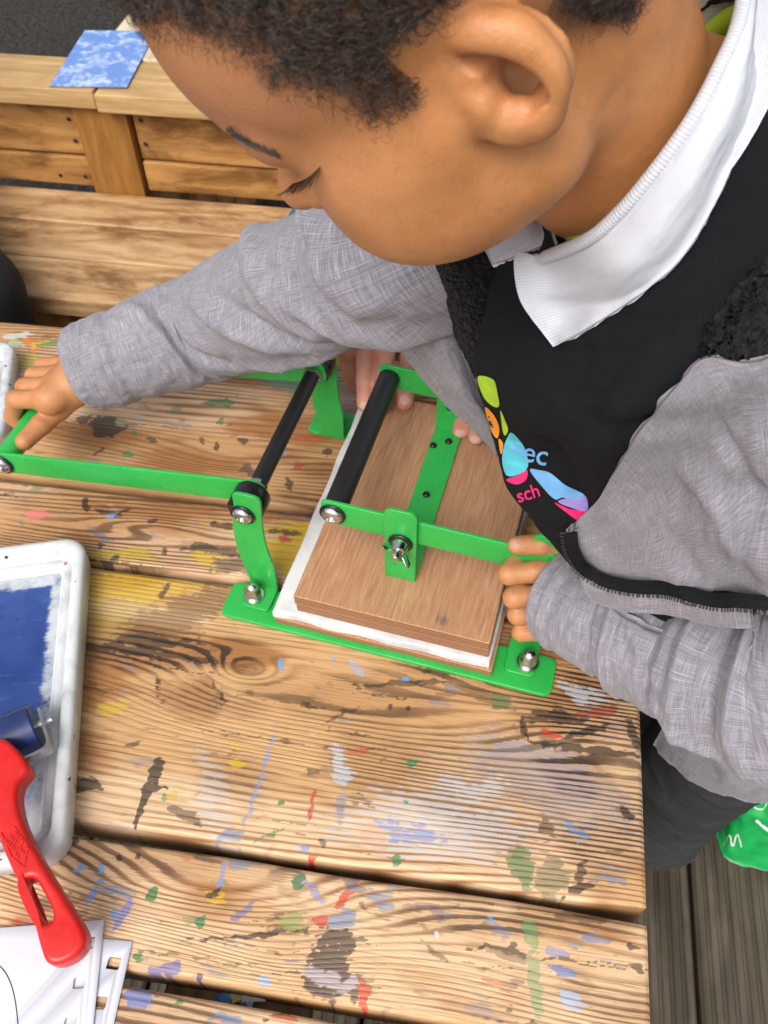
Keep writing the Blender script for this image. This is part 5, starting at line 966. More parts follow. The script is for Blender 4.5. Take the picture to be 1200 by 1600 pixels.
th0, th1, th2, th3 = U(112, 620, hz_+0.022), U(92, 638, hz_+0.012), U(64, 664, hz_+0.010), U(38, 690, hz_+0.009)
rh.add(cone(wr+np.array([0, -0.006, -0.004]), th1, 0.015, 0.0108), 0.007); finger(rh, [th1, th2, th3], 0.0106, 0.0080, 0.003)
n2 = CAM_C-th3; n2 /= np.linalg.norm(n2); n2 = n2+np.array([-0.5, -0.2, 0]); n2 /= np.linalg.norm(n2)
add_hand(rh, [(th3+n2*0.008+np.array([-0.003, -0.003, 0]), n2, 0.0052)], 0.2, [(th2, th3-th2, 0.011), (HA(ly0, 0.0235, -0.0105), (PX[0], PX[1], 0.3), 0.010), (HA(ly0+0.0168, 0.0235, -0.0105), (PX[0], PX[1], 0.3), 0.010)])

def join_body(VS, QS, AS, cuts, path, r, mat, parent, nseg=20):
    """one continuous skin: parts 0, 1 (hands) and 2 (head) are trimmed open and bridged to arms that run inside the clothes"""
    bm = bmesh.new(); lay = bm.verts.layers.float_color.new('skin'); loops = []
    order = [len(VS)-3+k for k in range(3)] if False else (0, 1, 2)
    for k in order:
        V, Q, A = VS[k], QS[k], AS[k]; p0, nr = np.array(cuts[k][0], float), np.array(cuts[k][1], float); nr /= np.linalg.norm(nr); keep = ((V-p0)@nr) < 0; vs_ = {}
        for i in np.nonzero(keep)[0]: v = bm.verts.new(V[i]); v[lay] = A[i]; vs_[i] = v
        kq = keep[Q].all(1); before = set(bm.edges)
        for q in Q[kq]: bm.faces.new([vs_[i] for i in q])
        es = [e for e in bm.edges if len(e.link_faces) == 1 and e not in before]; mid = [e for e in es if abs(((np.array(e.verts[0].co)-p0)@nr)) < 0.012]; loops.append(mid)
    wr = [np.mean([np.array(v.co) for e in l for v in e.verts], 0) for l in loops]
    P = spline(np.vstack([wr[0]+(np.array(path[0])-wr[0])*0.12, np.array(path), wr[1]+(np.array(path[-1])-wr[1])*0.12]), 60); T = np.gradient(P, axis=0); T /= np.linalg.norm(T, axis=1)[:, None]; nrm = np.cross(T[0], [0, 0, 1.0]); rings = []
    for k in range(len(P)):
        nrm = nrm-T[k]*(nrm@T[k]); nrm /= np.linalg.norm(nrm); b = np.cross(T[k], nrm); rings.append([bm.verts.new(P[k]+r*(math.cos(2*math.pi*i/nseg)*nrm+math.sin(2*math.pi*i/nseg)*b)) for i in range(nseg)])
    for rg in rings:
        for v in rg: v[lay] = (0, 0, 0, 1)
    fs = []
    for k in range(len(P)-1):
        for i in range(nseg): fs.append((k, bm.faces.new((rings[k][i], rings[k][(i+1) % nseg], rings[k+1][(i+1) % nseg], rings[k+1][i]))))
    mid = len(P)//2; cut = [f for k, f in fs if abs(k-mid) <= 3 and (np.array(f.calc_center_median())-P[mid])@(wr[2]-P[mid]) > 0]
    hole = set(e for f in cut for e in f.edges); inner = [e for e in hole if all(f in cut for f in e.link_faces)]; rim_ = [e for e in hole if e not in inner]
    bmesh.ops.delete(bm, geom=cut, context='FACES_ONLY')
    for e in inner:
        if e.is_valid and not e.link_faces: bm.edges.remove(e)
    for v in [v for v in bm.verts if not v.link_edges]: bm.verts.remove(v)
    ring_e = lambda rg: [e for e in {e for v in rg for e in v.link_edges} if all(v in rg for v in e.verts)]
    for a_, b_ in ((loops[0], ring_e(rings[0])), (loops[1], ring_e(rings[-1])), (loops[2], [e for e in rim_ if e.is_valid])):
        try: bmesh.ops.bridge_loops(bm, edges=a_+b_)
        except Exception as ex: print('bridge failed', ex)
    return mk_bm('body', bm, mat, parent, True)
# ------------------------------------------------------------------ clothes
def ridges(uu, vv, folds, wrap=False, asp=1.0):
    d = np.zeros_like(uu)
    for u0, v0, u1, v1, w, amp in folds:
        du, dv = u1-u0, (v1-v0)*asp; L2 = du*du+dv*dv+1e-9
        for sh_ in ((-1, 0, 1) if wrap else (0,)):
            x, y = uu-u0, (vv+sh_-v0)*asp; t = np.clip((x*du+y*dv)/L2, 0, 1); dist = np.sqrt((x-t*du)**2+(y-t*dv)**2); d += amp*np.exp(-(dist/w)**2)*(0.35+0.65*np.sin(np.pi*(0.12+0.76*t)))
    return d
def normals_grid(P, wrap):
    du = np.gradient(P, axis=0)
    if wrap: dv = (np.roll(P, -1, 1)-np.roll(P, 1, 1))/2
    else: dv = np.gradient(P, axis=1)
    n = np.cross(du, dv); return n/(np.linalg.norm(n, axis=2, keepdims=True)+1e-12)
def crumple(uu, vv, seed, amp, fu=6, fv=6):
    return amp*((fbm(uu*fu+seed*7.1, vv*fv+seed*3.3, 3)-0.5)*1.4+0.7*(np.abs(fbm(uu*fu*1.7+seed, vv*fv*1.3-seed+40, 2)-0.5)*-2+0.3))
def two_layer(name, P, wrap, th, mats, parent, uv, flip=False, close=True):
    """thick cloth from a grid of points (outer face), offset inwards by th"""
    nu, nv = P.shape[:2]; N = normals_grid(P, wrap)*(-1 if flip else 1); V = np.vstack([P.reshape(-1, 3), (P-N*th).reshape(-1, 3)]); F = grid_faces(nu, nv, wrap); m = nu*nv
    if flip: F = F[:, ::-1]
    F2 = F[:, ::-1]+m; I = np.arange(m).reshape(nu, nv); E = []
    def rim_(a, rev):
        b = np.roll(a, -1) if (wrap and len(a) == nv) else a[1:]; a2 = a if (wrap and len(a) == nv) else a[:-1]; q = np.stack([a2, b, b+m, a2+m], 1); return q[:, ::-1] if rev else q
    E += [rim_(I[0], not flip), rim_(I[-1], flip)]
    if not wrap: E += [rim_(I[:, 0], flip), rim_(I[:, -1], not flip)]
    Q = np.vstack([F, F2]+E); UV = np.vstack([uv.reshape(-1, 2)]*2)
    o = fast_mesh(name, V, Q, mats if isinstance(mats, (list, tuple)) else [mats], parent, None, UV)
    if isinstance(mats, (list, tuple)) and len(mats) > 1:
        mi = np.zeros(len(Q), np.int32); mi[len(F):len(F)*2] = 1; o.data.polygons.foreach_set('material_index', mi)
    return o
def sweep(path, radii, folds=(), nl=240, nc=180, seed=1.0, crump=0.0012, fold_fn=None, flat=None):
    """tube cloth along a path; angle 0 faces the camera"""
    C_ = spline(path, nl); rr = spline(np.array(radii, float).reshape(len(radii), -1), nl); T = np.gradient(C_, axis=0); T /= np.linalg.norm(T, axis=1)[:, None]
    tc = CAM_C-C_; n_ = tc-T*(tc*T).sum(1)[:, None]; n_ /= np.linalg.norm(n_, axis=1)[:, None]; b_ = np.cross(T, n_)
    s_ = np.concatenate([[0], np.cumsum(np.linalg.norm(np.diff(C_, axis=0), axis=1))]); v = np.arange(nc)/nc; uu, vv = np.meshgrid(s_/s_[-1], v, indexing='ij'); a = vv*2*math.pi
    R_ = rr[:, :1] if rr.shape[1] == 1 else None
    rad = np.broadcast_to(rr[:, :1], uu.shape)*1.0
    if rr.shape[1] > 1: rad = 1/np.sqrt((np.cos(a)/rr[:, :1])**2+(np.sin(a)/rr[:, 1:2])**2)
    asp = 2*math.pi*float(rr.mean())/s_[-1]
    wrapc = crumple(uu*6, np.cos(a)*0.5+2, seed, crump)+crumple(uu*6+30, np.sin(a)*0.5+2, seed+9, crump)
    rad = rad+ridges(uu, vv, folds, True, asp)+wrapc
    if fold_fn is not None: rad = rad+fold_fn(uu, vv)
    P = C_[:, None]+rad[..., None]*(np.cos(a)[..., None]*n_[:, None]+np.sin(a)[..., None]*b_[:, None])
    uv = np.stack([s_[:, None]*np.ones_like(vv), vv*2*math.pi*float(rr.mean())], -1); return P, uv
def patch_pts(rows, nu=90, nv=140, folds=(), seed=1.0, crump=0.001, asp=1.0):
    """rows x columns of world points -> smooth dense grid, folded"""
    A = np.array(rows, float); B = spline(A, nu); B = np.swapaxes(spline(np.swapaxes(B, 0, 1), nv), 0, 1)
    u, v = np.meshgrid(np.linspace(0, 1, nu), np.linspace(0, 1, nv), indexing='ij'); N = normals_grid(B, False); sgn = np.sign(((CAM_C-B)*N).sum(2, keepdims=True).mean())
    d = ridges(u, v, folds, False, asp)+crumple(u*2, v*2*asp, seed, crump)
    P = B+N*sgn*d[..., None]; lu = np.linalg.norm(np.diff(B, axis=0), axis=2).mean()*nu; lv = np.linalg.norm(np.diff(B, axis=1), axis=2).mean()*nv
    return P, np.stack([u*lu, v*lv], -1), sgn
# cloth materials
g = G('grey_slub_cloth'); P = g.uv
n1 = g.noise(g.vmath('MULTIPLY', P, (55, 1500, 1)), 1.0, 3, 0.65); n2 = g.noise(g.vmath('MULTIPLY', P, (1500, 55, 1)), 1.0, 3, 0.65); w1 = g.noise(g.vmath('MULTIPLY', P, (42, 1250, 1)), 1.0, 2, 0.6); w2 = g.noise(g.vmath('MULTIPLY', P, (1250, 42, 1)), 1.0, 2, 0.6); big = g.noise(P, 25, 3, 0.6)
c = g.mix(g.mr(g.math('ADD', n1, n2), 0.80, 1.20), (0.175, 0.165, 0.190), (0.315, 0.300, 0.338)); c = g.mix(g.math('MULTIPLY', g.math('MAXIMUM', g.mr(w1, 0.58, 0.72), g.mr(w2, 0.58, 0.72)), 0.42), c, (0.62, 0.61, 0.65)); c = g.mix(g.mr(big, 0.4, 0.7, 0, 0.25), c, (0.15, 0.145, 0.16))
wv1 = g.math('SINE', g.math('MULTIPLY', g.xyz(P)[0], 9000)); wv2 = g.math('SINE', g.math('MULTIPLY', g.xyz(P)[1], 9000))
grey = g.set(color=c, rough=0.82, normal=g.bump(g.math('ADD', g.math('ADD', n1, n2), g.math('MULTIPLY', big, 3.0)), 0.45, 0.0011), spec=0.25, sheen=0.15, sheen_rough=0.5)
def knit(name, ca, cb, fr, amp, rough=0.85, ax=1):
    g = G(name); x, y, z = g.xyz(g.uv); a = g.noise(g.uv, 220, 3, 0.7); rib = g.math('SINE', g.math('MULTIPLY', (x, y)[ax], fr)); rib2 = g.math('SINE', g.math('MULTIPLY', (y, x)[ax], fr*1.3))
    f = g.math('MULTIPLY_ADD', rib, 0.5, g.math('MULTIPLY', rib2, 0.3)); c = g.mix(g.mr(g.math('ADD', f, g.math('MULTIPLY', a, 0.8)), -0.3, 1.2), ca, cb)
    return g.set(color=c, rough=rough, normal=g.bump(g.math('ADD', f, a), 0.5, amp), spec=0.16)
sweat = knit('black_sweatshirt_knit', (0.0050, 0.0055, 0.0066), (0.0135, 0.0145, 0.0170), 5200, 0.0005, 0.9)
def collar_cloth(name, fr, amp, ax):
    g = G(name); x = g.xyz(g.uv); a = g.noise(g.uv, 500, 3, 0.7); b = g.noise(g.uv, 40, 3, 0.6); rib = g.math('MULTIPLY_ADD', g.math('SINE', g.math('MULTIPLY', x[ax], fr)), 0.5, 0.5)
    c = g.mix(g.mr(g.math('MULTIPLY_ADD', a, 0.5, g.math('MULTIPLY', rib, 0.5)), 0.2, 0.7), (0.50, 0.52, 0.58), (0.60, 0.62, 0.67)); c = g.mix(g.mr(b, 0.45, 0.75, 0, 0.25), c, (0.46, 0.48, 0.54))
    return g.set(color=c, rough=0.85, normal=g.bump(g.math('MULTIPLY_ADD', a, 0.6, rib), 0.3, amp), spec=0.2)
polo = collar_cloth('white_collar_knit', 7800, 0.00012, 0); polo_rib = collar_cloth('white_collar_rib', 4200, 0.0006, 1)
lime = knit('lime_cotton', (0.28, 0.42, 0.02), (0.42, 0.58, 0.04), 4000, 0.0004)
trous = knit('charcoal_twill', (0.034, 0.036, 0.036), (0.072, 0.075, 0.073), 6000, 0.0003)
g = G('black_fleece'); v = g.voro(g.obj, 330); a = g.noise(g.obj, 260, 4, 0.7); fleece = g.set(color=g.mix(g.mr(a, 0.35, 0.7), (0.004, 0.004, 0.0045), (0.022, 0.0215, 0.023)), rough=0.95, normal=g.bump(g.math('ADD', g.math('MULTIPLY', v['Distance'], -1.0), a), 1.0, 0.004), spec=0.12, sheen=0.06)

# ---- sweatshirt body
Lf = np.array([0.10, -0.995, 0.0])
secs = [((-0.090, 0.191, 0.446), 63, 0.060, 0.060), ((-0.074, 0.197, 0.432), 50, 0.086, 0.088), ((-0.056, 0.216, 0.392), 36, 0.118, 0.123), ((-0.030, 0.238, 0.325), 26, 0.114, 0.129), ((-0.012, 0.246, 0.240), 12, 0.112, 0.128), ((0.028, 0.250, 0.150), 0, 0.114, 0.116), ((0.085, 0.256, 0.060), 0, 0.118, 0.098), ((0.118, 0.262, -0.030), 0, 0.122, 0.098)]
def loft(secs, grow=0.0, nu=130, nv=220, v0=0.0, v1=1.0, wrap=True, power=2.3):
    A = np.array([list(c)+[p, a, b] for c, p, a, b in secs], float); B = spline(A, nu); v = np.linspace(v0, v1, nv, endpoint=not wrap); th = v*2*math.pi
    ph = np.radians(B[:, 3]); Fv = np.cos(ph)[:, None]*np.array([-0.995, -0.10, 0])+np.sin(ph)[:, None]*np.array([0, 0, -1.0])
    ct, st = np.cos(th), np.sin(th); e = 2/power; cx = np.sign(ct)*np.abs(ct)**e; sx = np.sign(st)*np.abs(st)**e
    P = B[:, None, :3]+(B[:, 5, None]+grow)[..., None]*cx[None, :, None]*Fv[:, None]+(B[:, 4, None]+grow)[..., None]*sx[None, :, None]*Lf
    u, vv = np.meshgrid(np.linspace(0, 1, nu), v, indexing='ij'); return P, u, vv
Pt, u, vv = loft(secs); N = normals_grid(Pt, True); ctr = Pt.mean(1, keepdims=True); sg = np.sign(((Pt-ctr)*N).sum(2).mean())
fd = ridges(u, vv, [(0.30, 0.02, 0.62, 0.10, 0.030, 0.010), (0.38, 0.12, 0.60, 0.16, 0.025, -0.010), (0.20, 0.20, 0.48, 0.13, 0.025, 0.006), (0.45, 0.93, 0.70, 0.97, 0.03, 0.008), (0.60, 0.05, 0.80, 0.12, 0.03, 0.008), (0.55, 0.0, 0.75, 0.03, 0.02, -0.008), (0.28, 0.17, 0.34, 0.25, 0.02, -0.006)], True, 1.4)+crumple(u*3, np.cos(vv*6.283), 3.0, 0.002)+crumple(u*3, np.sin(vv*6.283), 5.0, 0.002)
Pt = Pt+N*sg*fd[..., None]
uvt = np.stack([u*0.5, vv*0.85], -1)
shirt = two_layer('sweatshirt', Pt, True, 0.003, sweat, child, uvt, flip=sg < 0)
shirt_bvh = bvhtree.BVHTree.FromPolygons(Pt.reshape(-1, 3).tolist(), grid_faces(*Pt.shape[:2], True).tolist())
def in_front(P, margin=0.006, it=6, rows=None):
    """slide grid points along their sight lines until they clear the sweatshirt"""
    sh_ = P.shape; Q_ = P.reshape(-1, 3); need = np.zeros(len(Q_))
    for i_, p_ in enumerate(Q_):
        d_ = p_-CAM_C; L = np.linalg.norm(d_); r = shirt_bvh.ray_cast(Vector(CAM_C), Vector(d_/L))
        if r[0] is not None and r[3] < L+margin: need[i_] = L+margin-r[3]
    nd = need.reshape(sh_[:2])
    if rows is not None: nd[:int(sh_[0]*rows)] = 0
    base = nd.copy()
    for _ in range(it*3):
        e_ = np.pad(nd, 1, mode='edge'); nd = np.maximum(base, (e_[:-2, 1:-1]+e_[2:, 1:-1]+e_[1:-1, :-2]+e_[1:-1, 2:]+nd*2)/6)
    d_ = P-CAM_C; L = np.linalg.norm(d_, axis=2, keepdims=True); return P-d_/L*nd[..., None]
# print on its front
def flat_on(tree, px, py, lift=0.0006):
    d = ray(px, py); r = tree.ray_cast(Vector(CAM_C), Vector(d))
    if r[0] is None: r = min((tree.find_nearest(Vector(CAM_C+d*s_)) for s_ in np.linspace(0.3, 0.7, 30)), key=lambda q: q[3])
    n_ = np.array(r[1]); n_ = n_ if n_@(CAM_C-np.array(r[0])) > 0 else -n_; return np.array(r[0])+n_*lift
def decal(name, rings_, mat, parent, tree, lift=0.0006, smooth_=True):
    cu = bpy.data.curves.new('d', 'CURVE'); cu.dimensions = '2D'; cu.fill_mode = 'BOTH'
    for ring_ in rings_:
        q = spline(np.array(ring_, float), len(ring_)*6, True) if smooth_ else np.array(ring_, float); sp = cu.splines.new('POLY'); sp.points.add(len(q)-1); sp.use_cyclic_u = True
        for p_, w_ in zip(sp.points, q): p_.co = (w_[0], w_[1], 0, 1)
    tmp = bpy.data.objects.new('tmp', cu); COL.objects.link(tmp); me = bpy.data.meshes.new_from_object(tmp.evaluated_get(bpy.context.evaluated_depsgraph_get())); bpy.data.objects.remove(tmp)
    return decal_mesh(name, me, mat, parent, tree, lift)
def decal_mesh(name, me, mat, parent, tree, lift=0.0006):
    bm = bmesh.new(); bm.from_mesh(me); bmesh.ops.remove_doubles(bm, verts=bm.verts[:], dist=1e-4); bmesh.ops.triangulate(bm, faces=bm.faces[:])
    for _ in range(3):
        es = [e for e in bm.edges if e.calc_length() > 7]
        if es: bmesh.ops.subdivide_edges(bm, edges=es, cuts=1); bmesh.ops.triangulate(bm, faces=bm.faces[:])
    for v_ in bm.verts: v_.co = Vector(flat_on(tree, v_.co.x, v_.co.y, lift))
    return mk_bm(name, bm, mat, parent, True)
pcol = lambda n_, c_: simple('print_'+n_, c_, 0.6, 0, 0.08, 200)
PR = dict(lime=pcol('lime', (0.38, 0.62, 0.03)), orange=pcol('orange', (0.85, 0.28, 0.02)), cyan=pcol('cyan', (0.08, 0.48, 0.58)), blue=pcol('blue', (0.16, 0.42, 0.75)), magenta=pcol('magenta', (0.75, 0.02, 0.16)), lilac=pcol('lilac', (0.32, 0.24, 0.60)))
for nm, poly in (('lime', [(748, 588), (772, 593), (779, 615), (781, 634), (770, 633), (756, 618)]), ('orange', [(759, 636), (773, 648), (781, 668), (778, 684), (769, 672)]), ('lime', [(783, 641), (790, 655), (795, 671), (788, 678)]), ('orange', [(780, 686), (787, 692), (784, 709)]), ('cyan', [(787, 702), (793, 684), (800, 675), (812, 686), (822, 702), (826, 728), (810, 741), (793, 742), (786, 722)]), ('magenta', [(792, 749), (810, 742), (824, 733), (823, 748), (808, 756)]),
                 ('blue', [(829, 734), (846, 734), (862, 739), (884, 757), (914, 772), (905, 783), (880, 776), (868, 779), (852, 764)]), ('lilac', [(872, 782), (895, 775), (916, 774), (918, 797), (892, 792)]), ('magenta', [(867, 784), (890, 794), (921, 799), (923, 815), (903, 812), (884, 799)])):
    decal('print_patch', [poly], PR[nm], shirt, shirt_bvh)
def text_decal(body, x, y, size, ang, mat, sx=1.0):
    cu = bpy.data.curves.new('t', 'FONT'); cu.body = body; cu.size = size; cu.align_x = 'LEFT'; cu.offset = 0.35 if size > 20 else 0.25
    tmp = bpy.data.objects.new('tmp', cu); COL.objects.link(tmp); me = bpy.data.meshes.new_from_object(tmp.evaluated_get(bpy.context.evaluated_depsgraph_get())); bpy.data.objects.remove(tmp)
    c_, s_ = math.cos(ang), math.sin(ang)
    for v_ in me.vertices: a_, b_ = v_.co.x*sx, -v_.co.y; v_.co = (x+a_*c_-b_*s_, y+a_*s_+b_*c_, 0)
    return decal_mesh('print_lettering', me, mat, shirt, shirt_bvh, 0.0009)
text_decal('ec', 816, 718, 46, 0.20, PR['blue'], 0.95); decal('print_lettering', [[(800, 690), (808, 697), (822, 702), (820, 707), (806, 704), (797, 697)]], PR['blue'], shirt, shirt_bvh, 0.0009)
text_decal('sch', 811, 784, 30, -0.30, PR['magenta'], 0.95)

# ---- white polo collar, lime undershirt
e1 = np.cross(RN, [0, 0, 1.0]); e1 /= np.linalg.norm(e1); e2 = np.cross(RN, e1)
def ringp(deg, r=0.0, down=0.0): a = math.radians(deg); return RC+(RR+r)*(math.cos(a)*e1+math.sin(a)*e2)-RN*down
ringpx = [(d_, proj(ringp(d_)), depth(ringp(d_))) for d_ in np.arange(118, 262, 2)]
def rdepth(px, py): return min(ringpx, key=lambda q: np.hypot(q[1][0]-px, q[1][1]-py))[2]
colpx = [((806, 399), (812, 468), (864, 542)), ((850, 403), (880, 456), (917, 514)), ((917, 375), (955, 430), (1000, 460)), ((967, 333), (1012, 385), (1065, 402)), ((1017, 275), (1062, 318), (1117, 318)), ((1067, 208), (1108, 240), (1160, 222)), ((1100, 154), (1140, 175), (1187, 145)), ((1129, 96), (1160, 112), (1186, 98)), ((1150, 50), (1172, 60), (1180, 62)), ((1162, 0), (1178, 2), (1186, 6)), ((1168, -55), (1182, -55), (1190, -50))]
rows_o = [[], [], [], [], []]
for k, (f_, m_, o_) in enumerate(colpx):
    d0 = rdepth(*f_)+(0.010 if k == 0 else 0); pf = UD(*f_, d0); inn = pf-RN*0.024*(0.35 if k == 0 else 1)+(RC-pf)*0.05
    rows_o[0].append(inn); rows_o[1].append(pf-RN*0.003+(RC-pf)*0.03); rows_o[2].append(pf); rows_o[3].append(UD(*m_, d0-0.003+(0.004 if k < 2 else 0))); rows_o[4].append(UD(*o_, d0+0.006+(0.006 if k < 2 else 0)))
Pc, uvc, sgc = patch_pts(rows_o, 70, 150, [(0.55, 0.0, 0.9, 0.18, 0.05, 0.002), (0.6, 0.35, 0.62, 0.8, 0.05, 0.0015)], 4.0, 0.0006)
Pc = in_front(Pc, 0.0045, 4, 0.55); coll = two_layer('collar', Pc, False, 0.0016, polo, child, uvc, flip=sgc < 0)
far = [[], [], [], []]
for d_ in (80, 72, 64, 55, 46, 20, -10, -40, -70, -95):
    far[0].append(ringp(d_, -0.003, 0.024)); far[1].append(ringp(d_, -0.001, 0.002)); far[2].append(ringp(d_, 0.003, 0.002)); far[3].append(ringp(d_, 0.028, 0.028))
d_f = depth(ringp(104)); leaf = [[UD(842, 336, d_f+0.010), UD(846, 352, d_f+0.007), UD(850, 368, d_f+0.004), UD(846, 384, d_f+0.002)], [UD(815, 350, d_f+0.006), UD(818, 366, d_f+0.003), UD(818, 382, d_f), UD(812, 398, d_f-0.001)], [UD(757, 388, d_f+0.006), UD(762, 398, d_f+0.004), UD(766, 408, d_f+0.002), UD(770, 413, d_f)]]
Pc, uvc, sgc = patch_pts(leaf, 30, 30, [], 2.0, 0.0003); two_layer('collar', Pc, False, 0.0018, polo, child, uvc, flip=sgc < 0)
Pc, uvc, sgc = patch_pts(far, 50, 120, [], 6.0, 0.0004); two_layer('collar', Pc, False, 0.0016, polo, child, uvc, flip=False)
tp = [ringp(d_, -0.0125, 0.019-0.014*math.exp(-((d_-112)/26)**2)) for d_ in np.arange(0, 360, 15)]
tube('undershirt_neck', tp, 0.0058, lime, child, 12, 120, True)

# the rolled, ribbed fold of the collar
_fp = [UD(*f_, rdepth(*f_)+(0.010 if k == 0 else 0)) for k, (f_, m_, o_) in enumerate(colpx)][1:]+[ringp(d_, 0.001, 0.0) for d_ in (285, 310, 335, 360, 385, 410, 430)]
_F = spline(np.array(_fp), 260); _T = np.gradient(_F, axis=0); _T /= np.linalg.norm(_T, axis=1)[:, None]; _o = _F-RC; _o -= _T*(_o*_T).sum(1)[:, None]; _o /= np.linalg.norm(_o, axis=1)[:, None]; _b = np.cross(_T, _o); _s = np.concatenate([[0], np.cumsum(np.linalg.norm(np.diff(_F, axis=0), axis=1))])
_a = np.linspace(0, 2*math.pi, 16, endpoint=False); _P = _F[:, None]+0.0027*(np.cos(_a)[None, :, None]*_o[:, None]*1.25+np.sin(_a)[None, :, None]*_b[:, None])
fast_mesh('collar_fold', _P.reshape(-1, 3), grid_faces(260, 16, True)[:, ::-1], polo_rib, child, None, np.stack([np.broadcast_to(_a[None], (260, 16))*0.003, np.broadcast_to(_s[:, None], (260, 16))], -1).reshape(-1, 2))
# ---- jacket: sleeves
def WZ(*q): return [U(x, y, z) for x, y, z in q]
def cuffs(uu, vv): return -0.0045*np.exp(-((uu-0.0)/0.006)**2)+0.0016*np.exp(-((uu-0.055)/0.012)**2)*(0.6+0.4*np.sin(vv*12.6))-0.0022*np.exp(-((uu-0.085)/0.01)**2)
rp = WZ((118, 580, hz_+0.034), (200, 553, hz_+0.044), (330, 508, hz_+0.062), (450, 458, 0.200), (560, 420, 0.255), (660, 378, 0.305))+[np.array((-0.145, 0.340, 0.340)), np.array((-0.070, 0.345, 0.375))]
rr_ = [0.0385, 0.044, 0.0505, 0.0545, 0.0535, 0.056, 0.058, 0.056]
rf = [(0.50, 0.55, 0.60, 0.85, 0.020, 0.0162), (0.56, 0.60, 0.66, 0.95, 0.016, -0.0162), (0.62, 0.70, 0.70, 1.05, 0.020, 0.0175), (0.44, 0.80, 0.56, 1.10, 0.018, 0.0108), (0.40, 0.95, 0.55, 1.22, 0.016, -0.0095), (0.55, 1.0, 0.68, 1.18, 0.016, 0.0121), (0.30, 0.88, 0.46, 1.12, 0.015, 0.0081), (0.22, 1.0, 0.36, 1.2, 0.014, -0.0068), (0.12, 0.85, 0.20, 1.15, 0.012, 0.0054), (0.16, 0.9, 0.22, 1.2, 0.010, -0.0054), (0.70, 0.75, 0.78, 1.1, 0.02, -0.0135), (0.64, 1.05, 0.74, 1.25, 0.016, 0.0108), (0.48, 1.12, 0.62, 1.28, 0.014, -0.0108), (0.34, 1.15, 0.50, 1.25, 0.014, 0.0081), (0.74, 0.9, 0.80, 1.2, 0.018, 0.0135)]
Ps, uvs = sweep(rp, rr_, rf, 280, 190, 2.0, 0.0020, cuffs)
two_layer('jacket_sleeve', Ps, True, 0.0018, grey, child, uvs, flip=True)
lp = WZ((868, 928, 0.078), (930, 958, 0.090), (1030, 1002, 0.105), (1130, 1046, 0.122), (1235, 1078, 0.140), (1340, 1040, 0.175), (1410, 900, 0.225), (1420, 770, 0.270), (1390, 660, 0.300))
lr_ = [0.0375, 0.0415, 0.0475, 0.0545, 0.0580, 0.0570, 0.0560, 0.0580, 0.066]
lf_ = [(0.13, 0.95, 0.16, 1.30, 0.010, -0.006), (0.17, 0.92, 0.20, 1.28, 0.010, 0.006), (0.26, 0.80, 0.30, 1.25, 0.014, -0.007), (0.33, 0.85, 0.36, 1.30, 0.014, 0.006), (0.375, 0.80, 0.41, 1.22, 0.014, -0.007), (0.42, 0.85, 0.45, 1.25, 0.014, 0.007), (0.22, 1.0, 0.34, 1.1, 0.014, 0.004), (0.30, 1.12, 0.42, 1.22, 0.014, 0.006), (0.62, 0.7, 0.66, 1.2, 0.016, 0.010), (0.7, 0.7, 0.74, 1.2, 0.016, -0.010)]
def cuffl(uu, vv): return -0.0035*np.exp(-((uu-0.0)/0.004)**2)+0.0010*np.exp(-((uu-0.040)/0.008)**2)-0.0018*np.exp(-((uu-0.058)/0.006)**2)
Ps, uvs = sweep(lp, lr_, lf_, 320, 190, 5.0, 0.0018, cuffl)
two_layer('jacket_sleeve', Ps, True, 0.0018, grey, child, uvs, flip=True)
# ---- jacket: back and sides round the body, open at the front
Pj, u, vv = loft(secs[1:]+[((0.135, 0.276, -0.150), 0, 0.112, 0.100)], 0.008, 120, 200, 0.36, 0.80, False); N = normals_grid(Pj, False); ctr = Pj.mean(1, keepdims=True); sg = np.sign(((Pj-ctr)*N).sum(2).mean())
fd = ridges(u, vv, [(0.7, 0.16, 0.9, 0.24, 0.03, 0.008), (0.6, 0.2, 0.8, 0.3, 0.03, -0.008), (0.75, 0.28, 0.95, 0.34, 0.03, 0.009), (0.85, 0.14, 0.98, 0.2, 0.02, -0.005)], False, 1.4)+crumple(u*3, vv*6, 8.0, 0.004)
Pj = Pj+N*sg*fd[..., None]; Pjb = Pj.copy(); two_layer('jacket_body', Pj, False, 0.004, grey, child, np.stack([u*0.6, vv*0.9], -1), flip=sg < 0)
Pj, u, vv = loft([secs[5], secs[6], secs[7], ((0.135, 0.276, -0.150), 0, 0.112, 0.100)], 0.012, 70, 90, 0.09, 0.37, False); N = normals_grid(Pj, False)
Pj = Pj+N*sg*(ridges(u, vv, [(0.3, 0.12, 0.9, 0.2, 0.02, 0.006), (0.4, 0.2, 0.95, 0.26, 0.02, -0.006)], False, 1.4)+crumple(u*2, vv*8, 2.0, 0.003))[..., None]; two_layer('jacket_front', Pj, False, 0.004, grey, child, np.stack([u*0.25, vv*0.9], -1), flip=sg < 0)
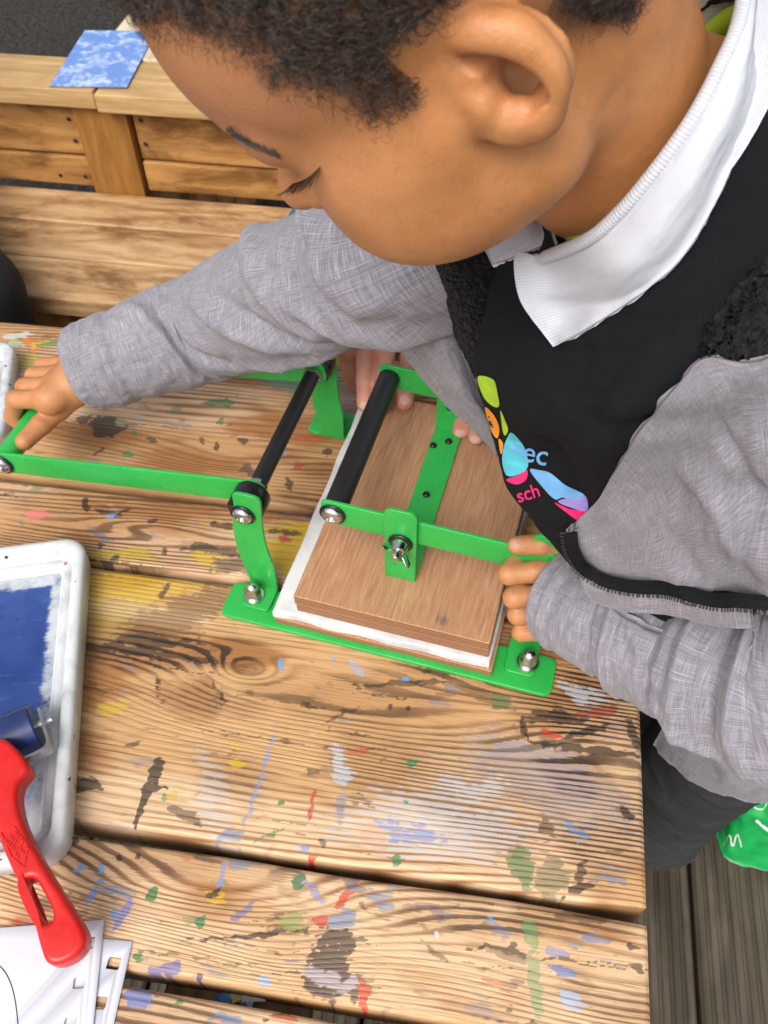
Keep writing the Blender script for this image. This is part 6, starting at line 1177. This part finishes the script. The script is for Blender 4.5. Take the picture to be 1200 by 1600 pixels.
# ---- jacket: left front, fallen open, with its zip
lz = [WZ((893, 826, .165), (935, 778, .205), (1000, 674, .280), (1060, 600, .345), (1100, 560, .385), (1220, 545, .410)),
      WZ((893, 842, .167), (960, 800, .222), (1040, 722, .298), (1090, 672, .345), (1140, 630, .375), (1235, 600, .395)),
      WZ((899, 866, .158), (975, 858, .212), (1060, 828, .270), (1115, 800, .305), (1165, 775, .325), (1250, 740, .345)),
      WZ((908, 884, .148), (972, 912, .180), (1050, 918, .212), (1110, 915, .232), (1160, 915, .245), (1255, 935, .258)),
      WZ((900, 868, .140), (950, 905, .160), (1035, 915, .190), (1100, 912, .208), (1160, 915, .220), (1260, 940, .230))]
for r_, uj in zip(lz, (0.03, 0.14, 0.28, 0.40, 0.44)): r_.append(Pjb[int(uj*119), 3])
lfold = [(0.25, 0.35, 0.60, 0.62, 0.04, 0.006), (0.40, 0.20, 0.72, 0.45, 0.03, -0.004), (0.55, 0.5, 0.72, 0.95, 0.04, 0.007), (0.45, 0.55, 0.6, 0.95, 0.03, -0.006), (0.2, 0.55, 0.5, 0.7, 0.025, -0.004), (0.62, 0.25, 0.78, 0.5, 0.03, 0.004)]
Pl, uvl, sgl = patch_pts(lz, 120, 150, lfold, 7.0, 0.0022); Pl = in_front(Pl, 0.008, 16)
for _ in range(7):
    _e = np.pad(Pl, ((1, 1), (1, 1), (0, 0)), mode='reflect', reflect_type='odd'); Pl = (_e[:-2, 1:-1]+_e[2:, 1:-1]+_e[1:-1, :-2]+_e[1:-1, 2:]+2*Pl)/6
two_layer('jacket_front', Pl, False, 0.003, grey, child, uvl, flip=sgl < 0)
zl = WZ((889, 832, .162), (893, 858, .155), (908, 886, .147), (940, 907, .162), (985, 918, .184), (1040, 921, .208), (1075, 930, .222), (1120, 940, .234), (1165, 941, .246), (1260, 955, .260))
Zc = spline(np.array(zl), 170); _zp = proj(Zc); _pp = proj(Pl.reshape(-1, 3)); _pd = depth(Pl.reshape(-1, 3)); _dz = np.array([np.min(_pd[np.argsort(((_pp-a_)**2).sum(1))[:30]]) for a_ in _zp]); _dz = np.array([_dz[max(0, i_-8):i_+9].min() for i_ in range(170)]); _dz = np.convolve(np.pad(_dz, 20, mode='edge'), np.ones(41)/41, 'valid')-0.004; Zc = np.array([UD(*a_, d_) for a_, d_ in zip(_zp, _dz)]); Tz = np.gradient(Zc, axis=0); Tz /= np.linalg.norm(Tz, axis=1)[:, None]; vz = CAM_C-Zc; vz /= np.linalg.norm(vz, axis=1)[:, None]; dz = np.cross(vz, Tz); dz /= np.linalg.norm(dz, axis=1)[:, None]
dz = dz*np.where(dz[:, 2] > 0, -1, 1)[:, None] if np.mean(dz[:, 2]) > 0 else dz
tape = np.stack([Zc-dz*0.0045+vz*0.0002, Zc-dz*0.001+vz*0.0014, Zc+dz*0.0032+vz*0.0008], 1)
zipt = simple('zip_tape_cloth', (0.010, 0.010, 0.011), 0.9, 0, 0.3, 400, 0.0005, 0.1); zipm = simple('black_zip', (0.025, 0.026, 0.028), 0.38, 0, 0.2, 150)
two_layer('zip_tape', np.swapaxes(spline(np.swapaxes(tape, 0, 1), 7), 0, 1), False, 0.0012, zipt, child, np.zeros((170, 7, 2)), flip=False)
bm = bmesh.new()
arc = np.concatenate([[0], np.cumsum(np.linalg.norm(np.diff(Zc, axis=0), axis=1))]); step = 0.0022; k = 0
while k*step < arc[-1]:
    i = int(np.searchsorted(arc, k*step)); i = min(i, len(Zc)-1); M = Matrix.Translation(Vector(Zc[i]+dz[i]*0.0036+vz[i]*0.0010)) @ Matrix((Vector(Tz[i]), Vector(dz[i]), Vector(vz[i]))).transposed().to_4x4()
    b2 = box_bm(-0.00062, 0.00062, -0.0022, 0.0020, -0.0011, 0.0011, 0.0003, 1, M); me_ = bpy.data.meshes.new('t'); b2.to_mesh(me_); b2.free(); bm.from_mesh(me_); bpy.data.meshes.remove(me_); k += 1
zt = mk_bm('zip_teeth', bm, zipm, child); zt['kind'] = 'stuff'
# facing strip under the zip, with a press stud
fz = [[UD(*proj(Zc[i]+dz[i]*0.002), depth(Zc[i])+0.004) for i in range(8, 168, 16)], [UD(*(proj(Zc[i])+np.array([2, 22 if i > 30 else 10])), depth(Zc[i])+0.009) for i in range(8, 168, 16)], [UD(*(proj(Zc[i])+np.array([4, 40 if i > 30 else 16])), depth(Zc[i])+0.020) for i in range(8, 168, 16)]]
Pf, uvf, sf = patch_pts(fz, 30, 120, [], 3.0, 0.0008); two_layer('jacket_facing', Pf, False, 0.002, grey, child, uvf, flip=sf < 0)
sp_ = UD(1080, 931, depth(Zc[int(np.argmin(np.abs(proj(Zc)[:, 0]-1080)))])+0.0045); sn = CAM_C-sp_; sn = sn/np.linalg.norm(sn)+np.array([0, -0.1, -0.5]); brass = simple('aged_brass', (0.16, 0.12, 0.08), 0.35, 1.0, 0.3, 80)
mk_bm('press_stud', lathe_bm([(0.0062, 0), (0.0062, 0.0012), (0.0050, 0.0024), (0.0038, 0.0020), (0.0030, 0.0008), (0.0018, 0.0008), (0.0014, 0.0018), (0, 0.0018)], sp_, sn, 24), brass, child, True)
# fleece showing along the openings
def patch_obj(name, rows, mat, folds=(), seed=2.0, crump=0.002, th=0.003, n=(60, 80), push=True):
    P_, uv_, s_ = patch_pts(rows, n[0], n[1], folds, seed, crump); P_ = in_front(P_, 0.004, 3) if push else P_; return two_layer(name, P_, False, th, mat, child, uv_, flip=s_ < 0)
patch_obj('fleece_lining', [WZ((1092, 558, .372), (1105, 520, .392), (1130, 480, .412), (1165, 435, .432), (1215, 390, .445)), WZ((1115, 562, .385), (1135, 535, .402), (1160, 505, .416), (1190, 470, .432), (1235, 430, .444)), WZ((1125, 575, .372), (1165, 566, .384), (1200, 555, .394), (1228, 530, .410), (1258, 485, .425))], fleece, (), 2.0, 0.0028)
patch_obj('fleece_lining', [WZ((1150, -20, .50), (1158, 40, .492), (1172, 85, .482), (1190, 110, .474)), WZ((1185, -20, .508), (1195, 40, .498), (1208, 80, .488), (1225, 120, .478)), WZ((1230, -10, .51), (1240, 50, .50), (1250, 90, .49), (1262, 130, .478))], fleece, (), 4.0, 0.004)
ry = lambda px, py, y: (lambda d: CAM_C+d*((y-CAM_C[1])/d[1]))(CAM_R @ np.array([(px-600)/CAM_F, -(py-800)/CAM_F, -1.0]))
patch_obj('jacket_front', [[ry(520, 395, .34), ry(570, 470, .33), ry(630, 555, .32), ry(695, 630, .31), ry(757, 692, .30), ry(775, 712, .295)], [ry(600, 375, .30), ry(640, 445, .285), ry(672, 522, .275), ry(716, 600, .27), ry(764, 675, .275), ry(780, 700, .28)], [ry(665, 375, .30), ry(690, 440, .285), ry(712, 505, .28), ry(745, 590, .28), ry(780, 668, .285), ry(795, 700, .29)]], [grey, fleece], [(0.2, 0.2, 0.8, 0.3, 0.05, 0.003), (0.3, 0.55, 0.7, 0.75, 0.05, 0.003)], 9.0, 0.0012, push=False)
patch_obj('fleece_lining', [[ry(662, 375, .270), ry(680, 440, .268), ry(704, 510, .268), ry(742, 590, .272)], [ry(690, 385, .250), ry(708, 440, .248), ry(728, 500, .252), ry(760, 588, .262)], [ry(770, 390, .26), ry(800, 450, .26), ry(810, 510, .26), ry(815, 590, .265)]], fleece, (), 5.0, 0.002, push=False)
# ---- trousers and shoes
for s_, yy in ((-1, 0.290), (1, 0.410)):
    pth = [np.array((0.120, yy-0.085, 0.02)), np.array((0.128, yy-0.070, -0.12)), np.array((0.138, yy-0.035, -0.32)), np.array((0.150, yy-0.005, -0.50)), np.array((0.165, yy+0.005, -0.615))]
    Pq, uvq = sweep(pth, [0.062, 0.064, 0.064, 0.062, 0.062], [(0.5, 0.0, 0.6, 0.3, 0.03, 0.006), (0.75, 0.8, 0.9, 1.1, 0.03, 0.008), (0.85, 0.9, 0.95, 1.2, 0.025, -0.007)], 120, 90, 3.0+s_, 0.003)
    two_layer('trousers', Pq, True, 0.003, trous, child, uvq, flip=True)
    shv = Vox((0.02, yy-0.07, GZ-0.01), (0.27, yy+0.07, GZ+0.10), 0.003); shv.add(cone((0.18, yy, GZ+0.045), (0.075, yy-0.005, GZ+0.032), 0.042, 0.034), 0.01); shv.add(cone((0.175, yy, GZ+0.06), (0.17, yy, GZ+0.09), 0.038, 0.036), 0.01)
    shv.cut((lambda X, Y, Z: Z-(GZ+0.004)+0*X+0*Y, (0, yy-0.1, GZ-0.02), (0.3, yy+0.1, GZ+0.01)), 0.003)
    V_, Q_ = shv.mesh(); V_ = smooth_mesh(V_, Q_, 2); fast_mesh('shoe', V_, Q_, simple('black_shoe_leather', (0.012, 0.012, 0.013), 0.4), child)
# ------------------------------------------------------------------ an adult across the table steadying the boards
adult = thing('person', 'adult in blue jeans behind the child, fingers on the far end of the plywood', 'person', (-0.22, 0.98, GZ))
g = G('adult_skin'); a = g.noise(g.obj, 700, 3, 0.7); b = g.noise(g.obj, 60, 4, 0.6); at = g.n('ShaderNodeAttribute', attribute_name='skin'); _, fl_, nl_ = g.xyz(at.outputs['Vector'])
c = g.mix(g.mr(b, 0.3, 0.7), (0.50, 0.205, 0.150), (0.60, 0.290, 0.215)); c = g.mix(g.math('MULTIPLY', nl_, 0.8), c, (0.66, 0.42, 0.35))
askin = g.set(color=c, rough=0.5, normal=g.bump(a, 0.35, 0.0008), spec=0.4, sss=0.1, sss_radius=(0.9, 0.3, 0.2), sss_scale=0.004)
AV, AQ, AA = [], [], []
def adult_part(v, nails=()):
    V, Q = v.mesh(); V = smooth_mesh(V, Q, 2); AV.append(V); AQ.append(Q); AA.append(np.stack([0*V[:, 0], 0*V[:, 0], nail_mask(V, nails), np.ones(len(V))], 1))
def adult_hand(fs, wrist, elbow, thumb=None):
    P_ = np.array([p for f in fs for p in f]+[wrist, elbow]); v = Vox(P_.min(0)-0.035, P_.max(0)+0.035, 0.0016); nails = []; ks = []
    for f in fs:
        f = [np.array(p) for p in f]; chain(v, f, np.linspace(0.0100, 0.0082, len(f)), 0.003)
        d = f[-1]-f[-2]; d /= np.linalg.norm(d); up = np.array([0, -0.25, 1.0]); up -= d*(up@d); up /= np.linalg.norm(up); nails.append((f[-1]+up*0.0082+d*0.002, up, 0.0055)); ks.append(f[0])
    for k_ in ks: v.add(cone(k_, wrist, 0.0125, 0.024), 0.010)
    for a_, b_ in zip(ks, ks[1:]): v.add(cone(a_, b_, 0.012, 0.012), 0.008)
    v.add(cone(wrist, elbow, 0.026, 0.034), 0.01); adult_part(v, nails)
def ah(px, py, z): return U(px, py, z)
zt_ = 0.052
adult_hand([[ah(538, 505, 0.085), ah(541, 545, 0.080), ah(546, 582, 0.040), ah(551, 600, 0.020)], [ah(572, 500, 0.088), ah(570, 548, 0.082), ah(571, 596, zt_+0.012), ah(570, 630, zt_-0.006)], [ah(604, 505, 0.088), ah(602, 555, 0.080), ah(598, 605, zt_+0.012), ah(596, 634, zt_+0.003)], [ah(638, 512, 0.084), ah(640, 560, 0.076), ah(635, 605, zt_+0.008), ah(633, 628, zt_+0.002)]], np.array((-0.235, 0.560, 0.105)), np.array((-0.22, 0.74, 0.15)))
adult_hand([[ah(722, 600, 0.080), ah(724, 630, 0.076), ah(722, 655, 0.060), ah(720, 672, 0.050)], [ah(752, 605, 0.082), ah(752, 640, 0.076), ah(747, 668, 0.060), ah(744, 682, 0.052)], [ah(782, 610, 0.082), ah(782, 645, 0.074), ah(778, 672, 0.060), ah(776, 686, 0.052)]], np.array((-0.075, 0.545, 0.105)), np.array((-0.05, 0.74, 0.15)))
# head, out of the picture above, and neck
ahv = Vox((-0.32, 0.72, 0.44), (-0.02, 1.02, 0.84), 0.004); hc_ = np.array((-0.165, 0.86, 0.66))
ahv.add(ell(hc_, (0.078, 0.098, 0.115))); ahv.add(ell(hc_+(0, -0.045, -0.055), (0.055, 0.055, 0.062)), 0.03); ahv.add(cone(hc_+(0, -0.090, 0.0), hc_+(0, -0.112, -0.032), 0.009, 0.012), 0.012); ahv.add(cone(hc_+(0, 0.01, -0.05), hc_+(0, 0.06, -0.19), 0.052, 0.058), 0.02)
for s_ in (1, -1): ahv.add(ell(hc_+(s_*0.08, 0.01, -0.02), (0.010, 0.018, 0.030)), 0.006); ahv.cut(ell(hc_+(s_*0.032, -0.102, 0.004), (0.016, 0.014, 0.010)), 0.012); ahv.add(ell(hc_+(s_*0.032, -0.083, 0.003), (0.013, 0.013, 0.012)), 0.004)
ahv.add(ell(hc_+(0, -0.098, -0.060), (0.022, 0.008, 0.006)), 0.006); ahv.cut(ell(hc_+(0, -0.110, -0.058), (0.022, 0.010, 0.0015)), 0.003); adult_part(ahv)
join_body(AV, AQ, AA, [((-0.222, 0.72, 0.146), (0.02, 0.92, 0.2)), ((-0.052, 0.72, 0.146), (0, 0.92, 0.2)), ((-0.165, 0.915, 0.49), (0, 0.3, -1))], [(-0.28, 0.84, 0.20), (-0.33, 0.94, 0.33), (-0.165, 0.95, 0.36), (0.0, 0.94, 0.33), (-0.02, 0.84, 0.20)], 0.026, askin, adult)
hvv = Vox(hc_-0.16, hc_+0.16, 0.005); hvv.add(ell(hc_+(0, 0.016, 0.022), (0.088, 0.100, 0.108))); hvv.cut(ell(hc_+(0, -0.105, -0.045), (0.075, 0.075, 0.105)), 0.02); V_, Q_ = hvv.mesh(); fast_mesh('hair', smooth_mesh(V_, Q_, 2), Q_, simple('brown_hair', (0.05, 0.028, 0.016), 0.5, 0, 0.4, 200, 0.002), adult)
g = G('blue_denim'); x, y, z = g.xyz(g.obj); a = g.noise(g.obj, 600, 3, 0.7); b = g.noise(g.obj, 18, 4, 0.6); tw_ = g.math('SINE', g.math('MULTIPLY', g.math('ADD', x, z), 5000))
denim = g.set(color=g.mix(g.mr(g.math('ADD', g.math('MULTIPLY', a, 0.6), g.math('MULTIPLY', b, 0.6)), 0.35, 0.85), (0.030, 0.085, 0.19), (0.075, 0.19, 0.34)), rough=0.85, normal=g.bump(g.math('ADD', a, tw_), 0.4, 0.0008), spec=0.2)
navy = simple('navy_jersey', (0.010, 0.014, 0.045), 0.85, 0, 0.25, 200, 0.001)
def garment(name, mat, prims, h=0.005):
    lo = np.min([p[1] for p, k in prims], 0)-0.03; hi = np.max([p[2] for p, k in prims], 0)+0.03; v = Vox(lo, hi, h)
    for p, k in prims: v.add(p, k)
    V_, Q_ = v.mesh(); V_ = smooth_mesh(V_, Q_, 2); r_ = np.linalg.norm(V_, axis=1); N_ = np.stack([fbm(V_[:, 0]*9+V_[:, 2]*5, V_[:, 1]*9-V_[:, 2]*7)-0.5]*3, 1); V_ = V_+N_*0.012
    return fast_mesh(name, V_, Q_, mat, adult)
garment('jumper', navy, [(cone((-0.16, 1.02, -0.14), (-0.165, 0.99, 0.20), 0.13, 0.15), 0.01), (cone((-0.165, 0.99, 0.20), (-0.165, 0.94, 0.42), 0.15, 0.09), 0.04), (cone((-0.33, 0.95, 0.36), (-0.165, 0.95, 0.40), 0.07, 0.08), 0.04), (cone((0.0, 0.95, 0.36), (-0.165, 0.95, 0.40), 0.07, 0.08), 0.04), (cone((-0.34, 0.94, 0.36), (-0.30, 0.83, 0.20), 0.062, 0.054), 0.03), (cone((-0.30, 0.83, 0.20), (-0.237, 0.605, 0.118), 0.054, 0.040), 0.02), (cone((0.01, 0.94, 0.36), (0.0, 0.83, 0.20), 0.062, 0.054), 0.03), (cone((0.0, 0.83, 0.20), (-0.067, 0.60, 0.118), 0.054, 0.040), 0.02)])
kn = by(452, 288); kn = np.array([kn[0], 0.98, -0.05])
kx = U(470, 285, -0.13)[0]
for s_, xx in ((1, kx+0.058), (-1, kx+0.30)): garment('jeans_leg', denim, [(cone((xx+0.03, 1.10, -0.155), (xx, 0.86, -0.150), 0.080, 0.070), 0.02), (cone((xx, 0.86, -0.150), (xx-0.01, 0.88, -0.58), 0.068, 0.055), 0.02)])
shoe2 = simple('brown_shoe', (0.06, 0.035, 0.02), 0.5)
for xx in (kx+0.05, kx+0.29):
    v = Vox((xx-0.08, 0.66, GZ-0.01), (xx+0.08, 0.98, GZ+0.13), 0.004); v.add(cone((xx, 0.90, GZ+0.055), (xx, 0.73, GZ+0.040), 0.050, 0.040), 0.01); V_, Q_ = v.mesh(); fast_mesh('shoe', V_, Q_, shoe2, adult)
# ------------------------------------------------------------------ dark clothing of somebody seated at the left, seen only at the edge
bq = thing('person', 'seated person in black trousers, only a knee showing at the left edge before the bench', 'person', (-1.02, 0.88, GZ))
blk = simple('black_twill', (0.008, 0.008, 0.009), 0.8, 0, 0.3, 150, 0.001)
def dark_part(name, prims, mat=blk, h=0.006):
    lo = np.min([p[1] for p, k in prims], 0)-0.03; hi = np.max([p[2] for p, k in prims], 0)+0.03; v = Vox(lo, hi, h)
    for p, k in prims: v.add(p, k)
    V_, Q_ = v.mesh(); V_ = smooth_mesh(V_, Q_, 2); return fast_mesh(name, V_, Q_, mat, bq)
ke = U(-8, 455, -0.17); kx2, ky2 = ke[0]-0.045, ke[1]+0.02
dark_part('trousers', [(cone((kx2, ky2, -0.19), (kx2-0.32, 1.12, -0.16), 0.066, 0.085), 0.02), (cone((kx2, ky2, -0.19), (kx2+0.03, ky2-0.02, -0.60), 0.064, 0.055), 0.02), (cone((kx2-0.50, ky2, -0.19), (kx2-0.50, 1.12, -0.16), 0.066, 0.085), 0.02), (cone((kx2-0.50, ky2, -0.19), (kx2-0.51, ky2-0.02, -0.60), 0.064, 0.055), 0.02), (cone((kx2-0.32, 1.10, -0.15), (kx2-0.50, 1.10, -0.15), 0.09, 0.09), 0.02)])
tx = kx2-0.42
dark_part('jacket', [(cone((tx, 1.08, -0.12), (tx, 1.06, 0.26), 0.13, 0.14), 0.02), (cone((tx-0.15, 1.04, 0.28), (tx+0.15, 1.04, 0.28), 0.075, 0.075), 0.03), (cone((tx-0.16, 1.03, 0.26), (tx-0.14, 0.93, 0.0), 0.06, 0.05), 0.02), (cone((tx+0.16, 1.03, 0.26), (tx+0.10, 0.95, -0.01), 0.06, 0.05), 0.02)])
dark_part('body', [(ell((tx, 1.0, 0.53), (0.078, 0.095, 0.112)), 0.01), (cone((tx, 1.03, 0.45), (tx, 1.06, 0.24), 0.05, 0.06), 0.02), (cone((tx, 0.91, 0.53), (tx, 0.89, 0.50), 0.009, 0.012), 0.01)]+[q for s_ in (-1, 1) for q in ((cone((tx, 1.06, 0.24), (tx+s_*0.15, 1.03, 0.24), 0.03, 0.03), 0.01), (cone((tx+s_*0.15, 1.03, 0.24), (tx+s_*0.12, 0.94, 0.0), 0.03, 0.028), 0.01), (cone((tx+s_*0.12, 0.94, 0.0), (tx+s_*0.11, 0.90, -0.085), 0.028, 0.035), 0.01))], simple('light_skin', (0.5, 0.28, 0.2), 0.5))
for xx in (kx2+0.03, kx2-0.51): dark_part('shoe', [(cone((xx, ky2-0.01, GZ+0.05), (xx, ky2-0.14, GZ+0.038), 0.045, 0.037), 0.01)], simple('black_trainer', (0.02, 0.02, 0.025), 0.6))
# ------------------------------------------------------------------ green shopping bag standing on the deck beside the child
bag = thing('shopping_bag', 'bright green plastic shopping bag with white lettering on the deck', 'bag', (0.47, 0.50, GZ))
g = G('green_bag_plastic'); a = g.noise(g.obj, 25, 4, 0.6); b = g.noise(g.obj, 6, 3, 0.6); gbag = g.set(color=g.mix(g.mr(a, 0.3, 0.7), (0.004, 0.25, 0.055), (0.010, 0.36, 0.085)), rough=0.3, normal=g.bump(g.math('ADD', a, b), 0.35, 0.004), spec=0.5)
# the bag lies on its side: a sagging sack with a folded mouth
n_u, n_v = 60, 60; c0 = U(1128, 1336, GZ+0.02); cen = np.array([c0[0]+0.165, c0[1]+0.120, GZ]); P_ = []
uu, vv_ = np.meshgrid(np.linspace(0, 1, n_u), np.arange(n_v)/n_v, indexing='ij'); th = vv_*2*math.pi
sq = lambda t, e: np.sign(t)*np.abs(t)**e
hgt = 0.02+0.30*uu; w_ = 1.0-0.18*uu+0.02*np.sin(th*5+uu*9); Xb = cen[0]+0.17*w_*sq(np.cos(th), 0.30)+0.02*uu; Yb = cen[1]+0.13*w_*sq(np.sin(th), 0.30)*(1-0.35*uu)+0.04*uu; Zb = GZ+0.006+0.29*uu+0.012*np.sin(th*4)*uu
Pb = np.stack([Xb, Yb, Zb], -1); Nb = normals_grid(Pb, True); Pb = Pb+Nb*crumple(uu*2, np.cos(th), 3.0, 0.006)[..., None]+Nb*crumple(uu*2, np.sin(th), 7.0, 0.006)[..., None]
sgb = np.sign(((Pb-Pb.mean(1, keepdims=True))*normals_grid(Pb, True)).sum(2).mean()); sack = two_layer('sack', Pb, True, 0.001, gbag, bag, np.stack([uu, vv_], -1), flip=sgb < 0)
Fb = grid_faces(n_u, n_v, True); bag_bvh = bvhtree.BVHTree.FromPolygons(Pb.reshape(-1, 3).tolist(), Fb.tolist())
I0 = Pb[0]; mk('bag_base', list(I0)+[I0.mean(0)], [(k_, (k_+1) % n_v, n_v) for k_ in range(n_v)], gbag, bag)
wpr = simple('white_print', (0.55, 0.68, 0.57), 0.4)
def brush(pts, w):
    q = spline(np.array(pts, float), 14); t_ = np.gradient(q, axis=0); t_ /= np.linalg.norm(t_, axis=1)[:, None]; n_ = np.stack([-t_[:, 1], t_[:, 0]], 1)*w; decal('print_lettering', [list(map(tuple, q+n_))+list(map(tuple, (q-n_)[::-1]))], wpr, bag, bag_bvh, 0.0015, False)
for pts, w in (([(1180, 1262), (1175, 1248), (1186, 1238), (1199, 1247), (1193, 1263), (1180, 1262)], 1.2), ([(1182, 1281), (1192, 1290), (1208, 1302)], 2.2), ([(1132, 1322), (1141, 1304), (1145, 1322), (1153, 1302), (1159, 1323)], 1.1)): brush(pts, w)
order = [1, 2, 0]          # left hand, right hand, head
VS, QS, AS = [[L_[i] for i in order] for L_ in (SKIN_V, SKIN_Q, SKIN_A)]
wl, wr_ = W(965, 970, zb-0.010), U(168, 573, hz_+0.038)
body = join_body(VS, QS, AS, [(wl, W(1000, 985, zb-0.005)-W(930, 955, zb-0.018)), (wr_, U(185, 568, hz_+0.04)-U(130, 588, hz_+0.034)), (RC-RN*0.030, -RN)], [lp[2], lp[3], lp[4], lp[5], lp[6], lp[7], np.array((-0.045, 0.16, 0.345)), np.array((-0.035, 0.215, 0.33)), np.array((-0.075, 0.28, 0.345)), rp[6], rp[5], rp[4], rp[3], rp[2]], 0.024, skin, child)
